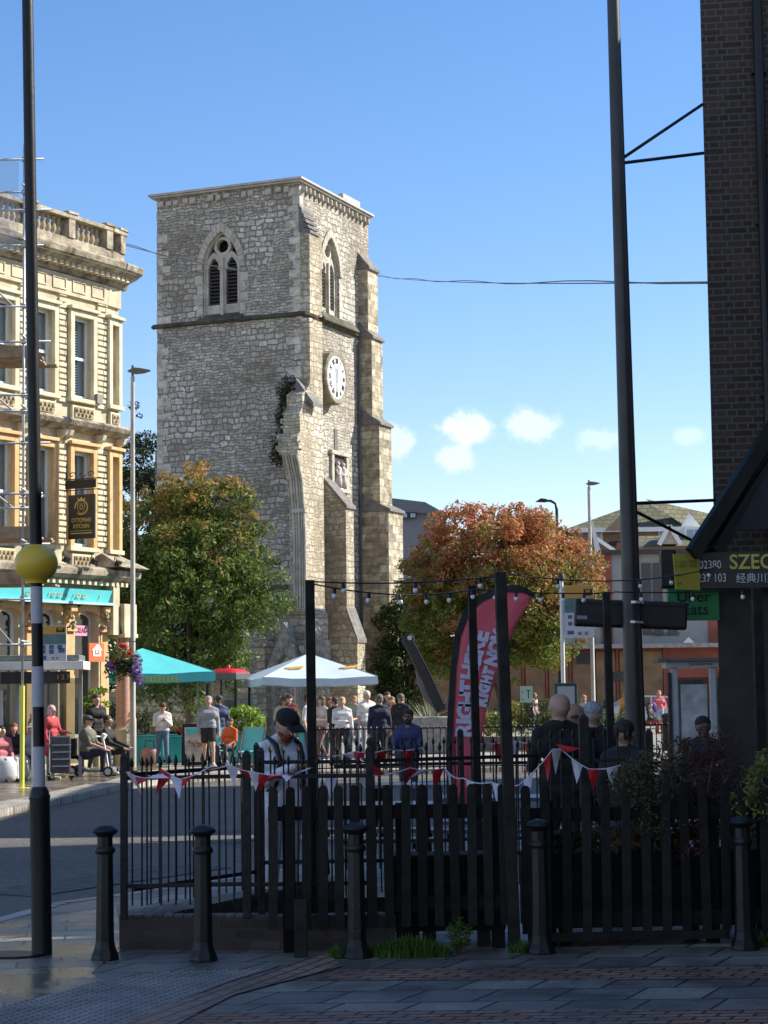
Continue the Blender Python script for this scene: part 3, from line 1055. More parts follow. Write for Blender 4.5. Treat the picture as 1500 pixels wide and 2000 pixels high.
# corner pilaster beside the belfry window, sloping slates on top
zc1, zc0 = Zc(398), Zc(452)
mb = MB()
mb.box(0, 0.42, 0.0, 1.2, ZS, zc0)
mb.build("buttress", STONEB, tower, bevel=0.02)
mb = MB()
for i in range(5):
    f0, f1 = i / 5, (i + 1) / 5
    mb.ext([(0.0 - 0.05, zc1 - (zc1 - zc0) * f0 + 0.02), (0.48 * f1, zc1 - (zc1 - zc0) * f1 + 0.02), (0.48 * f1, zc1 - (zc1 - zc0) * f1 - 0.1), (-0.05, zc1 - (zc1 - zc0) * f0 - 0.25)], -0.04, 1.15 - 0.06 * i, 'y')
mb.build("weathering", SLATE, tower, bevel=0.01)
# lower pilaster between string course and clock
MB().box(0.0, 0.40, 0.0, 1.22, Zc(1330, 610), ZS - 0.2).build("buttress", STONEB, tower, bevel=0.02)
# big corner buttress, three stages, stepping out downwards
STG = [(Zc(470, 735), ZS - 0.1, 0.45, 5.85, 6.95), (ZS - 0.1, Zc(795, 750), 0.62, 5.8, 7.0), (Zc(795, 750), Zc(975, 765), 0.95, 5.75, 7.1), (Zc(975, 765), -0.1, 1.35, 5.7, 7.3)]
b_ = bpy.data.objects.new("buttress", None)
C.objects.link(b_)
b_.parent = tower
mb, cp = MB(), MB()
for (z1, z0, pr_, y0, y1) in STG:
    mb.box(-0.1, pr_, y0, y1, z0, z1)
    cp.ext([(-0.02, z1 + 0.75), (pr_ + 0.1, z1 + 0.05), (pr_ + 0.1, z1 - 0.06), (-0.02, z1 - 0.06)], y0 - 0.05, y1 + 0.05, 'y')
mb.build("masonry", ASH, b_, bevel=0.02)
cp.build("weathering", SLATE, b_, bevel=0.01)
MB().tube([(0.1, 5.6, ZS - 0.3), (0.1, 5.6, 0.2)], 0.05, 6).build("drain_pipe", pm("lead_pipe", (0.07, 0.08, 0.085), rough=0.5), tower)
# middle buttress with the steep slate weathering
b_ = bpy.data.objects.new("buttress", None)
C.objects.link(b_)
b_.parent = tower
za, zb, zm, zl = Zc(925, 640), Zc(985, 680), Zc(1188, 690), Zc(1252, 705)
mb = MB()
mb.ext([(0, za), (1.0, zb), (1.0, zm), (1.45, zl), (1.45, -0.1), (0, -0.1)], 2.05, 2.85, 'y')
mb.build("masonry", STONEB, b_, bevel=0.01)
mb = MB()
for i in range(5):
    f0, f1 = i / 5, (i + 1) / 5
    mb.ext([(1.08 * f0 - .02, za + 0.1 - (za - zb) * f0), (1.08 * f1, za + 0.1 - (za - zb) * f1), (1.08 * f1, za - 0.02 - (za - zb) * f1), (1.08 * f0 - .02, za - 0.05 - (za - zb) * f0)], 1.98, 2.92, 'y')
for i in range(3):
    f0, f1 = i / 3, (i + 1) / 3
    mb.ext([(1.0 + 0.5 * f0, zm + 0.1 - (zm - zl) * f0), (1.0 + 0.5 * f1, zm + 0.1 - (zm - zl) * f1), (1.0 + 0.5 * f1, zm - 0.04 - (zm - zl) * f1), (1.0 + 0.5 * f0, zm - 0.05 - (zm - zl) * f0)], 1.98, 2.92, 'y')
mb.build("weathering", SLATE, b_, bevel=0.008)
# stub of the fallen nave wall on the near corner, with arch mouldings
prof = [(0.0, -0.1), (-0.55, -0.1), (-0.55, Zc(1060)), (-0.62, Zc(1000)), (-0.82, Zc(940)), (-1.25, Zc(895)), (-1.28, Zc(860)), (-1.0, Zc(850)), (-1.05, Zc(815)), (-0.75, Zc(800)), (-0.78, Zc(775)), (-0.35, Zc(765)), (0.0, Zc(748))]
r_ = bpy.data.objects.new("nave_wall_stub", None)
C.objects.link(r_)
r_.parent = tower
mb = MB()
mb.ext(prof, -0.30, 0.41, 'x')
g_ = random.Random(8)
for i in range(80):
    z = random.Random(i).uniform(Zc(890), Zc(752))
    f = (z - Zc(890)) / (Zc(752) - Zc(890))
    mb.bx((g_.uniform(-0.5, 0.3), -1.15 * (1 - f) + g_.uniform(-.05, .1), z), (g_.uniform(.2, .5), g_.uniform(.2, .45), g_.uniform(.1, .26)), Matrix.Rotation(g_.uniform(-.3, .3), 3, 'Z'))
mb.build("masonry", STONEB, r_, bevel=0.015)
mb = MB()
for j, xx in enumerate((-0.10, 0.02, 0.14, 0.26, 0.37)):
    rr = 0.035 if j % 2 else 0.055
    mb.tube([(xx, -0.56, 0.0), (xx, -0.56, Zc(1060)), (xx, -0.64, Zc(1000)), (xx, -0.84, Zc(940)), (xx, -1.27, Zc(897))], rr, 8)
mb.box(-0.18, 0.45, -0.72, -0.4, Zc(1004), Zc(996))
mb.build("arch_moulding", DRESS, r_, smooth=40)
mb = MB()
mb.ext([(0.0, Zc(742, 620)), (0.75, Zc(790, 640)), (0.75, Zc(797, 640)), (0.0, Zc(765, 620))], -0.5, 0.45, 'y')
mb.build("weathering", SLATE, r_)
iv = [((g_.uniform(-.75, -0.25) - 0.2 * (1 - f), -0.25 - 0.75 * (1 - f) * g_.random(), Zc(900) + (Zc(745) - Zc(900)) * f), (0.34, 0.2, 0.36)) for f in [i / 30 for i in range(31)]]
leaves("ivy", leafmat("ivy_leaves", [(0.02, 0.03, 0.012), (0.05, 0.06, 0.025), (0.03, 0.03, 0.015)], trans=0.15), r_, iv, 5200, 0.06, 5)
# niche with two small figures
ny, nzc = 3.55, Zc(908, 665)
r_ = bpy.data.objects.new("niche", None)
C.objects.link(r_)
r_.parent = tower
mb = MB()
for (y0, y1, z0, z1, d) in ((-0.95, 0.95, 0.75, 0.92, 0.16), (-0.85, -0.62, -0.62, 0.75, 0.12), (0.62, 0.85, -0.62, 0.75, 0.12), (-0.9, 0.9, -0.8, -0.62, 0.2)):
    mb.box(0, d, ny + y0, ny + y1, nzc + z0, nzc + z1)
mb.build("frame", DRESS, r_, bevel=0.02)
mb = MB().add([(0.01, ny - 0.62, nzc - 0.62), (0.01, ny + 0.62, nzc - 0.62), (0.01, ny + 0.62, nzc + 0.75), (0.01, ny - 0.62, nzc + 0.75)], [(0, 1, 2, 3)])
mb.build("recess", pm("dark_niche_stone", (0.05, 0.04, 0.03), rough=0.95), r_)  # flat dark panel behind the figures, nearly flush with the wall
for yy in (-0.3, 0.22):
    mb = MB()
    mb.lathe([(0.16, -0.6), (0.18, -0.3), (0.13, 0.0), (0.17, 0.18), (0.07, 0.3)], 10, (0.12, ny + yy, nzc))
    mb.ball((0.12, ny + yy, nzc + 0.38), 0.1, 10, 8)
    mb.tube([(0.12, ny + yy - 0.16, nzc + 0.12), (0.22, ny + yy - 0.2, nzc - 0.1), (0.26, ny + yy - 0.05, nzc - 0.05)], 0.05, 6)
    mb.tube([(0.12, ny + yy + 0.16, nzc + 0.12), (0.22, ny + yy + 0.2, nzc - 0.1), (0.26, ny + yy + 0.05, nzc - 0.05)], 0.05, 6)
    mb.build("figure", pm("pale_figures", (0.5, 0.45, 0.42), rough=0.8), r_, smooth=True)
# slit window
MB().box(0, 0.03, 3.15, 3.45, Zc(862, 660), Zc(818, 660)).build("slit_window", pm("slit_shade", (0.14, 0.13, 0.11), rough=0.9), tower)
# clock
ccy, ccz = 2.35, Zc(723, 660)
clk = bpy.data.objects.new("clock", None)
C.objects.link(clk)
clk.parent = tower
TX = Matrix.Translation((0, ccy, ccz)) @ Matrix.Rotation(math.radians(90), 4, 'Y')      # local z -> +x
mb = MB(TX)
mb.lathe([(1.14, 0.0), (1.14, 0.5), (1.08, 0.55), (0.93, 0.53), (0.9, 0.47)], 16, ph=math.pi / 16)
mb.build("rim", pm("mossy_stone_rim", (0.20, 0.18, 0.10), rough=0.9, var=0.4, scale=3, bmp=0.5, alt=(0.36, 0.33, 0.24)), clk)
MB(TX).lathe([(0.9, 0.46), (0.9, 0.515)], 32).build("dial", WHITEP, clk)
mb = MB(TX)
for i in range(60):
    a = 2 * math.pi * i / 60
    R_ = Matrix.Rotation(a, 4, 'Z')
    mb2 = (R_ @ Matrix.Translation((0.84, 0, 0.52)))
    mb.box(-0.02, 0.02, -0.005, 0.005, 0, 0.004, mb2)
nums = ["XII", "I", "II", "III", "IIII", "V", "VI", "VII", "VIII", "IX", "X", "XI"]
mb.build("minute_track", LETK, clk)
for i, s_ in enumerate(nums):
    a = math.radians(90 - 30 * i)
    # dial plane: x right (seen from outside +x looking -x: right is +y), y up
    M_ = facing((0.53, ccy + 0.68 * math.cos(a), ccz + 0.68 * math.sin(a)), 0.0) @ Matrix.Rotation(a - math.pi / 2, 4, 'Z')
    text(s_, 0.30, LETK, clk, M_, "numeral", sx=0.75, bold=0.008)
def hand(ang, L, w):
    mb = MB(Matrix.Translation((0.56, ccy, ccz)))
    a = math.radians(90 - ang)
    d = Vector((0, math.cos(a), math.sin(a)))
    n2 = Vector((0, -d.z, d.y))
    mb.add([tuple(-d * 0.18 + n2 * w * .6), tuple(-d * 0.18 - n2 * w * .6), tuple(d * L * 0.7 - n2 * w), tuple(d * L), tuple(d * L * 0.7 + n2 * w)], [(0, 1, 2, 3, 4)])
    mb.build("hand", LETK, clk)
hand(180, 0.78, 0.035)
hand(-8, 0.52, 0.05)
# stair turret stub at the left foot and low nave ruins beyond
mb = MB()
mb.box(-W - 0.45, -W + 0.02, 0.6, 3.0, 0, Zc(860, 295))
mb.box(-W - 2.2, -W - 0.45, 1.2, 3.2, 0, 6.5)
mb.build("stair_turret", STONE, tower)
# dark narrow ledges low on the front face
mb = MB()
for (x, z, w_, h_) in ((-1.9, 6.9, 0.9, 0.25), (-1.8, 5.9, 1.1, 0.2), (-2.1, 8.2, 0.5, 0.16)):
    mb.box(x, x + w_, -0.06, 0.0, z, z + h_)
mb.build("ledge", DRESSD, tower, bevel=0.01)

# ------------------------------------------------------------------ monument ruin with gabled arches before the tower
fr = root("fountain_monument", tuple(Vector((at(560, 1300, 74).x, 74, 0))), "carved stone gabled memorial with pointed arches at the tower's foot", "monument", math.radians(-23))
zm_ = lambda py: at(560, py, 74).z
mb = MB()
mb.box(-1.15, 1.15, 0.55, 1.2, zm_(1260), zm_(1200))
mb.ext([(-1.15, zm_(1200)), (1.15, zm_(1200)), (0.95, zm_(1188)), (-0.9, zm_(1186))], 0.5, 1.25, 'y')
mb.box(-1.15, -0.8, -0.2, 1.2, 0, zm_(1262))
mb.box(-1.22, -0.74, -0.27, 1.22, zm_(1262), zm_(1256))
mb.ext([(-1.15, zm_(1256)), (-0.8, zm_(1256)), (-0.9, zm_(1212)), (-1.1, zm_(1212))], 0.0, 1.2, 'y')
mb.box(0.85, 1.25, -0.2, 1.2, 0, zm_(1250))
mb.build("pier", STONEB, fr, bevel=0.02)
for (cx_, y_, s_, nm) in ((0.05, -0.35, 1.0, 0), (1.2, -0.3, 0.85, 1)):
    mb = MB()
    zt_, zb_ = zm_(1215), zm_(1290)
    outer = [(-0.72 * s_, zb_ - 0.3), (0, zt_), (0.72 * s_, zb_ - 0.3)]
    inn = arch_pts(0.42 * s_, zb_ - 0.55, None, 6, 1.1)
    aa = [(-0.72 * s_, zb_ - 0.55)] + outer + [(0.72 * s_, zb_ - 0.55)]
    n_ = len(inn)
    for i in range(n_ - 1):
        f0, f1 = i / (n_ - 1), (i + 1) / (n_ - 1)

        def op(f):
            f *= 4
            i_ = min(3, int(f))
            t = f - i_
            return (aa[i_][0] * (1 - t) + aa[i_ + 1][0] * t, aa[i_][1] * (1 - t) + aa[i_ + 1][1] * t)
        o0, o1 = op(f0), op(f1)
        mb.ext([(cx_ + o0[0], o0[1]), (cx_ + o1[0], o1[1]), (cx_ + inn[i + 1][0], inn[i + 1][1]), (cx_ + inn[i][0], inn[i][1])], y_, y_ + 0.5, 'y')
    for sx_ in (-1, 1):
        mb.lathe([(0.09, 0), (0.09, zb_ - 0.6), (0.13, zb_ - 0.5)], 8, (cx_ + sx_ * 0.55 * s_, y_ + 0.25, 0))
    mb.build("gable", pm("carved_grey_stone", (0.30, 0.28, 0.23), rough=0.92, var=0.45, scale=5, bmp=0.8, dist=0.04), fr, bevel=0.02)
# low churchyard wall seen under the teal canopy
cw = MB().box(-3.4, 1.5, -0.25, 0.25, 0, 1.9)
o = cw.build("stone_wall", STONEB)
o.location = (at(380, 1400, 72).x, 72, 0)
tag(o, "low sunlit rubble wall behind the red kiosk", "wall")
# ------------------------------------------------------------------ the stone building on the left
BUFF = pm("buff_limestone", (0.50, 0.42, 0.285), rough=0.85, var=0.32, scale=1.6, bmp=0.35, dist=0.015, alt=(0.64, 0.56, 0.385))
BUFFL = pm("pale_limestone", (0.64, 0.56, 0.38), rough=0.85, var=0.25, scale=2.5, bmp=0.3, alt=(0.74, 0.67, 0.48))
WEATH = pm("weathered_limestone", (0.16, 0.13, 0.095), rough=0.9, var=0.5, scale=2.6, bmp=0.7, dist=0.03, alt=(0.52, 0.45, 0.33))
CARV = pm("carved_limestone", (0.42, 0.33, 0.19), rough=0.9, var=0.5, scale=9, bmp=1.0, dist=0.05, alt=(0.68, 0.57, 0.36))
ORNG = pm("painted_stone_trim", (0.60, 0.38, 0.17), rough=0.8, var=0.15, scale=3)
FRAMEW = pm("sash_white", (0.74, 0.76, 0.76), rough=0.45, var=0.05)
BLIND = pm("window_blind", (0.62, 0.66, 0.68), rough=0.7, var=0.05)
A_ = Vector((-7.17, 51.35, 0))
lb = root("corner_building", tuple(A_), "ornate buff stone Victorian corner building with balustrade and teal shop fascia", "building", math.radians(60))
zf = lambda py: 1.88 + (1352 - py) / 77.2
ZB0, ZB1 = zf(488), zf(420)       # cornice top, balustrade top
SEG = [(Matrix.Identity(4), -9.0, 0.0, [-8.75, -7.2, -5.65, -4.1, -2.6, -1.05]), (Matrix.Rotation(math.radians(7), 4, 'Z'), 0.0, 0.62, [0.30])]


def bpart(name, mat=None):
    o = bpy.data.objects.new(name, None)
    C.objects.link(o)
    o.parent = lb
    return o


NOPEN = 0
for si, (T, xa, xb, wins) in enumerate(SEG):
    # wall with real openings: piers, spandrels
    mb = MB(T)
    levels = [(zf(1070), zf(883)), (zf(778), zf(616))]
    ww = 0.38 if si == 0 else 0.16
    xs = sorted(sum([[w - ww, w + ww] for w in wins], []))
    edges = [xa] + xs + [xb]
    zb = [0.0, levels[0][0], levels[0][1], levels[1][0], levels[1][1], ZB0]
    for i in range(len(edges) - 1):
        pier = i % 2 == 0
        if pier:
            mb.box(edges[i], edges[i + 1], 0, 0.45, zf(1195) if True else 0, ZB0)
        else:
            mb.box(edges[i], edges[i + 1], 0.001, 0.45, zf(1195), levels[0][0])
            mb.box(edges[i], edges[i + 1], 0.001, 0.45, levels[0][1], levels[1][0])
            mb.box(edges[i], edges[i + 1], 0.001, 0.45, levels[1][1], ZB0)
    mb.build("wall", BUFF, lb)
    # rusticated courses on the piers
    mb = MB(T)
    g_ = random.Random(5 + si)
    for i in range(0, len(edges) - 1, 2):
        x0, x1 = edges[i] + (0.24 if i > 0 else 0), edges[i + 1] - (0.24 if i < len(edges) - 2 else 0)
        if x1 - x0 < 0.08:
            continue
        for (za, zc) in ((zf(1066), zf(880)), (zf(790), zf(575))):
            z = za
            while z < zc:
                x = x0
                while x < x1 - 0.05:
                    w_ = min(x1 - x, g_.uniform(0.22, 0.36))
                    mb.box(x + 0.012, x + w_ - 0.012, -0.05 - g_.uniform(0, .015), 0.0, z, z + 0.105)
                    x += w_
                z += 0.15
    mb.build("rustication", BUFFL, lb, bevel=0.02)
    for lv, (z0, z1) in enumerate(levels):
        for w in wins:
            wr = bpart("window")
            mb = MB(T)          # architrave
            t = 0.16
            zt_ = z1 + 0.0
            for k_ in range(2):
                e = 0.09 * k_
                p = 0.12 - 0.04 * k_
                mb.box(w - ww - t + e, w - ww - e * 0, -p + 0.0, 0.0, z0 - 0.05, zt_ + t - e) if k_ == 0 else None
                mb.box(w + ww, w + ww + t - e, -p, 0.0, z0 - 0.05, zt_ + t - e) if k_ == 0 else None
            mb.box(w - ww, w + ww, -0.121, 0.0, zt_, zt_ + t)
            mb.box(w - ww - t - 0.05, w + ww + t + 0.05, -0.2, 0.0, zt_ + t + 0.002, zt_ + t + 0.09)
            mb.build("architrave", BUFFL if lv else ORNG, wr, bevel=0.015)
            mb = MB(T)          # sash frame
            zm2 = z0 + (z1 - z0) * 0.5
            for (x0, x1, za, zc, y_) in ((w - ww, w - ww + .06, z0, z1, .09), (w + ww - .06, w + ww, z0, z1, .09), (w - ww + .06, w + ww - .06, z1 - .07, z1, .09), (w - ww + .06, w + ww - .06, z0, z0 + .1, .09), (w - ww + .06, w + ww - .06, zm2 - .035, zm2 + .035, .08)):
                mb.box(x0, x1, y_, y_ + 0.07, za, zc)
            mb.build("sash_frame", FRAMEW, wr)
            MB(T).add([(w - ww, .13, z0), (w + ww, .13, z0), (w + ww, .13, z1), (w - ww, .13, z1)], [(0, 1, 2, 3)]).build("pane", glassmat("house_glass", see=0.8) if "house_glass" not in MATS else MATS["house_glass"], wr)
            mb = MB(T)
            z = z0 + 0.12
            while z < z1 - 0.05:
                mb.add([(w - ww + .05, .18, z), (w + .12 if lv else w + .02, .18, z), (w + .12 if lv else w + .02, .23, z + .05), (w - ww + .05, .23, z + .05)], [(0, 1, 2, 3)])
                z += 0.068
            mb.add([(w + .16, .24, z0 + .1), (w + ww, .24, z0 + .1), (w + ww, .24, z1), (w + .16, .24, z1)], [(0, 1, 2, 3)])
            mb.build("blind", BLIND, wr)
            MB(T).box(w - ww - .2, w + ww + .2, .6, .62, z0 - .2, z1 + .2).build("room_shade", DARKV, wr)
            MB(T).box(w - ww - .2, w + ww + .2, -.16, .19, z0 - .11, z0 - .001).build("sill", BUFFL, wr, bevel=.01)
    # carved panels under the windows, pilaster blocks
    mb = MB(T)
    mc = MB(T)
    for w in wins:
        for (z0, z1) in ((zf(820), zf(793)), (zf(1109), zf(1084))):
            hw = .45 if si == 0 else .24
            mb.box(w - hw, w + hw, -.10, 0, z0, z1)
            mc.box(w - hw + .08, w + hw - .08, -.13, -.10, z0 + .05, z1 - .05)
            for q in range(9 if si == 0 else 3):
                mc.ball((w - hw + .15 + .075 * q, -.13, (z0 + z1) / 2 + .05 * (-1) ** q), .05, 6, 4)
    mb.build("apron_panel", BUFFL, lb, bevel=.015)
    mc.build("carving", CARV, lb)
    # frieze panels below the main cornice
    mb = MB(T)
    mb.box(xa, xb, -.08, 0.0, zf(578), zf(538))
    x = xb - .1
    while x > xa + .6:
        mb.box(x - .62, x - .08, -.105, -.08, zf(570), zf(566))
        mb.box(x - .62, x - .08, -.105, -.08, zf(549), zf(545))
        mb.box(x - .62, x - .58, -.105, -.08, zf(566), zf(549))
        mb.box(x - .12, x - .08, -.105, -.08, zf(566), zf(549))
        x -= .78
    mb.build("frieze", BUFF, lb, bevel=.008)
    # cornices: main, first-floor ledge, shop cornice
    ext1 = .0
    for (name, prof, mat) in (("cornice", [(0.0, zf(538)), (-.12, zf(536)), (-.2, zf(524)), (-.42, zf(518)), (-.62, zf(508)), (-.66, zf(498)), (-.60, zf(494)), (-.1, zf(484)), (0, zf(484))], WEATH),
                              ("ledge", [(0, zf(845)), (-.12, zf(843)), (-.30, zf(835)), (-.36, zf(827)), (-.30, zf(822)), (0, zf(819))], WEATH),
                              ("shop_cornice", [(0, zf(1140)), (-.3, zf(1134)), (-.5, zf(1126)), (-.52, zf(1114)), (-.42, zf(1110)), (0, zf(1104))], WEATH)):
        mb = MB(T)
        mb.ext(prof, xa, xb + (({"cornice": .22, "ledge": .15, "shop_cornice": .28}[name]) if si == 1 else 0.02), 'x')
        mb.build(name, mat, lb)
    mb = MB(T)       # bright lower cornice strip and dentils
    mb.box(xa, xb, -.56, -.1, zf(512), zf(505))
    mb.build("cornice_band", BUFFL, lb)
    mb = MB(T)
    x = xb - .1
    while x > xa:
        mb.box(x - .13, x, -.38, -.1, zf(527), zf(519))
        mb.box(x - .10, x + .0, -.34, -.1, zf(1144), zf(1136))
        x -= .235
    mb.build("dentil_course", BUFFL, lb)
    # console brackets carrying the ledge
    mb = MB(T)
    for w in wins:
        for s_ in ((-.66, .66) if si == 0 else (-.24, .24)):
            x = w + s_
            if xa + .02 <= x - .08 and x + .08 <= xb:
                mb.ext([(0, zf(874)), (-.08, zf(870)), (-.1, zf(862)), (-.22, zf(856)), (-.28, zf(846)), (0, zf(843))], x - .07, x + .07, 'x')
    mb.build("console", BUFFL, lb, bevel=.01)
    # balustrade
    mb = MB(T)
    mb.box(xa, xb, -.18, .22, ZB0, ZB0 + .28)
    mb.box(xa, xb + (.1 if si else 0), -.24, .28, ZB1 - .11, ZB1)
    px_ = []
    x = xb - .12
    while x > xa:
        px_.append(x)
        x -= 1.55
    for x in px_:
        mb.box(x - .13, x + .13, -.22, .25, ZB0 + .28, ZB1 - .11)
        mb.box(x - .21, x + .21, -.27, .3, ZB1 + .001, ZB1 + .07)
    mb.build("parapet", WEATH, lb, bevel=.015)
    base = None
    for i, x in enumerate(px_):
        if x < -6.5:
            continue
        for q in range(6 if si == 0 else 1):
            bx_ = x - .13 - .14 - q * .205
            if bx_ < xa + .05:
                continue
            if base is None:
                base = MB().lathe([(.07, 0), (.07, .05), (.045, .08), (.085, .22), (.08, .3), (.04, .48), (.065, .54), (.065, .6)], 10).build("baluster", pm("baluster_stone", (.40, .33, .23), rough=.9, var=.35, scale=4), lb, smooth=50)
                bo = base
            else:
                bo = base.copy()
                C.objects.link(bo)
            hgt = (ZB1 - .11 - ZB0 - .28) / .6
            bo.location = T @ Vector((bx_, 0.02, ZB0 + .28))
            bo.scale = (1, 1, hgt)
# return wall and roof behind
mb = MB(SEG[1][0])
mb.box(.2, .615, .45, 9, 0, ZB0)
for z0_, z1_ in ((zf(512), zf(490)), (zf(1128), zf(1108))):
    mb.box(.62, 1.0, .0, 3, z0_, z1_)
mb.build("return_wall", BUFF, lb)
MB().box(-9, -.5, .3, 8, ZB0 - .3, ZB0 + .1).build("roof", SLATE, lb)
# ground floor: shopfront of arches, columns and the teal fascia
zfa, zfb = zf(1177), zf(1153)
mb = MB()
mb.ext([(-.22, zfa), (-.30, zfb), (-.2, zfb), (-.12, zfa)], -9, -.12, 'x')
mb.build("fascia", TEAL, lb)
MB().box(-9, -.1, -.36, -.05, zfa - .07, zfa - .004).build("fascia_rail", pm("pale_teal", (.35, .62, .65), rough=.5), lb)
GOLDD = pm("dull_gold", (.28, .27, .12), rough=.5)
tf = lambda x: Matrix.Translation((x, -.265, (zfa + zfb) / 2)) @ Matrix.Rotation(math.radians(90 - 14), 4, 'X')
for x, w_ in ((-.55, 1), (-1.35, 5), (-2.25, 6), (-3.2, 6)):
    mb = MB(tf(x))       # worn gilt letters, no longer readable
    for q in range(w_):
        xx = (q - w_ / 2) * .12
        mb.bx((xx, 0, .006), (.022, .15, .01))
        mb.bx((xx + .04, .05 * (-1) ** q, .006), (.06, .022, .01))
        if q % 2:
            mb.bx((xx + .07, 0, .006), (.02, .12, .01))
    mb.build("worn_lettering", GOLDD, lb)
wc = [-8.55, -7.0, -5.4, -3.85, -2.35, -.85]
mb = MB()
for w in wc:
    arch = [(w - .42, zf(1230)), (w - .42, zf(1216))] + [(w + .42 * math.cos(math.pi - math.pi * i / 10), zf(1218) + .17 + .16 * math.sin(math.pi * i / 10)) for i in range(11)] + [(w + .42, zf(1216)), (w + .42, zf(1230))]
    top = zf(1180)
    for i in range(len(arch) - 1):
        a0, a1 = arch[i], arch[i + 1]
        if abs(a0[0] - a1[0]) > 1e-4:
            mb.ext([(a0[0], a0[1]), (a1[0], a1[1]), (a1[0], top), (a0[0], top)], .0, .3, 'y')
    mo = MB()
    for i in range(2, 12):
        a0, a1 = arch[i], arch[i + 1]
        mo.ext([(a0[0], a0[1] - .02), (a1[0], a1[1] - .02), (a1[0] * 1 + (a1[0] - w) * .12, a1[1] + .16), (a0[0] + (a0[0] - w) * .12, a0[1] + .16)], -.14, 0.002, 'y')
    mo.build("arch_trim", ORNG, lb, bevel=.01)
edges = sorted(sum([[w - .42, w + .42] for w in wc], []))
edges = [-9] + edges + [-.02]
for i in range(0, len(edges) - 1, 2):
    mb.box(edges[i], edges[i + 1], -.002, .3, 0, zf(1180))
for i in range(1, len(edges) - 1, 2):
    mb.box(edges[i], edges[i + 1], .004, .3, 0, .75)
mb.build("shopfront", BUFF, lb)
mb = MB()
for i in range(0, len(edges) - 1, 2):
    xm = (max(edges[i], -8.9) + edges[i + 1]) / 2
    mb.box(xm - .15, xm + .15, -.12, 0, 0, zf(1235))
    mb.box(xm - .2, xm + .2, -.2, 0, zf(1235), zf(1229))
    mb.ext([(0, zf(1228)), (-.1, zf(1226)), (-.12, zf(1205)), (-.26, zf(1196)), (-.26, zf(1185)), (0, zf(1183))], xm - .13, xm + .13, 'x')
mb.build("pilaster", ORNG, lb, bevel=.012)
mb = MB()
for i in range(0, len(edges) - 1, 2):
    xm = (max(edges[i], -8.9) + edges[i + 1]) / 2
    for q in range(14):
        mb.ball((xm + rnd.uniform(-.14, .14), -.2 + rnd.uniform(-.05, .05), rnd.uniform(zf(1228), zf(1185))), rnd.uniform(.03, .07), 6, 4)
mb.build("capital_carving", CARV, lb)
for i, w in enumerate(wc):
    sw = bpart("shop_window")
    mb = MB()
    pr = [(w - .42, .75)] + [(w + .42 * math.cos(math.pi - math.pi * k / 8), zf(1218) + .17 + .15 * math.sin(math.pi * k / 8)) for k in range(9)] + [(w + .42, .75)]
    inn = [(w + (x - w) * .78, z - (.0 if j in (0, 10) else .09)) for j, (x, z) in enumerate(pr)]
    for k in range(len(pr) - 1):
        mb.ext([pr[k], pr[k + 1], inn[k + 1], inn[k]], .14, .2, 'y')
    mb.box(w - .33, w + .33, .14, .2, .75, .83)
    mb.build("frame", FRAMEW, sw)
    MB().add([(p[0], .17, p[1]) for p in pr], [tuple(range(len(pr)))]).build("pane", glassmat("shop_glass", see=.35) if "shop_glass" not in MATS else MATS["shop_glass"], sw)
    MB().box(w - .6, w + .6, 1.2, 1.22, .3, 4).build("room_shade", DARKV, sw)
# poster on the last windows: pink strip and orange delivery sign with a house emblem
PINK = pm("pink_strip", (.62, .30, .42), rough=.6, var=.05)
zp = zf(1232)
MB().box(-1.2, -.62, .10, .12, zp - .13, zp + .13).build("pink_sign", PINK, lb)
text("BREAK", .2, pm("letter_crimson", (.25, .02, .06), rough=.6), lb, facing((-.91, .095, zp), -math.pi / 2), sx=.75)
ORS = pm("orange_sign", (.62, .12, .02), rough=.5, var=.05)
osn = MB().box(-1.12, -.52, -.34, -.30, zf(1293), zf(1257)).build("orange_sign", ORS, lb)
hz = (zf(1293) + zf(1257)) / 2 + .03
mb = MB()
mb.ext([(-.98, hz - .13), (-.66, hz - .13), (-.66, hz + .02), (-.6, hz + .02), (-.75, hz + .17), (-.82, hz + .17), (-.82 - .21, hz + .02), (-.98, hz + .02)], -.352, -.341, 'y')
mb.build("house_emblem", LETW, osn)
mb = MB()
for q in (-.89, -.75):
    mb.bx((q, -.356, hz - .02), (.03, .006, .12))
mb.bx((-.82, -.356, hz - .06), (.1, .006, .03))
mb.build("emblem_marks", ORS, osn)
# corner porch: pink granite column, hood
T = SEG[1][0] @ Matrix.Translation((-.45, 0, 0))
mb = MB(T)
mb.box(.3, .62, -.3, .3, zf(1240), zf(1130))
mb.lathe([(.26, 0), (.26, .9), (.2, .95), (.19, 1.0)], 14, (.95, -.2, 0))
mb.box(.0, .5, -.05, .4, 0, zf(1178))
mb.box(.62, 1.3, -.45, .15, zf(1245), zf(1237))
mb.box(.65, 1.28, -.42, .12, zf(1200), zf(1178))
mb.ext([(-.42, zf(1237)), (-.36, zf(1237)), (-.3, zf(1222)), (-.18, zf(1206)), (-.05, zf(1202)), (-.05, zf(1200)), (-.42, zf(1200))], .65, 1.28, 'x')
mb.build("porch", BUFF, lb, bevel=.01)
MB(T).lathe([(.19, 1.0), (.17, 2.2), (.16, zf(1245))], 14, (.95, -.2, 0)).build("column", pm("pink_granite", (.42, .24, .17), rough=.35, var=.2, scale=12, bmp=.05), lb, smooth=40)
MB(T).ext([(-.55, zf(1110)), (.4, zf(1075)), (1.3, zf(1082)), (1.5, zf(1122)), (.6, zf(1128))], -.75, .35, 'x').build("porch_roof", SLATE, lb) if False else None
hood = MB(T @ Matrix.Translation((-.1, 0, 0)))
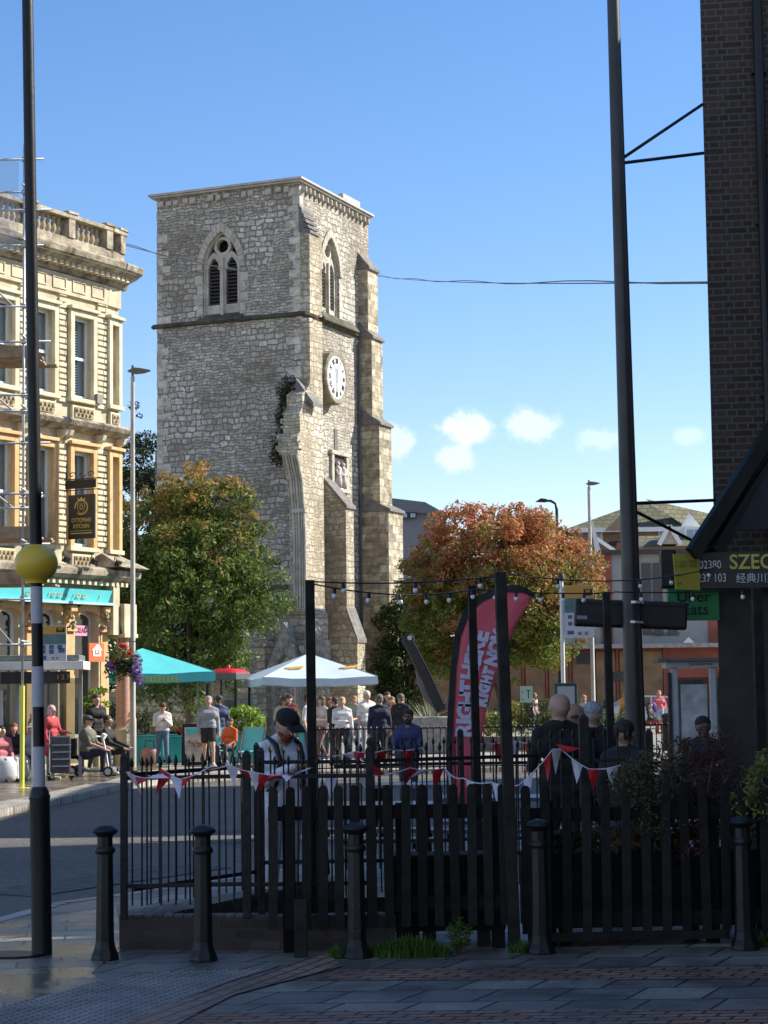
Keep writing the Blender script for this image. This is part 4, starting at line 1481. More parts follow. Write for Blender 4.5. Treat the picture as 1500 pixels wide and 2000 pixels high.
hood.add([(.2, -.05, zf(1078)), (1.3, .3, zf(1070)), (.1, -.75, zf(1108)), (1.5, -.75, zf(1108)), (1.75, .3, zf(1112)), (.0, -.05, zf(1108))], [(0, 2, 3, 1), (1, 3, 4), (0, 5, 2), (0, 1, 4, 5)])
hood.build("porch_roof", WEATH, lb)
# floodlights on the shop cornice
for x in (-2.4, -1.3, -.35):
    fl_ = MB(Matrix.Translation((x, -.6, zf(1105))))
    fl_.bx((0, -.05, .05), (.16, .1, .13), Matrix.Rotation(.5, 3, 'X'))
    fl_.tube([(0, .1, 0), (0, .05, .22), (0, -.05, .1)], .014, 6)
    fl_.build("floodlight", PAINTBLK, lb)
# alarm box
MB().box(-.62, -.40, -.2, -.05, zf(783), zf(764)).build("alarm_box", pm("alarm_grey", (.2, .19, .17), rough=.6), lb)

# hanging sign
hs = root("hanging_sign", tuple(at(160, 1010, 49.3)), "black hanging pub sign with gold crest on a scrolled iron bracket", "sign", math.radians(-27))
mb = MB()
mb.box(-.40, .40, -.025, .025, -.54, .56)
board = mb.build("board", pm("sign_black", (.012, .011, .01), rough=.45, var=.1), hs, bevel=.006)
mb = MB()
mb.box(-.5, .42, -.015, .015, .72, .93)
mb.box(-.55, .55, -.02, .02, .94, .965)
mb.box(-.55, .55, -.02, .02, .67, .69)
mb.tube([(-.46, 0, 1.35), (-.46, 0, .66)], .02, 6)
for (x0, s_) in ((-.3, 1), (0, -1), (.25, 1)):
    mb.tube([(x0 + .12 * math.cos(t * .5) * (1 - t / 14), 0, 1.06 + .08 * s_ * math.sin(t * .5) * (1 - t / 14)) for t in range(0, 13)], .012, 5)
for x in (-.34, .34):
    mb.tube([(x, 0, .67), (x, 0, .56)], .01, 5)
mb.build("bracket", PAINTBLK, hs)
fm = lambda x, z: Matrix.Translation((x, -.028, z)) @ Matrix.Rotation(math.radians(90), 4, 'X')
text("OTTOMAN", .15, GOLD, board, fm(0, -.08), sx=.78)
text("KITCHEN", .15, GOLD, board, fm(0, -.23), sx=.78)
text("O", .17, GOLD, board, fm(0, .24), "crest_letter", sx=.8)
mb = MB()
mb.box(-.33, .33, -.032, -.026, -.345, -.335)
mb.box(-.33, .33, -.032, -.026, -.41, -.39)
for i in range(26):
    a = math.radians(-60 + 300 * i / 25 + 0) - math.radians(60)
    mb.bx((.19 * math.cos(a), -.03, .24 + .17 * math.sin(a)), (.045, .006, .022), Matrix.Rotation(-a - .9, 3, 'Y'))
sh = [(-.1, .33), (.1, .33), (.11, .22), (.06, .13), (0, .08), (-.06, .13), (-.11, .22)]
for i in range(7):
    p, q = sh[i], sh[(i + 1) % 7]
    mb.beam((p[0], -.03, p[1]), (q[0], -.03, q[1]), .014, .006)
mb.ext([(-.09, .4), (.09, .4), (.12, .48), (.05, .44), (0, .5), (-.05, .44), (-.12, .48)], -.033, -.026, 'y')
mb.build("crest", GOLD, board)

# ------------------------------------------------------------------ scaffold
sc_ = root("scaffolding", tuple(gr(43, 1540)), "steel tube scaffolding with boards and netting in front of the grey facade", "scaffold")
TUBE = pm("scaffold_tube", (.40, .43, .45), rough=.4, var=.25, scale=4, metal=.3, alt=(.62, .64, .64))
SX = [0.0, -1.25, -2.5]
SY = [0.0, 2.2]
topz = at(20, 270, 39.3).z
for x in SX:
    for y in SY:
        if x == 0 and y > 0:
            continue
        MB().tube([(x, y, 2.0 if (x == 0 and y == 0) else 0), (x + .0, y, topz)], .027, 8).build("standard", TUBE, sc_, smooth=True)
st = MB().tube([(0, 0, 0), (0, 0, 2.02)], .045, 10)
st.box(-.13, .13, -.13, .13, 0, .012)
st.build("sleeved_standard", YELP, sc_, smooth=40)
MB().tube([(-.42, -.03, 1.15), (-3, -.03, 1.15)], .035, 8).build("yellow_rail", YELP, sc_, smooth=True)
lz = [at(20, y, 39.3).z for y in (1258, 1168, 1060, 988, 960, 860, 797, 765, 660, 590, 470, 400, 365, 300)]
for i, z in enumerate(lz):
    mb = MB()
    mb.tube([(.25 + .15 * (i % 3), -.06, z), (-3.2, -.06, z - .02 * (i % 2))], .024, 7)
    if i % 2:
        mb.tube([(-3.2, 2.16, z), (-1.0, 2.16, z)], .024, 7)
    mb.build("ledger", TUBE, sc_, smooth=True)
    if i % 2 == 0:
        for x in SX:
            MB().tube([(x + .05, -.45, z + .06), (x + .05, 2.7 if x < 0 else .3, z + .06)], .024, 7).build("transom", TUBE, sc_, smooth=True)
for i in range(0, 12, 3):
    MB().tube([(-.2, .08, lz[i]), (-2.6, .08, lz[min(13, i + 3)])], .022, 6).build("brace", TUBE, sc_, smooth=True)
cl = MB()
for x in SX:
    for z in lz:
        cl.bx((x, -.03, z), (.09, .1, .09))
cl.build("coupler", pm("coupler_steel", (.3, .3, .3), rough=.5, metal=.4), sc_, bevel=.01)
BOARD = pm("scaffold_board", (.32, .20, .10), rough=.85, var=.35, scale=3, alt=(.45, .32, .2))
for z in (at(20, 1048, 39.3).z, at(20, 690, 39.3).z, at(20, 1138, 39.3).z):
    mb = MB()
    for q in range(5):
        mb.box(-3.1, .35 + rnd.uniform(-.1, .2), .1 + q * .26, .34 + q * .26, z, z + .04)
    mb.box(-3.1, .3, -.02, .0, z, z + .24)
    mb.build("deck", BOARD, sc_)
nt_, ntt, nb_ = newmat("debris_net")
nb_.inputs["Base Color"].default_value = (.35, .42, .48, 1)
nb_.inputs["Alpha"].default_value = .35
MB().add([(-3.0, -.1, topz - 2.4), (-.1, -.1, topz - 2.2), (-.1, -.1, topz - .35), (-3.0, -.1, topz - .2)], [(0, 1, 2, 3)]).build("debris_net", nt_, sc_)

# ------------------------------------------------------------------ bus shelter left
D_ = 43.5
xr = at(163, 1305, D_).x
bs = root("bus_shelter", (xr - 2.2, D_, 0), "glass bus shelter with bright white roof edge beside the scaffold", "bus shelter", math.radians(3))
zr = at(100, 1306, D_).z
MB().box(-2.6, 2.2, -.1, 1.4, zr - .02, zr + .16).build("roof_edge", WHITEP, bs, bevel=.01)
MB().box(-2.5, 2.1, .0, 1.3, zr + .163, zr + .30).build("roof_glazing", pm("roof_glazing", (.16, .19, .18), rough=.3, var=.3), bs, bevel=.03)
for x in (-2.4, -.75, .6, 2.0):
    MB().box(x - .04, x + .04, 1.2, 1.28, 0, zr).build("post", GREYMET, bs)
MB().box(-2.4, 2.0, 1.23, 1.245, .3, zr - .2).build("glass_panel", CLEAR, bs)
MB().box(-.7, .3, 1.1, 1.2, .6, 1.95).build("poster_case", pm("poster_white", (.55, .6, .66), rough=.5, var=.15), bs)
MB().box(-2.2, 1.0, .75, 1.1, .44, .5).build("bench", RED, bs)
MB().box(-.1 + .5, 1.9, -.06, -.02, zr - .32, zr - .06).build("sign_box", PAINTBLK, bs)
text("1 2 7", .14, pm("led_amber", (.6, .2, .08), rough=.5), bs, facing((1.75, -.07, zr - .19), -math.pi / 2), "display_lettering")

# bus stop flag behind the beacon
def stop_flag(px, pyt, pyb, D, lab, rz, wpx=58, base_y=None):
    p = at(px, pyt, D)
    w = wpx / F_PX * D
    zt_, zb_ = p.z, at(px, pyb, D).z
    h = zt_ - zb_
    r_ = root("bus_stop_sign", (p.x, D, 0), lab, "bus stop", rz)
    MB().lathe([(.05, 0), (.05, zt_ + .12)], 10, (-.06, 0, 0)).build("post", WHITEP, r_, smooth=40)
    MB().lathe([(.08, 0), (.09, .1), (.07, .18)], 10, (-.06, 0, zt_ + .12)).build("finial", pm("dark_green_cap", (.02, .05, .04), rough=.5), r_, smooth=40)
    f = MB().box(0, w, -.02, .02, zb_, zt_).build("flag_panel", pm("timetable_white", (.62, .64, .68), rough=.5, var=.04), r_)
    MB().box(.01, w - .01, -.026, -.0205, zt_ - h * .24, zt_ - .01).build("orange_band", pm("orange_band", (.62, .33, .07), rough=.5, var=.05), f)
    MB().box(.01, w - .01, -.026, -.0205, zb_ + h * .48, zt_ - h * .245).build("green_band", pm("slate_green_band", (.10, .20, .21), rough=.5, var=.25, scale=6), f)
    BL = pm("route_blue", (.06, .13, .30), rough=.5)
    mb = MB()
    for (i, j) in ((0, 0), (1, 0), (2, 0), (0, 1), (1, 1)):
        mb.lathe([(.055, 0), (.055, .004)], 8, (0, 0, 0)) if False else mb.bx((.14 + i * w * .28, -.024, zb_ + h * (.40 - .13 * j)), (.10, .006, .09))
    mb.bx((w * .84, -.024, zb_ + h * .30), (.13, .006, .1))
    mb.bx((w * .2, -.024, zb_ + h * .1), (.16, .006, .09))
    mb.build("route_marks", BL, f)
    MB().bx((w * .8, -.03, zt_ - h * .13), (w * .28, .006, h * .12)).build("bus_symbol", LETK, f)
    for x in (.76, .84):
        MB().bx((w * x, -.034, zt_ - h * .11), (w * .06, .004, h * .05)).build("bus_symbol_window", MATS["orange_band"], f)
    text("BC  ES", h * .085, LETK, f, facing((w * .62, -.025, zb_ + h * .08), -math.pi / 2), sx=.8)
    return r_


stop_flag(72, 1222, 1292, 43, "bus stop flag with orange top band beside the striped beacon pole", 0)
# ------------------------------------------------------------------ dark brick building on the right
BR = brickmat("dark_brick", [(.030, .021, .016), (.050, .033, .024), (.066, .045, .034), (.038, .028, .022)], (.085, .08, .072), .225, .075, .011, squash=.5, strength=.5, dist=.01, noise_amt=.5)
q_ = at(1395, 1050, 21.7)
br = root("brick_building", (q_.x, 21.7, 0), "tall dark brick building with black painted shopfront", "building", math.radians(-8.7))
MB().ext([(0, 0), (14, 0), (14, 9.5), (4.2, 9.5)], 3.0, 10.8, 'z').build("wall", BR, br)
MB().ext([(.012, .015), (14, .015), (14, 9.45), (4.2, 9.45)], 0, 3.0, 'z').build("shopfront_wall", pm("black_shopfront", (.016, .013, .011), rough=.5, var=.5, scale=2, bmp=.1), br)
mb = MB()
mb.tube([(.62, -.09, 3.2), (.62, -.09, 10.8)], .055, 10)
for z in (5, 6.9, 8.6, 9.6):
    mb.box(.54, .70, -.1, .0, z, z + .05)
mb.build("downpipe", PAINTBLK, br, smooth=40)
# the rest of this street side, standing beyond the frame: it throws the foreground into shade
ro = root("terrace_building", (8.3, 22.5, 0), "long low brick terrace standing behind the dark brick building", "building")
MB().box(.2, 9, 9.8, 23.2, 0, 10.0).build("wall", BR, ro)
MB().ext([(-.1, 10.0), (9.2, 10.0), (6.5, 10.3), (2.5, 10.3)], 9.7, 23.4, 'y').build("roof", SLATE, ro)
ro = root("rear_building", (5.6, -12, 0), "tall brick building beside the camera, across the pavement", "building")
MB().box(0, 14, 0, 30, 0, 8.8).build("wall", BR, ro)
MB().box(-.15, 14.2, -.2, 30.2, 8.801, 9.0).build("roof", SLATE, ro)
# wall brackets from brick corner to black pole
pole_p = Vector((at(1243, 1430, 20.5).x, 20.5, 0))
pl = root("tall_lamp_column", tuple(pole_p), "tall black tapering lamp column rising out of frame near the brick corner", "lamp column", ry=-.0075)
MB().lathe([(.125, 0), (.12, .4), (.106, 1.4), (.098, 2.4), (.085, 4.5), (.072, 7.5), (.064, 9.2), (.055, 12.5)], 20).build("column", pm("pole_grey_black", (.028, .027, .026), rough=.42, var=.35, scale=2.5, bmp=.06), pl, smooth=40)
MB().lathe([(.15, 0), (.15, .05), (.13, .06)], 20).build("base_collar", PAINTBLK, pl)
mb = MB().tube([(0, 0, 12.3), (0, .3, 12.6), (0, 1.2, 12.75)], .04, 8)
mb.build("arm", PAINTBLK, pl, smooth=True)
MB().bx((0, 1.5, 12.72), (.3, .6, .1)).build("lamp_head", PAINTBLK, pl, bevel=.03)
wl = [((1219, 307), (1372, 204)), ((1219, 318), (1374, 299))]
wb = root("stay_wires", tuple(at(1370, 300, 21.4)), "pair of dark stay rods from brick wall to black column", "stay")
b0 = wb.location
for (a, b) in wl + [((1240, 983), (1396, 977)), ((1236, 996), (1352, 1056))]:
    pa, pb = at(*a, 20.5) - b0, at(*b, 21.55) - b0
    MB().tube([tuple(pa), tuple(pb)], .018, 6).build("rod", PAINTBLK, wb, smooth=True)
# canopy of black boards above the sign
PB = lambda x, y, D: Vector(at(x, y, D))
cn = root("shop_canopy", tuple(at(1400, 1075, 21.0)), "black pitched shop canopy with sloping bargeboards above the restaurant sign", "canopy")
b0 = cn.location
L_ = lambda x, y, D: tuple(at(x, y, D) - b0)
MB().beam(L_(1352, 1082, 20.6), L_(1516, 826, 21.3), .07, .16).build("bargeboard", PAINTBLK, cn)
MB().beam(L_(1398, 1078, 20.9), L_(1520, 886, 21.3), .045, .14).build("bargeboard", pm("blue_black_paint", (.012, .015, .02), rough=.35), cn)
mb = MB()
a, b, c, d = L_(1352, 1082, 20.7), L_(1516, 826, 21.35), L_(1520, 886, 21.4), L_(1398, 1078, 21.0)
mb.add([a, b, c, d], [(0, 1, 2, 3)])
e, f, g2 = L_(1420, 1034, 21.0), L_(1980, 1032, 20.9), L_(1980, 820, 21.35)
mb.add([e, f, g2, L_(1516, 826, 21.38)], [(0, 1, 2, 3)])
mb.add([e, f, L_(1980, 1030, 21.35), L_(1425, 1031, 21.35)], [(0, 1, 2, 3)])
mb.build("boarding", pm("black_boarding", (.011, .011, .012), rough=.6, var=.3), cn)
MB().tube([L_(1356, 1082, 20.6), L_(1404, 1060, 20.9), L_(1416, 1076, 21)], .015, 6).build("strut", PAINTBLK, cn)
# restaurant sign
D_ = 20.9
p = at(1363, 1115, D_)
sg = root("restaurant_sign", tuple(p), "dark restaurant sign with yellow lettering, white phone number and Chinese characters", "sign", math.radians(-4))
zt_, zb_ = at(1363, 1078, D_).z - p.z, at(1363, 1151, D_).z - p.z
fas = MB().box(0, 3.0, 0, .18, zb_, zt_).build("fascia", pm("sign_grey", (.028, .026, .024), rough=.5, var=.15), sg, bevel=.01)
s_ = D_ / F_PX
T_ = lambda px, py: facing(((px - 1363) * s_, -.006, -(py - 1115) * s_ + .001 * (px - 1363) * 0), -math.pi / 2)
text("SZECHUAN", 40 * s_, LETY, fas, T_(1424, 1100), sx=.92, align='LEFT', bold=.003)
text("02380", 23 * s_, LETW, fas, T_(1387, 1104), sx=.75)
text("237 103", 23 * s_, LETW, fas, T_(1390, 1130), sx=.75)
text("经典川菜", 21 * s_, LETW, fas, T_(1436, 1132), align='LEFT', sx=.95)
yp = MB().add([tuple(at(x, y, D) - p) for (x, y, D) in ((1316, 1082, 20.75), (1364, 1079, 20.88), (1366, 1153, 20.88), (1321, 1151, 20.75))], [(0, 1, 2, 3)])
yo = yp.build("yellow_panel", pm("yellow_panel", (.46, .40, .05), rough=.6, var=.12), sg)
md = yo.modifiers.new("solid", 'SOLIDIFY')
md.thickness = .02
mb = MB()
for (y0, x0, x1) in ((1097, 1320, 1360), (1105, 1320, 1362), (1123, 1322, 1352), (1139, 1326, 1346)):
    a, b = at(x0, y0, 20.72) - p, at(x1, y0 - 1, 20.84) - p
    n_ = 9
    for i in range(n_):
        q = a.lerp(b, (i + .5) / n_)
        if (i * 7 + y0) % 4:
            mb.bx(tuple(q), (.018, .006, .022))
mb.build("small_print", pm("small_print_green", (.20, .19, .04), rough=.6), yo)
MB().bx(tuple(at(1304, 1112, 20.95) - p), (.16, .3, .40)).build("light_box", PAINTBLK, sg, bevel=.02)
# green delivery sign projecting from the corner
D_ = 21.35
p = at(1354, 1176, D_)
gs = root("delivery_sign", tuple(p), "green square delivery sign with black lettering at brick corner", "sign")
s_ = D_ / F_PX
f_ = MB().box(-50 * s_, 50 * s_, -.02, .02, -36 * s_, 36 * s_).build("board", pm("sign_green", (.035, .30, .10), rough=.5, var=.06), gs, bevel=.004)
text("Uber", 32 * s_, LETK, f_, facing((-.3 * s_, -.026, 10 * s_), -math.pi / 2))
text("Eats", 32 * s_, LETK, f_, facing((3 * s_, -.026, -15 * s_), -math.pi / 2))
# back of the variable message box clamped to the column
D_ = 20.75
pc = at(1232, 1200, D_)
vb = root("traffic_sign_box", tuple(pc), "long black sign box seen from behind, clamped to the black column", "traffic sign", 0, ry=math.radians(2.7))
s_ = D_ / F_PX
MB().box(-110 * s_, 109 * s_, -.06, .07, -27 * s_, 27 * s_).build("case", pm("matt_black_case", (.008, .008, .009), rough=.5, var=.2), vb, bevel=.025)
mb = MB()
mb.box(-108 * s_, 107 * s_, -.075, -.061, 18 * s_, 20 * s_)
mb.box(-108 * s_, 107 * s_, -.075, -.061, -21 * s_, -19 * s_)
mb.build("rail", PAINTBLK, vb)
MB().box(-106 * s_, -86 * s_, -.066, -.0605, -13 * s_, -6 * s_).build("maker_plate", pm("plate_grey", (.3, .3, .32), rough=.5), vb)
for z in (19, -19):
    MB().lathe([(.105, 0), (.105, .025)], 20, (.003, -.25, z * s_)).build("clamp", SILVER, vb)
    MB().box(-.05, .05, -.24, -.06, z * s_, z * s_ + .025).build("clamp_arm", SILVER, vb)

# ------------------------------------------------------------------ buildings beyond
RB = pm("grey_render_panel", (.30, .30, .30), rough=.8, var=.15, scale=1, bmp=.1)
REDP = pm("oxide_red_paint", (.26, .07, .045), rough=.7, var=.2, scale=1)
PLY = pm("plywood_boarding", (.26, .16, .085), rough=.8, var=.3, scale=1.2, alt=(.32, .20, .11))
D_ = 96
X0, X1 = at(770, 1400, D_).x, at(1420, 1400, D_).x
zz = lambda py: at(1250, py, D_).z
pb = root("parade_building", (X0, D_, 0), "boarded up shop parade with grey upper panels and red brown piers", "building")
WD = X1 - X0
px2 = lambda x: at(x, 1300, D_).x - X0
MB().box(px2(1165), WD + 6, .0, 9, zz(1262), zz(1080)).build("wall", RB, pb)
MB().box(0, WD + 6, 0.02, 9, 0, zz(1262)).build("ground_floor_wall", REDP, pb)
MB().box(px2(800), px2(1165), .1, 9, zz(1262), zz(1240)).build("low_roof", RB, pb)
MB().box(-.2, WD + 6.2, -.8, 9, zz(1266), zz(1258)).build("canopy", pm("grey_canopy", (.33, .31, .28), rough=.8, var=.3), pb)
MB().box(px2(1160), WD + 6.2, -.4, 9.2, zz(1082), zz(1074)).build("roof", pm("dark_roof_edge", (.06, .05, .05), rough=.8), pb)
for x in (1186, 1395):
    MB().box(px2(x) - .22, px2(x) + .3, -.1, 0, zz(1258), zz(1082)).build("pier", REDP, pb)
for x in (1266, 1288, 1315):
    w_ = .22
    fr_ = MB().box(px2(x) - w_, px2(x) + w_, -.06, .0, zz(1240), zz(1100)).build("window", pm("dark_glazing", (.03, .035, .045), rough=.2), pb)
text("NESBKULAND", .26, LETK, pb, facing((px2(1302), -.05, zz(1239)), -math.pi / 2), sx=.8)
MB().add([(px2(1330), -.85, zz(1257)), (px2(1352), -.85, zz(1257)), (px2(1341), -.85, zz(1246))], [(0, 1, 2)]).build("gablet", WHITEP, pb)
x = 842
while x < 1300:
    w_ = 38
    MB().box(px2(x), px2(x + w_), -.05, .018, .9, zz(1272)).build("shop_board", PLY, pb)
    MB().box(px2(x + w_ + 1), px2(x + w_ + 5), -.12, .0, 0, zz(1266)).build("pier", REDP, pb)
    x += w_ + 8
MB().box(px2(820), WD, -.08, -.051, zz(1385), zz(1380)).build("rail_band", pm("violet_grey_band", (.08, .06, .10), rough=.7), pb)
for x, y0, y1, w_ in ((1140, 1295, 1275, 26), (1210, 1330, 1312, 26)):
    MB().box(px2(x - w_ / 2), px2(x + w_ / 2), -.14, -.052, zz(y0), zz(y1)).build("small_window", MATS["dark_glazing"], pb)
# houses with mossy hipped roofs
MOSS = brickmat("mossy_tiles", [(.10, .10, .045), (.13, .125, .055), (.16, .15, .07), (.09, .08, .05)], (.05, .05, .03), .5, .32, .03, strength=.6, dist=.05)
BUFFB = pm("house_brick", (.28, .20, .14), rough=.9, var=.15, scale=3)
D_ = 135
hx = lambda x: at(x, 1100, D_).x
hz_ = lambda y, D=135: at(1250, y, D).z
h1 = root("hipped_house", (hx(1275), D_, 0), "pale brick house block with large mossy hipped roof", "house")
b0 = h1.location.x
MB().box(hx(1140) - b0, hx(1372) - b0, 0, 9, 0, hz_(1030)).build("wall", BUFFB, h1)
r_ = MB()
ez, az = hz_(1032), hz_(968)
xl, xr_, xa = hx(1108) - b0, hx(1345) - b0, hx(1276) - b0
r_.add([(xl, -1.0, ez), (xr_, -1.0, ez), (xa, 4, az), (xr_ + 3, 10, ez), (xl, 10, ez), (xa + 1.5, 6, az)], [(0, 1, 2), (1, 3, 5, 2), (3, 4, 5), (4, 0, 2, 5)])
r_.add([(xa - .5, -.3, hz_(975)), (hx(1400) - b0, 2, hz_(1000)), (hx(1415) - b0, 5, hz_(1022)), (xr_, -1.0, ez - .2)], [(0, 1, 2, 3)])
r_.build("roof", MOSS, h1)
MB().box(xl, xr_, -1.06, -1.0, ez - .3, ez + .0).build("fascia_board", WHITEP, h1)
MB().ext([(hx(1180) - b0, ez - .2), (hx(1212) - b0, ez + 0.9), (hx(1245) - b0, ez - .2)], -1.3, -.9, 'y').build("gable", BUFFB, h1)
for x in (1165, 1300):
    w_ = MB().box(hx(x - 13) - b0, hx(x + 13) - b0, -.1, 0, hz_(1062), hz_(1036)).build("window", WHITEP, h1)
    MB().box(hx(x - 9) - b0, hx(x + 9) - b0, -.13, -.101, hz_(1060), hz_(1039)).build("pane", pm("pale_pane", (.30, .38, .42), rough=.2), w_)
MB().box(hx(1190) - b0, hx(1215) - b0, -.8, 0, hz_(1066), hz_(1058)).build("balcony", PAINTBLK, h1)
D_ = 120
h2 = root("gabled_dormer_house", (hx(1315) * D_ / 135, D_, 0), "cream house with white gabled dormer and conservatory under the mossy roof", "house")
b0 = h2.location.x
k2 = lambda x: at(x, 1060, 120).x - b0
z2 = lambda y: at(1300, y, 120).z
MB().box(k2(1255), k2(1420), 0, 8, 0, z2(1066)).build("wall", BUFFB, h2)
MB().add([(k2(1245), -.5, z2(1068)), (k2(1425), -.5, z2(1068)), (k2(1400), 3.5, z2(1038)), (k2(1262), 3.5, z2(1038))], [(0, 1, 2, 3)]).build("roof", MOSS, h2)
MB().ext([(k2(1286), z2(1064)), (k2(1304), z2(1032)), (k2(1322), z2(1064))], -.8, 2, 'y').build("dormer", pm("cream_render", (.40, .38, .33), rough=.8), h2)
mb = MB()
for s_ in ((1283, 1304), (1325, 1304)):
    mb.beam((k2(s_[0]), -.9, z2(1066)), (k2(s_[1]), -.9, z2(1029)), .18, .25)
mb.build("bargeboard", WHITEP, h2)
MB().ext([(k2(1345), z2(1022)), (k2(1362), z2(994)), (k2(1385), z2(1022))], 3, 3.2, 'y').build("white_gable", WHITEP, h2)
cs = MB().box(k2(1348), k2(1420), 2, 4.5, z2(1052), z2(1024)).build("conservatory", WHITEP, h2)
for i in range(4):
    MB().box(k2(1352 + i * 16), k2(1364 + i * 16), 1.94, 1.999, z2(1048), z2(1030)).build("pane", pm("conservatory_pane", (.22, .32, .42), rough=.15), cs)
# small red chimney and dark hipped roof left of the column
h3 = root("side_house", (at(1175, 1080, 112).x, 112, 0), "small house with dark slate gable left of the tall column", "house")
b0 = h3.location.x
k3 = lambda x: at(x, 1060, 112).x - b0
z3 = lambda y: at(1180, y, 112).z
MB().box(k3(1150), k3(1225), 0, 6, 0, z3(1078)).build("wall", BUFFB, h3)
MB().add([(k3(1138), -.5, z3(1092)), (k3(1160), -.5, z3(1050)), (k3(1206), 0, z3(1080)), (k3(1206), 4, z3(1078)), (k3(1160), 4, z3(1048))], [(0, 1, 2), (1, 4, 3, 2)]).build("roof", SLATE, h3)
MB().beam((k3(1158), -.6, z3(1050)), (k3(1206), -.1, z3(1081)), .1, .2).build("bargeboard", WHITEP, h3)
MB().box(k3(1207), k3(1213), 0, .6, z3(1085), z3(1060)).build("chimney", REDP, h3)
# grey modern block right of the tower
D_ = 118
mx = lambda x: at(x, 1000, D_).x
mz = lambda y: at(800, y, D_).z
m1 = root("modern_block", (mx(760), D_, 0), "grey metal clad flat block behind the autumn tree", "building")
MB().box(0, mx(872) - mx(760), 0, 10, 0, mz(1000)).build("wall", pm("lead_grey_cladding", (.17, .18, .20), rough=.5, var=.1), m1)
MB().ext([(0, mz(1000)), (mx(872) - mx(760), mz(1006)), (mx(830) - mx(760), mz(982)), (0, mz(973))], -.4, 10, 'y').build("roof", pm("lead_roof", (.13, .14, .16), rough=.5, var=.1), m1)
for x in (790, 806):
    w_ = MB().box(mx(x - 7) - mx(760), mx(x + 7) - mx(760), -.45, -.41, mz(1014), mz(1002)).build("window", PAINTBLK, m1)
    MB().box(mx(x - 5) - mx(760), mx(x + 5) - mx(760), -.47, -.452, mz(1012), mz(1004)).build("pane", MATS["pale_pane"], w_)
# far roofline, left: gap between the corner building and the tower is closed by a dark evergreen (see trees)
# ------------------------------------------------------------------ people
FIG = []
SKINS = {'light': (.50, .30, .22), 'pale': (.58, .38, .30), 'tan': (.36, .20, .13), 'brown': (.16, .085, .055)}


def cloth(name, col):
    return pm("cloth_" + name, col, rough=.85, var=.16, scale=9, bmp=.5, dist=.02)


def capsule(mb, a, b, ra, rb, n=10):
    a, b = Vector(a), Vector(b)
    L = (b - a).length
    if L < 1e-5:
        b = a + Vector((0, 0, 1e-4))
        L = 1e-4
    z = (b - a).normalized()
    x = z.orthogonal().normalized()
    M = Matrix((x, z.cross(x), z)).transposed().to_4x4()
    M.translation = a
    prof = [(max(1e-4, ra * math.cos(t)), ra * math.sin(t)) for t in (-1.5, -1.1, -.7, -.3, 0)] + [(max(1e-4, rb * math.cos(t)), L + rb * math.sin(t)) for t in (0, .3, .7, 1.1, 1.5)]
    old = mb.T
    mb.T = old @ M
    mb.lathe(prof, n)
    mb.T = old


ARMS = {  # elbow, wrist for side +1 (mirrored for -1), standing heights
    'down': ((.235, .03, 1.13), (.245, -.05, .88)),
    'phone': ((.225, -.03, 1.13), (.06, -.27, 1.26)),
    'front': ((.23, -.07, 1.12), (.17, -.34, 1.10)),
    'hip': ((.30, .07, 1.15), (.17, -.03, 1.00)),
    'up': ((.25, -.20, 1.38), (.20, -.42, 1.50)),
    'face': ((.21, -.17, 1.20), (.07, -.18, 1.48)),
    'cross': ((.22, -.06, 1.13), (-.05, -.22, 1.12)),
    'bars': ((.24, -.12, 1.14), (.20, -.42, 1.03)),
    'lap': ((.23, -.05, 1.12), (.10, -.30, .98)),
}


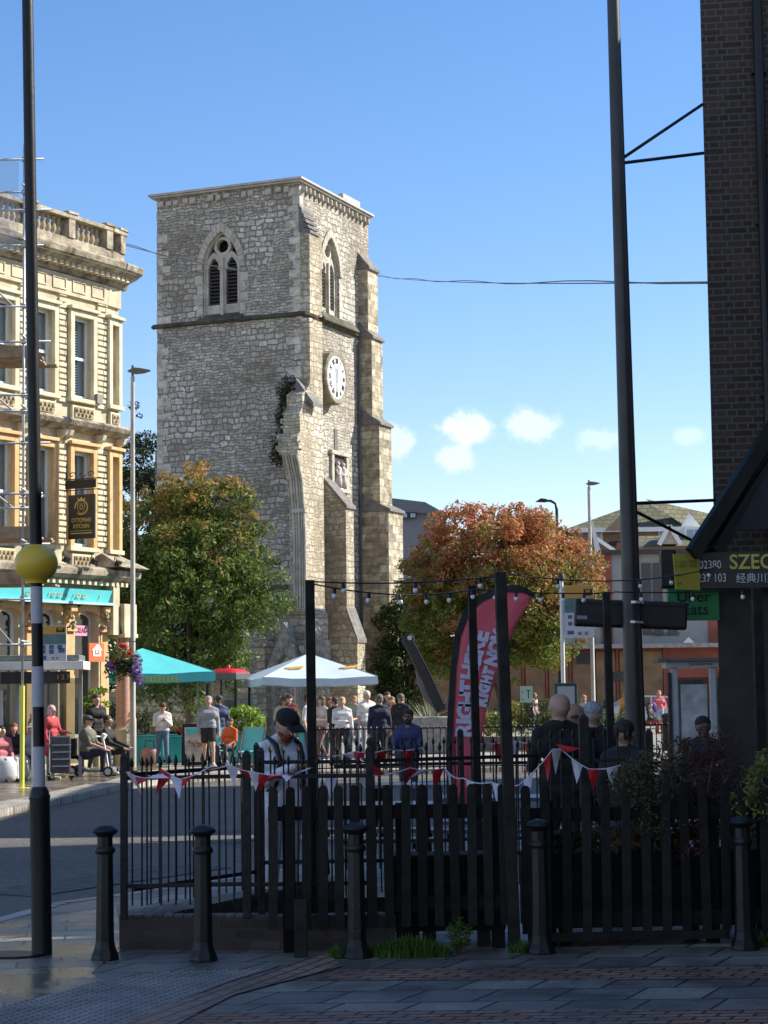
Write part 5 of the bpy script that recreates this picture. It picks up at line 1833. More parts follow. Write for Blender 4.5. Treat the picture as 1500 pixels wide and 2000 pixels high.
def person(loc, rz, label, top='grey', topc=(.3, .3, .3), legc=(.05, .06, .09), skin='light', hairc=(.03, .02, .015), h=1.72, legs='stand', arms=('down', 'down'), hair='short',
           sleeve='long', leg='long', shoec=(.03, .03, .03), bulk=1.0, coat=0.0, nod=0.0, hunch=0.0, turn=0.0, voxel=.015, group=None, skirt=False, cap=None, beard=None, glasses=False):
    k = h / 1.75
    r = root("person", tuple(loc), label, "person", rz, group)
    P = []
    dz = -.44 if legs in ('sit', 'ride') else 0.0
    hy = -hunch

    def A(a, b, ra, rb, t):
        P.append((Vector(a), Vector(b), ra, rb, t))
    # legs
    if legs == 'stand':
        J = {1: ((.10, -.01, .50), (.115, .03, .09)), -1: ((-.10, -.02, .50), (-.12, .0, .09))}
    elif legs == 'walk':
        J = {1: ((.09, -.17, .53), (.09, -.24, .12)), -1: ((-.09, .03, .51), (-.09, .27, .15))}
    elif legs == 'step':
        J = {1: ((.10, -.08, .51), (.12, -.12, .09)), -1: ((-.10, .0, .5), (-.12, .10, .1))}
    else:
        J = {1: ((.13, -.42, .53), (.14, -.46, .10)), -1: ((-.13, -.42, .53), (-.14, -.38, .10))}
    for s in (1, -1):
        kn, an = J[s]
        hip = Vector((.09 * s, 0, .93 + dz))
        kn, an = Vector(kn), Vector(an)
        mid = hip.lerp(kn, .6)
        if leg == 'short':
            A(hip, mid, .098 * bulk, .088 * bulk, 'legs')
            A(mid, kn, .068, .052, 'skin')
            A(kn, an, .052, .036, 'skin')
        else:
            A(hip, kn, .092 * bulk, .065, 'legs')
            A(kn, an, .064, .050, 'legs')
        toe = an + Vector((.02 * s, -.17, -.05))
        A(an + Vector((0, .03, -.045)), toe, .042, .034, 'shoes')
        A(an, an + Vector((0, 0, -.03)), .042, .044, 'shoes')
    # trunk
    A((-.075, 0, .95 + dz), (.075, 0, .95 + dz), .115 * bulk, .115 * bulk, 'legs' if not coat else 'top')
    A((-.07, hy * .3, 1.10 + dz), (.07, hy * .3, 1.10 + dz), .105 * bulk, .105 * bulk, 'top')
    A((-.11, hy * .7, 1.30 + dz), (.11, hy * .7, 1.30 + dz), .112 * bulk, .112 * bulk, 'top')
    A((-.13, hy, 1.40 + dz), (.13, hy, 1.40 + dz), .068, .068, 'top')
    A((-.08, 0, 1.0 + dz), (.08, 0, 1.0 + dz), .112 * bulk, .112 * bulk, 'top')
    if coat:
        for s in (1, -1):
            A((.07 * s, 0, .98 + dz), (.085 * s, 0, .98 + dz - coat), .12 * bulk, .125 * bulk, 'top')
        A((0, 0, .98 + dz), (0, 0, .98 + dz - coat), .12, .13, 'top')
    if skirt:
        A((0, -.02, .9), (0, -.0, .55), .16, .22, 'legs')
    # arms and hands
    for s, pose in ((1, arms[0]), (-1, arms[1])):
        e, w = ARMS[pose]
        e, w = Vector((e[0] * s, e[1] + hy * .6, e[2] + dz)), Vector((w[0] * s, w[1] + hy * .6, w[2] + dz))
        sh = Vector((.185 * s, hy, 1.40 + dz))
        q = .012 if sleeve == 'long' else 0
        A(sh, e, .060 * (bulk * .5 + .5), .047 + q * .3, 'top' if sleeve != 'none' else 'skin')
        A(e, w, .042 + q, .030 + q, 'top' if sleeve == 'long' else 'skin')
        d = (w - e).normalized()
        d2 = (d + Vector((0, -.35, -.1))).normalized()
        pe = w + d2 * .075
        A(w, pe, .027, .028, 'skin')
        side = d2.cross(Vector((0, 1, 0)))
        side = (side if side.length > .1 else d2.cross(Vector((1, 0, 0)))).normalized()
        curl = Vector((-s * .4, -.5, 0))
        for fi, (off, ln_) in enumerate(((-.027, .062), (-.009, .072), (.009, .070), (.026, .055))):
            b0 = pe + side * off
            b1 = b0 + d2 * ln_ * .55
            b2 = b1 + (d2 + curl * .8).normalized() * ln_ * .5
            A(b0, b1, .0105, .0098, 'skin')
            A(b1, b2, .0098, .0085, 'skin')
        t0 = w + d2 * .03 - side * .022
        A(t0, t0 - side * .035 + d2 * .035, .013, .0105, 'skin')
    # head
    nb = Vector((0, hy, 1.44 + dz))
    hc = Vector((0, hy - .015 - .07 * nod, 1.612 + dz - .02 * nod))
    for s in (1, -1):
        A((.0, hy + .01, 1.475 + dz), (.15 * s, hy, 1.425 + dz), .060 * (bulk * .4 + .6), .050, 'top')
    A(nb, hc + Vector((0, .02, -.06)), .060 * (bulk * .5 + .5), .056 * (bulk * .5 + .5), 'skin')
    Rt = Matrix.Rotation(turn, 3, 'Z') @ Matrix.Rotation(.55 * nod, 3, 'X')
    H = lambda x, y, z: hc + Rt @ Vector((x, y, z))
    A(H(0, .022, .028), H(0, -.005, .0), .092, .084, 'skin')
    A(H(0, .04, .0), H(0, .02, -.04), .078, .07, 'skin')
    A(H(0, -.03, -.045), H(0, -.045, -.075), .058, .036, 'skin')
    A(H(0, -.088, .01), H(0, -.107, -.02), .012, .015, 'skin')
    for s in (1, -1):
        A(H(.085 * s, .01, .01), H(.088 * s, .012, -.02), .014, .012, 'skin')
    mb = MB()
    for (a, b, ra, rb, t) in P:
        capsule(mb, a * k, b * k, ra * k, rb * k, 8 if ra < .02 else 12)
    o = mb.build("body", None, r, recalc=False)
    md = o.modifiers.new("union", 'REMESH')
    md.mode = 'VOXEL'
    md.voxel_size = voxel if voxel < .012 else voxel
    md.use_smooth_shade = True
    md = o.modifiers.new("relax", 'SMOOTH')
    md.factor = .5
    md.iterations = 2
    sk = pm("skin_" + skin, SKINS[skin], rough=.55, var=.10, scale=14, bmp=.05)
    tm_, lm_, sm_ = cloth(top, topc), pm("trouser_%d%d%d" % tuple(int(c * 99) for c in legc), legc, rough=.85, var=.2, scale=8, bmp=.4, dist=.02), pm("shoe_%d%d%d" % tuple(int(c * 99) for c in shoec), shoec, rough=.6)
    FIG.append((o, [(a * k, b * k, ra * k, rb * k, {'skin': 0, 'top': 1, 'legs': 2, 'shoes': 3}[t]) for (a, b, ra, rb, t) in P], [sk, tm_, lm_, sm_]))
    # hair, eyes, mouth
    HR = Rt.to_4x4()
    HR.translation = hc
    S = Matrix.Diagonal((k, k, k, 1)) @ HR
    hm = pm("hair_%d%d%d" % tuple(int(c * 99) for c in hairc), hairc, rough=.7, var=.4, scale=30, bmp=.6)
    mb = MB(S)
    if hair in ('short', 'long', 'tied'):
        mb.ball((0, .028, .052), (.097, .098, .088), 14, 10)
    if hair == 'short':
        mb.ball((0, .05, .0), (.088, .065, .07), 12, 8)
    if hair == 'long':
        mb.ball((0, .055, -.04), (.098, .062, .14), 12, 8)
        mb.ball((.07, .01, -.05), (.032, .05, .11), 8, 8)
        mb.ball((-.07, .01, -.05), (.032, .05, .11), 8, 8)
    if hair == 'tied':
        mb.ball((0, .06, .0), (.085, .06, .07), 12, 8)
        mb.ball((0, .12, .06), (.04, .04, .04), 8, 6)
    if hair == 'ring':
        mb.ball((0, .05, -.005), (.093, .06, .035), 12, 8)
    if hair != 'bald':
        mb.build("hair", hm, r, smooth=True)
    if cap:
        mb = MB(S)
        mb.ball((0, .015, .065), (.103, .112, .078), 16, 10)
        mb.bx((0, -.12, .055), (.14, .11, .014), Matrix.Rotation(.15, 3, 'X'))
        mb.build("cap", cloth(*cap), r, smooth=50)
    mb = MB(S)
    for s in (1, -1):
        mb.ball((.032 * s, -.077, .018), (.013, .010, .008), 8, 6)
    mb.build("eyes", pm("eye_dark", (.02, .015, .012), rough=.3), r, smooth=True)
    mb = MB(S).ball((0, -.083, -.058), (.024, .010, .007), 8, 6)
    mb.build("mouth", pm("lip", (.25, .09, .07), rough=.6), r, smooth=True)
    if beard:
        mb = MB(S)
        mb.ball((0, -.05, -.082), (.056, .048, .052), 12, 8)
        mb.ball((0, -.02, -.06), (.075, .05, .045), 12, 8)
        mb.ball((0, -.090, -.043), (.032, .014, .010), 8, 6)
        mb.build("beard", pm("beard_%d" % int(beard[0] * 100), beard, rough=.8, var=.4, scale=40, bmp=.6), r, smooth=True)
    if glasses:
        mb = MB(S)
        for s in (1, -1):
            mb.lathe([(.026, 0), (.026, .006), (.021, .006), (.021, 0)], 12, (0, 0, 0)) if False else None
            mb.bx((.034 * s, -.098, .018), (.052, .006, .034))
            mb.bx((.078 * s, -.045, .022), (.006, .10, .008))
        mb.bx((0, -.1, .024), (.02, .006, .008))
        mb.build("glasses", LETK, r)
    return r


def paint_figure(me, prims, mats):
    n = len(me.polygons)
    c = np.empty(n * 3)
    me.polygons.foreach_get("center", c)
    c = c.reshape(-1, 3)
    best = np.full(n, 1e9)
    idx = np.zeros(n, dtype=np.int32)
    for (a, b, ra, rb, t) in prims:
        a, b = np.array(a), np.array(b)
        ab = b - a
        L2 = max(ab @ ab, 1e-9)
        tt = np.clip((c - a) @ ab / L2, 0, 1)
        d = np.linalg.norm(c - a - tt[:, None] * ab, axis=1) - (ra + (rb - ra) * tt)
        m = d < best
        best[m] = d[m]
        idx[m] = t
    me.materials.clear()
    for m in mats:
        me.materials.append(m)
    me.polygons.foreach_set("material_index", idx)
    me.polygons.foreach_set("use_smooth", np.ones(n, dtype=bool))
    me.update()


def pp(x, ytop, D, h):
    """where a person stands: the ground point at distance D in the direction of picture column x; ytop only documents the head height"""
    p = at(x, 1400, D)
    return (p.x, D, 0)


R = math.radians
# across the road, in the sun
person(pp(317, 1368, 49.9, 1.6), R(15), "woman in white sweatshirt and jeans looking down at her phone", top='white_sweat', topc=(.66, .64, .60), legc=(.10, .15, .24), h=1.62, arms=('phone', 'phone'), hairc=(.08, .04, .02), hair='tied', nod=.9, shoec=(.7, .7, .7), legs='step')
person(pp(407, 1358, 49, 1.78), R(12), "grey haired man in grey sweatshirt and black shorts walking forward", top='grey_marl', topc=(.30, .31, .34), legc=(.02, .02, .022), leg='short', h=1.76, hairc=(.35, .33, .30), legs='walk', bulk=1.08, shoec=(.6, .6, .6))
person(pp(428, 1352, 52, 1.75), R(200), "person in a dark blue top and cap half hidden behind the man in shorts", top='navy_jersey', topc=(.06, .08, .16), legc=(.07, .09, .16), h=1.76, cap=("dark_cap", (.05, .05, .06)), legs='stand')
person(pp(449, 1420, 50.5, 1.6), R(-30), "seated person in a bright orange top by the teal planters", top='orange_top', topc=(.75, .13, .03), legc=(.05, .05, .06), h=1.6, legs='sit', arms=('lap', 'lap'), hairc=(.10, .05, .03), sleeve='short')
person(pp(551, 1355, 56, 1.68), R(40), "woman in cream patterned blouse seen by the parasol, head bowed", top='cream_print', topc=(.55, .50, .38), legc=(.45, .40, .32), h=1.70, nod=.8, hairc=(.16, .09, .05), hair='long', arms=('front', 'down'))
person(pp(565, 1342, 60, 1.7), R(10), "person in a wide dark hat standing under the pale parasol", top='maroon_jacket', topc=(.16, .03, .03), legc=(.05, .05, .06), h=1.74, cap=("dark_felt", (.04, .03, .03)), arms=('down', 'face'))
person(pp(602, 1350, 50, 1.75), R(70), "man in plain white t-shirt half hidden by the timber post", top='white_tee', topc=(.68, .68, .68), legc=(.06, .07, .10), h=1.76, sleeve='short', arms=('front', 'down'))
person(pp(628, 1348, 50.5, 1.72), R(-45), "woman in pale grey jacket with brown hair turned to her friends", top='pale_grey', topc=(.42, .42, .40), legc=(.20, .10, .10), h=1.72, hairc=(.10, .06, .03), hair='long', arms=('down', 'front'), legs='walk', shoec=(.6, .6, .6))
person(pp(645, 1352, 53, 1.72), R(20), "woman with red hair behind the talking group", top='rust_top', topc=(.28, .10, .07), legc=(.05, .05, .06), h=1.68, hairc=(.30, .08, .03), hair='long')
person(pp(655, 1350, 49.5, 1.72), R(150), "person in black jacket gesturing with one arm raised", top='black_jacket', topc=(.02, .02, .022), legc=(.03, .03, .035), h=1.70, arms=('front', 'down'), hairc=(.05, .03, .02), hair='short')
person(pp(668, 1350, 48.5, 1.72), R(10), "blonde woman in white top and open dark jacket", top='white_blouse', topc=(.66, .66, .68), legc=(.02, .02, .022), h=1.70, hairc=(.48, .33, .16), hair='tied', arms=('down', 'cross'), legs='step')
person(pp(692, 1352, 55, 1.7), R(-20), "slim person in striped shirt and jeans", top='stripe_shirt', topc=(.36, .36, .30), legc=(.10, .14, .22), h=1.70, hairc=(.35, .24, .13), arms=('front', 'front'), sleeve='short', bulk=.9)
person(pp(717, 1343, 53, 1.8), R(30), "grey haired man in white t-shirt beside the navy jacket", top='white_tee', topc=(.68, .68, .68), legc=(.30, .32, .36), h=1.84, hairc=(.6, .6, .58), sleeve='short', arms=('down', 'down'), bulk=1.1)
person(pp(741, 1349, 46.5, 1.78), R(190), "heavy man in navy jacket and dark trousers, back turned", top='navy_jacket', topc=(.022, .026, .055), legc=(.018, .018, .026), h=1.76, hairc=(.16, .13, .11), bulk=1.22, arms=('down', 'down'), legs='step', coat=.1)
person(pp(765, 1355, 52, 1.7), R(-10), "person in a red top glimpsed between dark jackets", top='red_top', topc=(.55, .06, .03), legc=(.04, .04, .05), h=1.68, hairc=(.22, .12, .06), hair='long')
person(pp(783, 1351, 50, 1.78), R(160), "man in black coat facing the tower beside the anchor", top='black_coat', topc=(.017, .017, .018), legc=(.015, .015, .018), h=1.76, hairc=(.12, .10, .09), bulk=1.15, coat=.15)
person(pp(757, 1345, 56, 1.78), R(20), "dark haired man at the back of the group by the tower foot", top='charcoal_top', topc=(.05, .05, .055), legc=(.05, .05, .06), h=1.80, hairc=(.03, .02, .015))
# left pavement
person(pp(101, 1396, 43.5, 1.6), R(65), "woman in long red coat and pink headscarf behind the striped pole", top='red_coat', topc=(.42, .05, .06), legc=(.25, .23, .18), h=1.62, hairc=(.55, .35, .36), hair='long', coat=.32, arms=('front', 'down'), bulk=1.1, shoec=(.6, .58, .55))
person(pp(27, 1412, 44.2, 1.65), R(15), "seated woman with auburn hair in black on the shelter bench", top='black_top', topc=(.02, .02, .02), legc=(.03, .03, .03), h=1.64, hairc=(.22, .06, .03), hair='long', legs='sit', arms=('lap', 'lap'))
person(pp(62, 1412, 44.2, 1.65), R(-10), "seated person in grey jacket and cap with red bag on the shelter bench", top='silver_jacket', topc=(.34, .34, .38), legc=(.03, .03, .03), h=1.62, legs='sit', arms=('lap', 'lap'), cap=("cream_cap", (.55, .5, .42)))
person(pp(4, 1430, 42.8, 1.6), R(40), "seated person in pink and white at the left end of the bench", top='pink_top', topc=(.55, .18, .20), legc=(.55, .52, .52), h=1.6, legs='sit', arms=('lap', 'down'))
person(pp(188, 1346, 47.5, 1.8), R(35), "young man with dark hair in black jacket standing behind the scooter", top='black_jacket', topc=(.02, .02, .022), legc=(.06, .05, .04), h=1.84, hairc=(.03, .02, .015), arms=('down', 'down'), legs='step')
# seen beyond the fence to the right
person(pp(1288, 1346, 80, 1.65), R(10), "woman in coral pink top and pale jeans with purple bag", top='coral_top', topc=(.72, .16, .18), legc=(.28, .38, .48), h=1.68, hairc=(.42, .26, .14), hair='short', legs='step', arms=('hip', 'down'))
person(pp(1045, 1345, 84, 1.6), R(60), "person in pale pink cardigan walking behind the flower beds", top='pale_pink', topc=(.55, .38, .36), legc=(.2, .2, .22), h=1.64, hairc=(.30, .14, .06), hair='long', legs='walk')
person(pp(1140, 1347, 62, 1.6), R(-60), "long haired woman in striped top beside the green timetable case", top='striped_white', topc=(.48, .46, .46), legc=(.06, .07, .1), h=1.62, hairc=(.36, .20, .10), hair='long')
person(pp(1189, 1360, 70, 1.7), R(120), "person with grey rucksack beyond the dark timber post", top='dark_top', topc=(.03, .03, .03), legc=(.05, .05, .05), h=1.70, hairc=(.04, .03, .02))
person(pp(1222, 1345, 78, 1.7), R(-40), "person in mustard jacket behind the column", top='mustard', topc=(.58, .30, .06), legc=(.4, .3, .2), h=1.70, hairc=(.3, .12, .05))
person(pp(1270, 1400, 78, 1.6), R(60), "seated person in dark red trousers left of the pink top", top='dark_top', topc=(.03, .03, .03), legc=(.30, .06, .05), h=1.66, legs='sit', hairc=(.05, .03, .02), arms=('lap', 'lap'))
# inside and beside the fenced seating, in shade
person(pp(548, 1392, 16.75, 1.7), R(38), "bearded man in black cap and white hooded top with backpack straps, looking down", top='white_hoodie', topc=(.78, .78, .84), legc=(.40, .40, .42), h=1.74, hairc=(.10, .03, .015), hair='short', nod=1.0, cap=("black_cap", (.012, .012, .013)), beard=(.22, .06, .025), arms=('front', 'phone'), bulk=1.12, voxel=.010, coat=.08)
person(pp(1093, 1355, 17.6, 1.83), R(195), "bald man in black t-shirt seen from behind the railings", top='black_tee', topc=(.014, .014, .015), legc=(.03, .03, .04), h=1.84, hair='bald', skin='light', bulk=1.02, voxel=.011, sleeve='short', arms=('front', 'front'))
person(pp(1124, 1374, 19.0, 1.75), R(120), "balding man with tanned head turned beside the bald man", top='black_tee', topc=(.014, .014, .015), legc=(.03, .03, .04), h=1.74, hair='ring', hairc=(.07, .05, .04), skin='tan', bulk=1.15, voxel=.012)
person(pp(1157, 1378, 19.0, 1.72), R(185), "person with a grey woolly hat in a dark coat, back turned", top='dark_coat', topc=(.022, .022, .028), legc=(.03, .03, .03), h=1.74, hair='short', hairc=(.36, .36, .35), bulk=1.15, coat=.1, voxel=.012)
person(pp(1219, 1412, 17.0, 1.5), R(150), "dark haired person sitting low beside the tall column", top='black_top', topc=(.02, .02, .02), legc=(.03, .03, .03), h=1.60, hairc=(.025, .018, .015), hair='short', voxel=.012, skin='tan')
person(pp(1373, 1403, 21.0, 1.5), R(10), "dark haired person in black and white patterned top behind the purple bush", top='flecked_top', topc=(.05, .05, .06), legc=(.03, .03, .03), h=1.56, hairc=(.03, .02, .018), hair='tied', skin='brown', voxel=.013)
person(pp(797, 1390, 31.0, 1.5), R(-15), "dark haired man with glasses in blue jacket leaning over a table", top='blue_jacket', topc=(.04, .05, .13), legc=(.03, .03, .05), h=1.56, hairc=(.02, .015, .012), glasses=True, beard=(.04, .03, .025), skin='tan', arms=('lap', 'front'), bulk=1.1)

cm = [o for o in C.objects if o.get("label", "").startswith("bearded man")][0]
k_ = 1.74 / 1.74
for o in C.objects:
    if o.parent == cm and o.name.startswith("cap"):
        MB(Matrix.Translation((0, -.085, 1.592)) @ Matrix.Rotation(.55, 4, 'X')).box(-.05, .05, -.052, -.044, .058, .085).build("cap_patch", pm("patch_lilac", (.40, .40, .52), rough=.7), o)
mb = MB()
for s_ in (1, -1):
    mb.tube([(s_ * .12, .13, 1.40), (s_ * .125, .0, 1.485), (s_ * .12, -.10, 1.43), (s_ * .115, -.155, 1.30), (s_ * .14, -.12, 1.10), (s_ * .17, .0, 1.02)], .022, 8)
mb.ball((0, .19, 1.22), (.15, .09, .24), 14, 10)
mb.build("backpack", PAINTBLK, cm, smooth=True)

# ------------------------------------------------------------------ mobility scooter and rider
sp_ = pp(182, 1515, 45.0, 0)
ms = root("mobility_scooter", sp_, "low grey mobility scooter carrying a large rider in a green vest", "mobility scooter", R(80))
SCG = pm("scooter_grey", (.22, .23, .23), rough=.4, metal=.3)
TYRE = pm("tyre", (.02, .02, .02), rough=.85)
T90 = Matrix.Rotation(R(90), 4, 'Y')
for (x, y, r_) in ((-.24, .42, .13), (.24, .42, .13), (-.2, -.42, .115), (.2, -.42, .115)):
    w_ = MB(Matrix.Translation((x, y, r_)) @ T90).lathe([(r_ * .7, -.045), (r_, -.035), (r_, .035), (r_ * .7, .045)], 18).build("wheel", TYRE, ms, smooth=40)
    MB(Matrix.Translation((x, y, r_)) @ T90).lathe([(r_ * .62, -.05), (r_ * .66, -.04), (r_ * .66, .04), (r_ * .62, .05)], 14).build("rim", pm("rim_silver", (.55, .55, .55), rough=.4, metal=.3), w_)
mb = MB()
mb.ext([(-.5, .1), (.5, .12), (.52, .2), (.3, .26), (.1, .16), (-.3, .16), (-.42, .22), (-.5, .2)], -.17, .17, 'x')
mb.build("chassis", SCG, ms, bevel=.02)
mb = MB()
mb.tube([(0, -.35, .18), (0, -.30, .5), (0, -.22, .86)], .028, 8)
mb.tube([(-.22, -.14, .90), (0, -.24, .88), (.22, -.14, .90)], .016, 8)
mb.bx((0, -.25, .9), (.16, .08, .1), Matrix.Rotation(.5, 3, 'X'))
mb.tube([(.12, .2, .2), (.14, .45, .42)], .02, 6)
mb.build("tiller", WHITEP, ms, smooth=40)
mb = MB()
mb.box(-.2, .2, .05, .46, .40, .47)
mb.box(-.2, .2, .44, .50, .47, .85)
mb.lathe([(.04, .15), (.04, .40)], 10, (0, .25, 0))
mb.build("seat", PAINTBLK, ms, bevel=.02)
person((sp_[0] - .12, sp_[1] - .02, .02), R(80), "large rider in grey green vest over black t-shirt on the scooter", top='grey_green_vest', topc=(.13, .13, .10), legc=(.02, .025, .05), h=1.80, legs='ride', arms=('bars', 'bars'), bulk=1.5, hairc=(.10, .07, .05), cap=("dark_cap", (.05, .05, .06)), sleeve='short', shoec=(.6, .6, .6))
person((sp_[0] + .20, sp_[1] + .9, .0), R(78), "second rider in black jacket half hidden behind the vest", top='black_jacket', topc=(.02, .02, .022), legc=(.02, .02, .03), h=1.82, legs='ride', arms=('bars', 'bars'), hairc=(.03, .02, .015), skin='tan')
# ------------------------------------------------------------------ beacon pole
p = gr(82, 1865)
bc = root("beacon_pole", (p.x, p.y, 0), "black and white banded crossing beacon pole with yellow globe", "beacon", ry=-.0185)
sc1 = p.y / F_PX
zb = lambda py: CAM_H - (py - 1353) * sc1
MB().lathe([(.074, 0), (.074, zb(1560)), (.078, zb(1555)), (.078, zb(1552)), (.072, zb(1548)), (.066, zb(1541)), (.05, zb(1534))], 16).build("base_sleeve", CASTBLK, bc, smooth=35)
bands = [(1534, 1457, 1), (1457, 1380, 0), (1380, 1302, 1), (1302, 1218, 0), (1218, 1146, 1), (1146, 1138, 0)]
BWH = pm("band_white", (.42, .42, .46), rough=.5, var=.08)
for (a, b, w_) in bands:
    MB().lathe([(.0435 if w_ else .0425, zb(a)), (.0435 if w_ else .0425, zb(b))], 20).build("white_band" if w_ else "black_band", BWH if w_ else PAINTBLK, bc, smooth=40)
MB().lathe([(.052, zb(1141)), (.065, zb(1138))], 20).build("globe_seat", PAINTBLK, bc)
MB().lathe([(.08, zb(1140))] + [(.160 * math.cos(t * .21), zb(1101) + .141 * math.sin(t * .21)) for t in range(-5, 7)] + [(.045, zb(1063))], 28).build("globe", pm("globe_yellow", (.66, .45, .035), rough=.4, var=.05, scale=2, bmp=0), bc, smooth=60)
MB().lathe([(.047, zb(1064)), (.045, zb(500)), (.04, 8.2)], 18).build("upper_pole", PAINTBLK, bc, smooth=40)
mh = MB().sheet([(-.34, -.1), (.1, -.1), (.1, .1), (-.34, .12)], .0)
p2 = gr(20, 1867)
o = MB().lathe([(.26, 0), (.26, .006), (.24, .008)], 20, sy=.7).build("inspection_cover", CASTBLK)
o.location = (p2.x, p2.y, .009)
tag(o, "dark round inspection cover beside the beacon pole", "cover")

# ------------------------------------------------------------------ bollards
def bollard_parts(r_):
    k = 1.0
    MB().lathe([(.105, 0), (.105, .012), (.10, .035), (.082, .075), (.074, .11), (.070, .13), (.060, .74)], 8, ph=R(22.5)).build("body", CASTBLK, r_, bevel=.004)
    MB().lathe([(.064, .74), (.071, .75), (.073, .762), (.071, .774), (.064, .784), (.060, .79)], 20).build("ring", CASTBLK, r_, smooth=50)
    MB().lathe([(.058, .785), (.058, .855), (.062, .865), (.078, .88)], 8, ph=R(22.5)).build("neck", CASTBLK, r_, bevel=.003)
    MB().lathe([(.078, .878), (.090, .888), (.093, .897), (.090, .905), (.072, .922), (.045, .937), (.02, .943)], 20).build("cap", CASTBLK, r_, smooth=35)


first = None
for (x, y, lab) in ((205, 1874, "cast iron bollard next to the beacon pole"), (397, 1876, "cast iron bollard in front of the brick plinth"), (697, 1871, "cast iron bollard beside the grass tufts"),
                    (1057, 1862, "cast iron bollard before the tall fence post, right of the grass"), (1455, 1855, "cast iron bollard at the right end of the fence")):
    p = gr(x, y)
    if first is None:
        first = root("bollard", (p.x, p.y, 0), lab, "bollard", R(8), "cast iron bollards along the fence")
        bollard_parts(first)
    else:
        b = dup(first, (p.x, p.y, 0), R(8 + rnd.uniform(-6, 6)), lab)
        b.rotation_euler.x = rnd.uniform(-.008, .008)

# ------------------------------------------------------------------ brick plinth of the seating area
PLB = brickmat("plinth_brick", [(.05, .035, .03), (.08, .05, .04), (.065, .045, .04), (.11, .08, .07)], (.05, .05, .05), .225, .075, .01, strength=.5, dist=.01)
PLT = slabmat("plinth_top", [(.07, .05, .04), (.11, .08, .065), (.14, .11, .09)], (.03, .03, .03), .075, .5, .008, rough=(.5, .8), strength=.8)
pa = gr(233, 1855)
pt = [(pa.x, pa.y), (.05, 14.62), (.05, 14.85), (pa.x + .36, 14.87 + .05), (-1.0, 16.35), (-.45, 17.3), (-.62, 17.45), (pa.x - .02, pa.y + .25)]
o = MB().ext(pt, 0, .235, 'z').build("brick_plinth", PLB)
tag(o, "low dark brick plinth carrying the iron railings", "plinth")
MB().ext([(x, y) for x, y in pt], .235, .25, 'z').build("coping", PLT, o)

# ------------------------------------------------------------------ iron railings
def railing(name, pts, z0, zr0, zr1, ztop, label, posts=(), step=.105, ph=0.0, spear=True, group=None, br_=.0075):
    r_ = root(name, (pts[0][0], pts[0][1], 0), label, "railing", group=group)
    o_ = Vector((pts[0][0], pts[0][1], 0))
    bars = []
    cum = 0
    mr = []
    for a, b in zip(pts[:-1], pts[1:]):
        a, b = Vector((*a, 0)) - o_, Vector((*b, 0)) - o_
        L = (b - a).length
        d = (b - a) / L
        for z in (zr0, zr1):
            mb = MB().beam(a + Vector((0, 0, z)), b + Vector((0, 0, z + rnd.uniform(-.006, .006))), .012, .03, up=(0, 0, 1))
            mb.build("rail", IRON, r_)
        t = step * .6 + ph
        while t < L:
            bars.append(a + d * t)
            t += step
    proto = None
    zt_ = ztop
    mb = MB().tube([(0, 0, z0), (0, .003, (z0 + zt_) / 2), (0, 0, zt_ - .07)], br_, 6)
    if spear:
        mb.lathe([(br_, zt_ - .07), (br_ * 2.0, zt_ - .055), (br_ * 2.2, zt_ - .045), (.003, zt_)], 4)
    proto = mb.build("bar", IRON, r_)
    for i, b in enumerate(bars[:98]):
        o = proto if i == 0 else proto.copy()
        if i:
            C.objects.link(o)
        o.location = b
        o.rotation_euler = (rnd.uniform(-.008, .008), rnd.uniform(-.008, .008), rnd.uniform(-.3, .3))
    for (x, y, w_, h_) in posts:
        x, y = x - o_.x, y - o_.y
        mb = MB().box(x - w_ / 2, x + w_ / 2, y - w_ / 2, y + w_ / 2, z0 - .1, h_)
        mb.lathe([(w_ * .72, h_), (w_ * .72, h_ + .012), (w_ * .3, h_ + .04)], 4, (x, y, 0), ph=R(45))
        mb.build("post", IRON, r_, bevel=.004)
    return r_


xA = pa.x + .05
fy = 14.72
railing("iron_railing", [(xA, fy), (-1.0, fy), (-.13, 14.75)], .33, .47, 1.25, 1.40, "front iron railing on the brick plinth, nearest the bollards", [(xA, fy, .052, 1.39), (-1.03, fy + .02, .06, 1.40), (-.93, fy + .10, .05, 1.42), (-.13, 14.78, .06, 1.42)])
railing("iron_railing", [(xA + .05, fy + .16), (-1.05, 16.2)], .30, .43, 1.27, 1.40, "side iron railing running back along the road kerb", [(-1.05, 16.2, .05, 1.42)], ph=.03)
railing("iron_railing", [(-1.02, 16.22), (-.13, 16.24), (1.3, 16.9)], .25, .5, 1.30, 1.44, "rear iron railing in front of the capped man", [(-.13, 16.24, .06, 1.45)], ph=.02)
railing("iron_railing", [(-.5, 18.9), (.7, 19.1), (1.75, 19.3)], .2, .45, 1.16, 1.42, "second rear iron railing hung with bunting near the feather flag", [(.7, 19.1, .06, 1.45)], ph=.05)
railing("iron_railing", [(1.22, 15.7), (2.05, 15.72)], .3, .6, 1.30, 1.55, "taller spear topped railing panel before the bald man", [(1.22 + .32, 15.7, .075, 1.62), (2.05, 15.72, .06, 1.5)], step=.088)
# far crowd railing across the square
railing("far_railing", [(-1.7, 44.2), (3.8, 44.6), (9.5, 46)], .0, .15, 1.0, 1.06, "low dark guard railing on the far side of the road", step=.14, br_=.012)

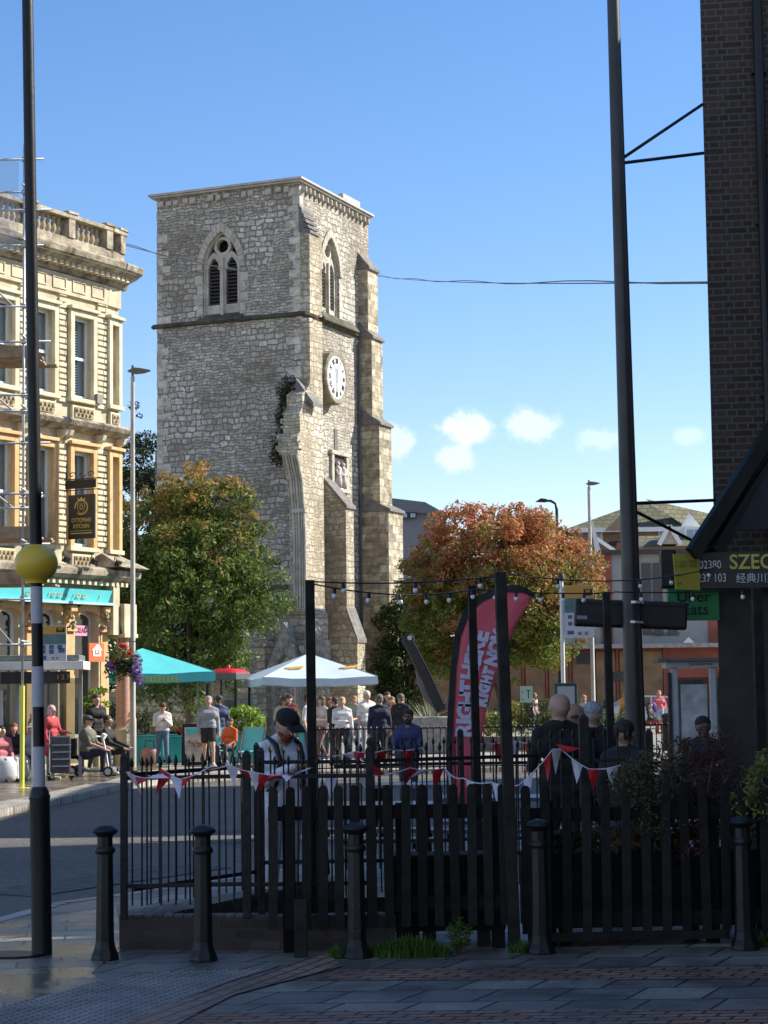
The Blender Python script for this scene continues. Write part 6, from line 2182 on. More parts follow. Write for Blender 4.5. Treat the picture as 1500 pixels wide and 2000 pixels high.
# ------------------------------------------------------------------ timber picket fence
FY = lambda x: 14.50 + .08 * (x + .86)
fence_x = [(-.86, .90, .120), (.97, 2.50, .147), (2.58, 3.9, .147)]
pr_ = None
for fi, (xa, xb, st) in enumerate(fence_x):
    lab = ["dark picket fence panel left of the tall middle posts", "dark picket fence panel with planting behind it, right of the middle post", "dark picket fence panel at the right edge behind the last bollard"][fi]
    r_ = root("picket_fence", (xa, FY(xa), 0), lab, "fence", math.atan(.08), "dark timber picket fence panels")
    L = (xb - xa) * math.hypot(1, .08)
    zb_, zt_ = (.17, 1.185) if fi == 0 else (.10, 1.165)
    if pr_ is None:
        w_ = .034
        out = [(-w_, 0), (w_, 0), (w_, 1.0)] + [(w_ * math.cos(t), 1.0 + w_ * .9 * math.sin(t)) for t in (.5, 1.05, math.pi / 2, math.pi - 1.05, math.pi - .5)] + [(-w_, 1.0)]
        pr_ = MB().ext(out, -.008, .010, 'y').build("picket", PICKET, r_, bevel=.003)
        src = pr_
    x = .03
    i = 0
    while x < L:
        o = src if (fi == 0 and i == 0) else src.copy()
        if o is not src:
            C.objects.link(o)
            o.parent = r_
        o.location = (x, 0, zb_)
        o.scale = (1.0, 1, (zt_ - zb_) / 1.03 * rnd.uniform(.994, 1.006))
        o.rotation_euler = (rnd.uniform(-.006, .006), rnd.uniform(-.013, .013), rnd.uniform(-.03, .03))
        x += st
        i += 1
    for z in ((.94, .28) if fi == 0 else (.90, .14)):
        MB().box(0, L, .012, .05, z, z + .10).build("rail", PICKETB, r_)
    for x in (.2, L - .12) if fi else (.15, L * .55, L - .1):
        MB().box(x - .045, x + .045, .052, .13, 0, 1.05).build("post", PICKETB, r_, bevel=.004)
    if fi:
        MB().box(.04, L - .02, -.02, .05, .04, .10).build("base_board", PICKET, r_, bevel=.004)
# planter boxes standing behind the right panels
for (xa, xb, lab) in ((.02, .86, "black timber planter box behind the left fence panel"), (1.02, 2.4, "black timber planter box behind the middle fence panel"), (2.5, 3.8, "black timber planter box at the right edge")):
    r_ = root("planter_box", (xa, FY(xa) + .06, 0), lab, "planter", math.atan(.08))
    L = xb - xa
    b = MB().box(0, L, .06, .45, .12, .66)
    for z in (.23, .34, .45, .56):
        b.box(-.004, L + .004, .050, .06, z, z + .098)
    b.build("box", PICKETB, r_, bevel=.004)
    for x in (.12, .24, L - .2):
        MB().box(x, x + .09, .08, .17, 0, .119).build("foot", PICKET, r_)
    MB().box(.02, L - .02, .08, .43, .62, .665).build("soil", pm("soil", (.02, .015, .01), rough=1), r_)
MB()
# tall timber posts that carry the festoon lights
def tall_post(px, pyt, D, w_, lab, lean=0.0, zbot=0.0):
    p = at(px, 1500, D)
    zt_ = at(px, pyt, D).z
    o = MB().box(-w_ / 2, w_ / 2, -w_ / 2, w_ / 2, 0, zt_).build("timber_post", PICKET, bevel=.004)
    o.location = (p.x, D, zbot)
    o.rotation_euler = (0, lean, .1)
    tag(o, lab, "post", "tall timber posts holding the festoon lights")
    return Vector((p.x, D, zt_))


t1 = tall_post(611, 1133, 14.85, .068, "tall timber post beside the man in the black cap", -.004)
t2 = tall_post(999, 1117, 14.55, .080, "thickest tall timber post, crossing the red flag", -.022)
t3 = tall_post(934, 1144, 18.3, .070, "tall timber post crossing the flag lettering, behind the thick one", -.012)
t4 = tall_post(1197, 1156, 18.0, .064, "tall timber post in front of the long black sign box", -.010)
t5 = tall_post(1487, 1148, 18.0, .085, "tall timber post under the restaurant sign")
o = MB().box(-.045, .045, -.045, .045, 0, .40).build("fence_foot_post", PICKET, bevel=.004)
p = gr(588, 1869)
o.location = (p.x, p.y, 0)
tag(o, "short square timber foot below the left fence panel", "post")

# ------------------------------------------------------------------ festoon lights
BULB = newmat("clear_bulb")[0]
bb = BULB.node_tree.nodes["Principled BSDF"]
bb.inputs["Base Color"].default_value = (.95, .95, .97, 1)
bb.inputs["Roughness"].default_value = .08
bb.inputs["Transmission Weight"].default_value = .2
bprot = None


def festoon(pts, bulbs, label):
    """pts = cable points in the world; bulbs = fractions along it"""
    global bprot
    r_ = root("festoon_lights", tuple(pts[0]), label, "festoon lights", group="strings of festoon bulbs between the posts")
    o_ = Vector(pts[0])
    P_ = [Vector(p) - o_ for p in pts]
    # parabolic sag per span
    cab = []
    for a, b in zip(P_[:-1], P_[1:]):
        sag = .012 * (b - a).length ** 1.3
        for i in range(12):
            t = i / 12
            q = a.lerp(b, t)
            q.z -= sag * 4 * t * (1 - t)
            cab.append(q)
    cab.append(P_[-1])
    MB().tube(cab, .006, 5).build("cable", PAINTBLK, r_)
    for f in bulbs:
        t = f * (len(cab) - 1)
        i = min(len(cab) - 2, int(t))
        q = cab[i].lerp(cab[i + 1], t - i)
        if bprot is None:
            bprot = (MB().lathe([(.010, 0), (.014, -.01), (.014, -.045)], 10).build("lamp_holder", PAINTBLK, r_, smooth=50), MB().ball((0, 0, -.062), (.020, .020, .023), 14, 10).build("bulb", BULB, r_, smooth=True))
            h_, b_ = bprot
        else:
            h_, b_ = bprot[0].copy(), bprot[1].copy()
            C.objects.link(h_)
            C.objects.link(b_)
            h_.parent = b_.parent = r_
        h_.location = q
        b_.location = q
        h_.rotation_euler = (0, rnd.uniform(-.15, .15), 0)
        b_.rotation_euler = h_.rotation_euler


def fr_at(pts, xs):
    """fractions of the cable whose picture columns are xs (pts given as (x, y, D))"""
    return None


def festoon_px(px, bulbs_x, label):
    pts = [at(x, y, D) for x, y, D in px]
    cum = []
    n = len(px) - 1
    out = []
    for bx_ in bulbs_x:
        for i in range(n):
            x0, x1 = px[i][0], px[i + 1][0]
            if min(x0, x1) <= bx_ <= max(x0, x1):
                out.append((i + (bx_ - x0) / (x1 - x0)) / n)
                break
    festoon(pts, out, label)


festoon_px([(613, 1141, 14.8), (936, 1150, 18.3)], [646, 706, 763, 816, 867, 918], "lower festoon string from the left post to the post at the flag")
festoon_px([(613, 1136, 14.8), (1000, 1122, 16.5), (1400, 1108, 20.7)], [664, 800, 930, 1074, 1227, 1381, 1294], "long upper festoon string running from left post to the restaurant sign")
festoon_px([(936, 1152, 18.3), (1199, 1158, 18.0)], [966, 1009, 1056, 1100, 1142, 1180], "short festoon string between the flag post and the sign box post")
festoon_px([(1199, 1156, 18.0), (1488, 1150, 18.0)], [1251, 1351, 1451], "festoon string under the restaurant sign")

# ------------------------------------------------------------------ bunting
def bunting(px, n, label, seed=1, size=.13, wild=.5):
    g = random.Random(seed)
    pts = [Vector(at(*q)) for q in px]
    r_ = root("bunting", tuple(pts[0]), label, "bunting", group="red and white bunting along the railings")
    o_ = pts[0].copy()
    pts = [p - o_ for p in pts]
    cab = []
    for a, b in zip(pts[:-1], pts[1:]):
        for i in range(8):
            t = i / 8
            q = a.lerp(b, t)
            q.z -= .10 * (b - a).length * 4 * t * (1 - t) * .5
            cab.append(q)
    cab.append(pts[-1])
    MB().tube(cab, .005, 5).build("tape", WHT, r_)
    for i in range(n):
        t = (i + .5) / n * (len(cab) - 1)
        k = min(len(cab) - 2, int(t))
        q = cab[k].lerp(cab[k + 1], t - k)
        d = (cab[k + 1] - cab[k]).normalized() * size * .42
        tw = g.uniform(-wild, wild)
        tip = Vector((g.uniform(-.5, .5) * wild, g.uniform(-1, 1) * wild, -1)).normalized() * size * g.uniform(1.1, 1.6)
        if g.random() < wild * .4:
            tip = Vector((g.uniform(-1, 1), g.uniform(-.6, .2), g.uniform(-.5, .2))).normalized() * size * 1.2
        a, b, c = q - d, q + d, q + tip
        m1, m2 = a.lerp(c, .5) + Vector((0, g.uniform(-.03, .03), 0)), b.lerp(c, .5) + Vector((0, g.uniform(-.03, .03), 0))
        mb = MB().add([tuple(v) for v in (a, b, m2, m1, c, q + Vector((0, -.012, 0)))], [(0, 5, 3), (5, 1, 2), (5, 2, 3), (3, 2, 4)])
        o = mb.build("pennant", RED if i % 2 else WHT, r_, recalc=False)
        md = o.modifiers.new("solid", 'SOLIDIFY')
        md.thickness = .001


bunting([(1012, 1534, 15.2), (1080, 1463, 15.25), (1095, 1462, 15.3), (1150, 1502, 15.3), (1215, 1494, 15.35)], 7, "neat string of pennants peaking at the spear topped railing", 3, .125, .12)
bunting([(248, 1508, 14.6), (282, 1520, 14.58), (322, 1506, 14.62), (352, 1522, 14.6), (400, 1503, 14.62), (448, 1494, 14.62), (490, 1508, 14.62)], 10, "tangled pennants on the railing at the left end", 5, .13, 1.5)
bunting([(490, 1506, 14.6), (545, 1514, 14.6), (606, 1500, 14.6)], 7, "windblown pennants below the capped man's hood", 9, .12, 1.7)
bunting([(625, 1478, 16.1), (690, 1468, 16.15), (760, 1464, 16.3), (835, 1458, 16.5)], 9, "pennants along the rear railing below the talking group", 12, .13, 1.0)
bunting([(630, 1512, 15.9), (715, 1514, 16.0), (800, 1500, 16.2), (868, 1500, 16.4)], 8, "pennants on the lower rail left of the red flag", 16, .14, .9)
bunting([(868, 1500, 16.4), (905, 1520, 15.8), (960, 1528, 15.4), (1012, 1534, 15.2)], 6, "pennants hanging in front of the flag's foot", 21, .15, .5)
bunting([(925, 1452, 18.8), (1000, 1446, 18.9), (1090, 1452, 18.9)], 5, "few pennants behind the thick post", 24, .13, .6)

# ------------------------------------------------------------------ feather flag
D_ = 19.6
fp = at(893, 1560, D_)
ff = root("feather_flag", (fp.x, D_, 0), "red feather flag with white RIGHT HERE lettering and black sleeve", "flag")
q = lambda x, y: (at(x, y, D_).x - fp.x, at(x, y, D_).z)
left = [(872, 1585), (872, 1500), (873, 1420), (876, 1360), (880, 1300), (888, 1240), (906, 1190), (932, 1164), (970, 1149), (1000, 1142), (1025, 1146), (1047, 1160)]
inner = [(883, 1585), (882, 1500), (884, 1420), (887, 1360), (891, 1300), (900, 1243), (917, 1200), (941, 1176), (973, 1160), (1001, 1153), (1023, 1157), (1041, 1167)]
right = [(934, 1585), (936, 1500), (941, 1440), (948, 1395), (960, 1352), (974, 1315), (986, 1280), (998, 1245), (1008, 1222), (1020, 1200), (1030, 1183), (1040, 1168)]
n_ = len(left)
mb = MB()
for i in range(n_ - 1):
    for (u, v, c1, c2) in ((left, inner, 0, 0),):
        a, b, c, d = q(*u[i]), q(*u[i + 1]), q(*v[i + 1]), q(*v[i])
        mb.add([(a[0], 0, a[1]), (b[0], 0, b[1]), (c[0], -.015, c[1]), (d[0], -.015, d[1]), (a[0], .03, a[1]), (b[0], .03, b[1]), (c[0], .02, c[1]), (d[0], .02, d[1])], [(0, 1, 2, 3), (4, 7, 6, 5), (0, 4, 5, 1)])
mb.build("sleeve", pm("black_sleeve", (.012, .012, .013), rough=.8), ff)
mb = MB()
vs, fs = [], []
K = 9
for i in range(n_):
    for k in range(K):
        t = k / (K - 1)
        x = inner[i][0] * (1 - t) + right[i][0] * t
        y = inner[i][1] * (1 - t) + right[i][1] * t
        a = q(x, y)
        vs.append((a[0], .012 * math.sin(t * 7 + i * .8) * (1 if 0 < i < n_ - 1 else 0), a[1]))
for i in range(n_ - 1):
    for k in range(K - 1):
        fs.append((i * K + k, i * K + k + 1, (i + 1) * K + k + 1, (i + 1) * K + k))
mb.add(vs, fs)
cf = mb.build("banner", leafmat("flag_red", [(.93, .25, .31), (.93, .25, .31)], trans=.5, rough=.6), ff, smooth=True, recalc=False)
md = cf.modifiers.new("solid", 'SOLIDIFY')
md.thickness = .003
MB().tube([(-.005, .0, 0), (-.045, .0, .85)], .014, 8).build("pole", PAINTBLK, ff)
MB().box(-.35, .35, -.03, .03, 0, .03).box(-.03, .03, -.35, .35, .031, .06).build("ground_cross", GREYMET, ff)


def flag_word(letters, pos, size, name):
    """each letter placed by hand along the flag: (char, x, y, angle)"""
    for ch, (x, y, ang) in zip(letters, pos):
        a = q(x, y)
        M = Matrix.Translation((a[0], -.028, a[1])) @ Matrix.Rotation(R(90), 4, 'X') @ Matrix.Rotation(R(ang), 4, 'Z')
        text(ch, size, pm("flag_lavender", (.55, .55, .72), rough=.6), cf, M, name, bold=.012, sx=.95)


flag_word("RIGHT", [(908, 1427, 87), (909, 1409, 87), (911, 1390, 86), (914, 1366, 85), (916, 1343, 84)], .215, "lettering")
flag_word("HERE", [(919, 1313, 82), (925, 1289, 80), (931, 1266, 78), (939, 1243, 76)], .215, "lettering")
flag_word("RIGHT", [(941, 1372, 77), (944, 1358, 76), (947, 1344, 75), (951, 1328, 73), (955, 1312, 72)], .13, "lettering")
flag_word("NOW", [(962, 1288, 71), (969, 1264, 70), (977, 1236, 69)], .17, "lettering")

# ------------------------------------------------------------------ street lamps
def slim_lamp(px, pyt, D, lab, r0=.07, curved=False, mat=POLEMET, flip=1):
    p = at(px, pyt, D)
    r_ = root("street_lamp", (p.x, D, 0), lab, "street lamp")
    if curved:
        pts = [(0, 0, 0), (0, 0, p.z - .35), (-.05, 0, p.z - .08), (-.25, 0, p.z + .04), (-.5, 0, p.z + .05)]
        MB().tube(pts, [r0, r0 * .8, r0 * .7, r0 * .7, r0 * .6], 10).build("pole", mat, r_, smooth=40)
        MB().ext([(-.95, p.z + .0), (-.45, p.z - .02), (-.42, p.z + .12), (-.7, p.z + .16)], -.12, .12, 'y').build("lamp_head", PAINTBLK, r_, bevel=.02)
    else:
        MB().lathe([(r0 * 1.25, 0), (r0 * 1.25, 1.2), (r0, 1.25), (r0 * .75, p.z - .15)], 14).build("pole", mat, r_, smooth=40)
        mb = MB()
        mb.ext([(-.13 * flip, p.z - .02), (.06 * flip, p.z - .08), (.28 * flip, p.z - .06), (.46 * flip, p.z + .0), (.22 * flip, p.z + .05), (.04 * flip, p.z + .07)], -.12, .12, 'y')
        mb.box(-.03, .03, -.03, .03, p.z - .2, p.z + .14)
        mb.build("lamp_head", PAINTBLK if mat is PAINTBLK else pm("lamp_head_brown", (.12, .11, .09), rough=.5), r_, bevel=.015)
    return r_


L1 = slim_lamp(259, 724, 50, "slim pale lamp post with flat winged head in front of the dark trees", .068)
L2 = slim_lamp(1150, 944, 80, "thin lamp post with flat head above the autumn tree's right side", .085)
L3 = slim_lamp(1087, 980, 88, "dark lamp post with drooping head rising behind the autumn tree", .085, curved=True, mat=PAINTBLK)
# rolled white banner on the second lamp
MB().ext([(.02, at(1152, 1018, 80).z), (.12, at(1152, 1018, 80).z), (.42, at(1152, 1080, 80).z), (.2, at(1152, 1085, 80).z)], -.14, -.10, 'y').build("furled_banner", WHITEP, L2)
# hanging basket on the pale lamp post
hb = root("hanging_basket", tuple(at(240, 1292, 49.6)), "round hanging basket of mixed purple and red flowers on the lamp post", "hanging basket")
MB().lathe([(.05, -.28), (.22, -.2), (.32, 0), (.34, .03)], 16).build("basket", DARKV, hb)
MB().tube([(0, 0, .5), (.28, .3, .5)], .015, 6).build("bracket_arm", PAINTBLK, hb)
leaves("foliage", leafmat("basket_leaves", [(.05, .09, .02), (.10, .14, .04), (.16, .17, .06), (.04, .05, .02)]), hb, [((0, 0, .05), (.46, .42, .36)), ((-.15, 0, -.2), (.34, .3, .3)), ((.3, 0, -.2), (.2, .2, .3))], 2200, .045, 3)
leaves("purple_flowers", leafmat("petunia_purple", [(.20, .10, .42), (.42, .30, .62), (.12, .06, .22)]), hb, [((.32, -.12, -.12), (.18, .18, .3)), ((-.25, -.2, -.1), (.16, .16, .14)), ((.4, -.1, -.42), (.1, .1, .18))], 420, .05, 4, aspect=1.2)
leaves("red_flowers", leafmat("geranium_red", [(.55, .03, .03), (.62, .10, .08)]), hb, [((.02, -.2, .40), (.1, .1, .07)), ((.2, -.3, .2), (.06, .06, .05)), ((-.2, -.3, .02), (.05, .05, .05))], 160, .04, 6, aspect=1.2)

# ------------------------------------------------------------------ overhead cables
def cable(a, b, sag, lab, rr=.012, n=24, dy=0.0):
    a, b = Vector(at(*a)), Vector(at(*b))
    pts = []
    for i in range(n + 1):
        t = i / n
        p = a.lerp(b, t) - a
        p.z -= sag * 4 * t * (1 - t)
        pts.append(p)
    r_ = root("overhead_cable", tuple(a), lab, "cable")
    MB().tube(pts, rr, 5).build("strand", PAINTBLK, r_)
    MB().tube([p + Vector((0, .1, .035 + .03 * math.sin(i))) for i, p in enumerate(pts)], rr, 5).build("strand", PAINTBLK, r_)


cable((228, 474, 53), (600, 545, 66), .15, "thin overhead cable from the corner building across the tower face", .012)
cable((735, 539, 84), (1384, 551, 22.2), .12, "thin overhead cable from tower buttress to the brick building", .010)

# ------------------------------------------------------------------ canopies
def canopy(px, py_apex, py_eave, py_val, D, half, mat, lab, name, rz, logo):
    p = at(px, py_eave, D)
    za, ze, zv = at(px, py_apex, D).z, p.z, at(px, py_val, D).z
    r_ = root(name, (p.x, D, 0), lab, "canopy" if name == "gazebo" else "parasol", rz)
    mb = MB()
    h = half
    K = 8
    cor = [(-h, -h), (h, -h), (h, h), (-h, h)]
    for i in range(4):
        a, b = cor[i], cor[(i + 1) % 4]
        vs, fs = [], []
        for j in range(K + 1):
            t = j / K
            for k in range(K + 1):
                s = k / K
                x, y = (a[0] * (1 - s) + b[0] * s) * t, (a[1] * (1 - s) + b[1] * s) * t
                edge = abs(s - .5) * 2
                z = za + (ze - za) * t - (.10 * t * (1 - edge ** 2) * .6) + .012 * math.sin(s * 17 + i) * t
                vs.append((x, y, z))
        for j in range(K):
            for k in range(K):
                fs.append((j * (K + 1) + k, j * (K + 1) + k + 1, (j + 1) * (K + 1) + k + 1, (j + 1) * (K + 1) + k))
        # valance
        o_ = len(vs)
        for k in range(K + 1):
            s = k / K
            x, y = a[0] * (1 - s) + b[0] * s, a[1] * (1 - s) + b[1] * s
            zz_ = vs[K * (K + 1) + k][2]
            vs.append((x * 1.01, y * 1.01, zz_ - (ze - zv)))
        for k in range(K):
            fs.append((K * (K + 1) + k, K * (K + 1) + k + 1, o_ + k + 1, o_ + k))
        mb.add(vs, fs)
    mb.build("cover", mat, r_, smooth=50, recalc=False)
    mb = MB()
    if name == "gazebo":
        for (x, y) in cor:
            MB().box(x * .97 - .02, x * .97 + .02, y * .97 - .02, y * .97 + .02, 0, ze - .05).build("leg", GREYMET, r_)
    else:
        MB().tube([(0, 0, 0), (0, 0, za - .02)], .035, 10).build("pole", GREYMET, r_)
        MB().lathe([(.35, 0), (.35, .08), (.05, .12)], 16).build("base", PAINTBLK, r_)
        for (x, y) in cor:
            MB().tube([(0, 0, ze - .3), (x * .55, y * .55, ze + (za - ze) * .42)], .014, 6).build("strut", GREYMET, r_)
    return r_, za, ze, zv


gz, za, ze, zv = canopy(330, 1268, 1312, 1330, 54, 1.02, TEAL, "bright teal gazebo canopy beside the pale lamp post", "gazebo", R(8), True) if False else canopy(278, 1266, 1313, 1331, 54, 1.75, TEAL, "bright teal gazebo canopy beside the pale lamp post", "gazebo", R(12), True)
mb = MB()
for i in range(9):
    mb.bx((-.15 + i * .11, -1.79, ze - .19), (.07, .01, .12 if i % 3 else .16))
mb.bx((.3, -1.787, ze - .26), (1.1, .01, .02))
mb.build("worn_lettering", pm("faded_yellow_print", (.42, .52, .16), rough=.6), gz)
ps, za, ze, zv = canopy(603, 1276, 1322, 1337, 57, 1.62, LIGHTC, "pale grey blue square parasol in front of the tower", "parasol", R(14), True)
for s_, sg_ in ((-.62, 1), (.95, 1)):
    mb = MB(Matrix.Translation((s_, -1.0, ze + (za - ze) * .37 + .0)) @ Matrix.Rotation(math.atan2(za - ze, 1.62), 4, 'X'))
    mb.bx((0, 0, .02), (.55, .09, .008), Matrix.Rotation(.25, 3, 'Z'))
    mb.bx((.02, -.08, .02), (.4, .05, .008), Matrix.Rotation(.25, 3, 'Z'))
    mb.build("printed_logo", pm("orange_print", (.62, .34, .08), rough=.6), ps)

# ------------------------------------------------------------------ red topped kiosk
D_ = 57.5
p = at(447, 1400, D_)
kx = root("phone_kiosk", (p.x, D_, 0), "glass phone kiosk with domed red roof", "kiosk", R(-22))
zt_ = at(447, 1303, D_).z
ze = at(447, 1328, D_).z
MB().box(-.47, .47, -.47, .47, ze + .0, ze + .2).build("sign_band", pm("kiosk_grey", (.10, .10, .10), rough=.4), kx, bevel=.02)
vs, fs = [], []
K = 8
dome = MB()
for i in range(K + 1):
    for j in range(K + 1):
        u, v = (i / K * 2 - 1), (j / K * 2 - 1)
        z = ze + .2 + (zt_ - ze - .24) * (max(0, 1 - u ** 4)) ** .5 * (max(0, 1 - v ** 4)) ** .5
        vs.append((u * .46, v * .46, z))
for i in range(K):
    for j in range(K):
        fs.append((i * (K + 1) + j, (i + 1) * (K + 1) + j, (i + 1) * (K + 1) + j + 1, i * (K + 1) + j + 1))
dome.add(vs, fs)
dome.lathe([(.05, zt_ - .04), (.05, zt_ + .04), (.02, zt_ + .07)], 10)
dome.build("domed_roof", pm("kiosk_red", (.60, .02, .03), rough=.35, var=.06), kx, smooth=50)
for (x, y) in ((-.45, -.45), (.45, -.45), (.45, .45), (-.45, .45)):
    MB().box(x - .035, x + .035, y - .035, y + .035, 0, ze).build("corner_post", PAINTBLK, kx)
for (a, b) in (((-.41, -.45), (.41, -.45)), ((.45, -.41), (.45, .41)), ((-.45, -.41), (-.45, .41))):
    g2 = MB()
    g2.add([(a[0], a[1], .25), (b[0], b[1], .25), (b[0], b[1], ze - .05), (a[0], a[1], ze - .05)], [(0, 1, 2, 3)])
    g2.build("glass_panel", CLEAR, kx)
MB().box(-.2, .2, .1, .3, .9, 1.6).build("telephone", GREYMET, kx, bevel=.02)

# ------------------------------------------------------------------ anchor
D_ = 58
A0 = at(858, 1392, D_)
an = root("anchor", (A0.x, D_, 0), "large black anchor leaning upright on a stone plinth", "anchor")
Q = lambda x, y, dy=0: (at(x, y, D_).x - A0.x, dy, at(x, y, D_).z)
ABK = pm("anchor_black", (.008, .008, .009), rough=.5, var=.2)
AG = pm("anchor_lit_grey", (.10, .10, .105), rough=.35, var=.2)  # sunlit edge and arm put into the colour as a lighter grey
sh = MB()
sh.beam(Q(797, 1252), Q(862, 1388), .34, .30)
sh.lathe([(.17, -.15), (.17, .15)], 16, Q(797, 1250)) if False else sh.tube([(Q(797, 1250)[0], -.15, Q(797, 1250)[2]), (Q(797, 1250)[0], .15, Q(797, 1250)[2])], .19, 16)
sh.build("shank", ABK, an, bevel=.03)
sh = MB()
a, b = Vector(Q(803, 1250)), Vector(Q(872, 1382))
sh.beam(a + Vector((.05, -.165, 0)), b + Vector((.03, -.165, 0)), .06, .03)
sh.build("lit_edge", AG, an)
MB().tube([(Q(800, 1246)[0], -.17, Q(800, 1246)[2]), (Q(800, 1246)[0], -.155, Q(800, 1246)[2])], .07, 12).build("eye", pm("eye_shine", (.4, .4, .4), rough=.4), an)
arm = [Q(812, 1300, .3), (Q(820, 1330)[0], .35, Q(820, 1330)[2]), (Q(836, 1362)[0], .3, Q(836, 1362)[2]), (Q(862, 1384)[0], .1, Q(862, 1384)[2]), (Q(885, 1378)[0], -.2, Q(885, 1378)[2]), (Q(898, 1350)[0], -.4, Q(898, 1350)[2])]
MB().tube(arm, [.03, .08, .13, .16, .12, .03], 10).build("arm", AG, an, smooth=True)
MB().box(-.9, .9, -.5, .9, 0, at(858, 1400, D_).z).build("plinth", pm("plinth_stone", (.30, .28, .25), rough=.9, var=.4, scale=6, bmp=.6), an, bevel=.04)

# ------------------------------------------------------------------ bus stop, cases, shelter on the right
stop_flag(1101, 1144, 1246, 50, "bus stop flag with orange top band behind the long black sign box", 0)
D_ = 49
p = at(1106, 1400, D_)
tc_ = root("timetable_case", (p.x, D_, 0), "green framed timetable case at the foot of the bus stop", "timetable case")
z0, z1 = at(1106, 1402, D_).z, at(1106, 1334, D_).z
MB().box(-.28, .28, -.05, .05, z0, z1).build("frame", pm("case_green", (.02, .09, .06), rough=.4), tc_, bevel=.015)
MB().box(-.21, .21, -.056, -.0505, z0 + .06, z1 - .08).build("notice", pm("notice_grey", (.45, .47, .48), rough=.5, var=.05), tc_)
for x in (-.22, .22):
    MB().box(x - .025, x + .025, -.03, .03, 0, z0).build("leg", MATS["case_green"], tc_)
D_ = 52
p = at(1029, 1400, D_)
ip = root("notice_board", (p.x, D_, 0), "small pale green notice on two black legs among the shrubs", "notice board")
z0, z1 = at(1029, 1372, D_).z, at(1029, 1340, D_).z
nb_o = MB().box(-.16, .16, -.02, .02, z0, z1).build("panel", pm("notice_pale", (.36, .50, .44), rough=.5, var=.06), ip)
mb = MB()
mb.bx((.05, -.023, (z0 + z1) / 2 + .1), (.12, .004, .02))
mb.bx((.05, -.023, (z0 + z1) / 2), (.03, .004, .22))
mb.bx((-.1, -.023, z1 - .15), (.03, .004, .05))
mb.bx((-.1, -.023, z0 + .08), (.03, .004, .05))
mb.build("printed_marks", pm("mark_dark", (.05, .09, .08), rough=.6), nb_o)
for x in (-.14, .14):
    MB().box(x - .015, x + .015, .021, .05, 0, z1).build("leg", PAINTBLK, ip)
D_ = 42
p = at(1312, 1400, D_)
SHG = pm("shelter_grey", (.52, .54, .56), rough=.4, var=.1)
rs = root("bus_shelter", (p.x, D_, 0), "grey framed bus shelter standing in shade by the black shopfront", "bus shelter", R(-4))
zr = at(1350, 1304, D_).z
MB().box(-.1, 1.6, -.05, 1.3, zr, zr + .13).build("roof_beam", SHG, rs, bevel=.01)
MB().box(-.28, 1.7, -.2, 1.4, zr + .132, zr + .2).build("roof_sheet", SLATE, rs)
for x in (0.0, .80, 1.5):
    MB().box(x, x + .15, .0, .15, 0, zr).build("post", SHG, rs, bevel=.02)
MB().box(.16, .79, .05, .065, .25, zr - .2).build("glass_panel", CLEAR, rs)
MB().box(.99, 1.45, .05, .08, .3, zr - .1).build("glass_panel", CLEAR, rs)
MB().box(.2, .75, .03, .045, .7, zr - .35).build("poster", pm("shelter_poster", (.50, .52, .48), rough=.35, var=.45, scale=2.2, alt=(.78, .80, .78)), rs)
pn_ = MB().box(.2, .76, .9, .95, .5, zr - .25).build("back_panel", pm("etched_panel", (.50, .52, .46), rough=.3, var=.5, scale=3, alt=(.66, .66, .6)), rs)
MB().box(.98, 1.46, .9, .95, .4, zr - .2).build("back_panel", MATS["etched_panel"], rs)
MB().box(-.06, -.0, -.05, .25, 0, zr - .1).build("end_frame", pm("maroon_post", (.05, .02, .03), rough=.6), rs)
text("SOUTHAMPTON", .07, pm("letter_grey", (.12, .12, .13), rough=.6), rs, facing((.62, -.055, zr + .065), -math.pi / 2), sx=.9)

# ------------------------------------------------------------------ parked car
D_ = 88
p = at(1272, 1420, D_)
car = root("parked_car", (p.x, D_, 0), "silver hatchback parked behind the woman in the pink top", "car", R(4))
CP_ = pm("car_silver", (.42, .43, .45), rough=.28, var=.03, metal=.5, bmp=0)
prof = [(-2.0, .35), (2.0, .35), (2.05, .6), (1.95, .85), (1.2, .95), (.55, 1.42), (-.9, 1.46), (-1.75, 1.0), (-2.02, .9), (-2.05, .6)]
MB().ext(prof, -.85, .85, 'y').build("body", CP_, car, bevel=.07)
MB().ext([(1.08, .97), (.5, 1.36), (-.1, 1.38), (-.1, .96)], -.862, -.853, 'y').build("side_window", DARKGL, car)
MB().ext([(-.18, .96), (-.18, 1.38), (-.85, 1.39), (-1.45, 1.0)], -.862, -.853, 'y').build("side_window", DARKGL, car)
for x in (-1.3, 1.3):
    w_ = MB(Matrix.Translation((x, -.84, .32)) @ Matrix.Rotation(R(90), 4, 'X')).lathe([(.22, -.1), (.31, -.08), (.32, 0), (.31, .08), (.22, .1)], 20).build("wheel", TYRE, car, smooth=40)
    MB(Matrix.Translation((x, -.84, .32)) @ Matrix.Rotation(R(90), 4, 'X')).lathe([(.20, -.105), (.2, .105)], 12).build("rim", MATS["rim_silver"], w_)
    w_ = MB(Matrix.Translation((x, .84, .32)) @ Matrix.Rotation(R(90), 4, 'X')).lathe([(.22, -.1), (.31, -.08), (.32, 0), (.31, .08), (.22, .1)], 20).build("wheel", TYRE, car, smooth=40)
MB().box(-.16 - 1.95, -1.98, -.8, -.5, .75, .88).build("tail_light", RED, car)
MB().box(1.93, 2.06, -.8, -.5, .68, .80).build("headlight", WHITEP, car)

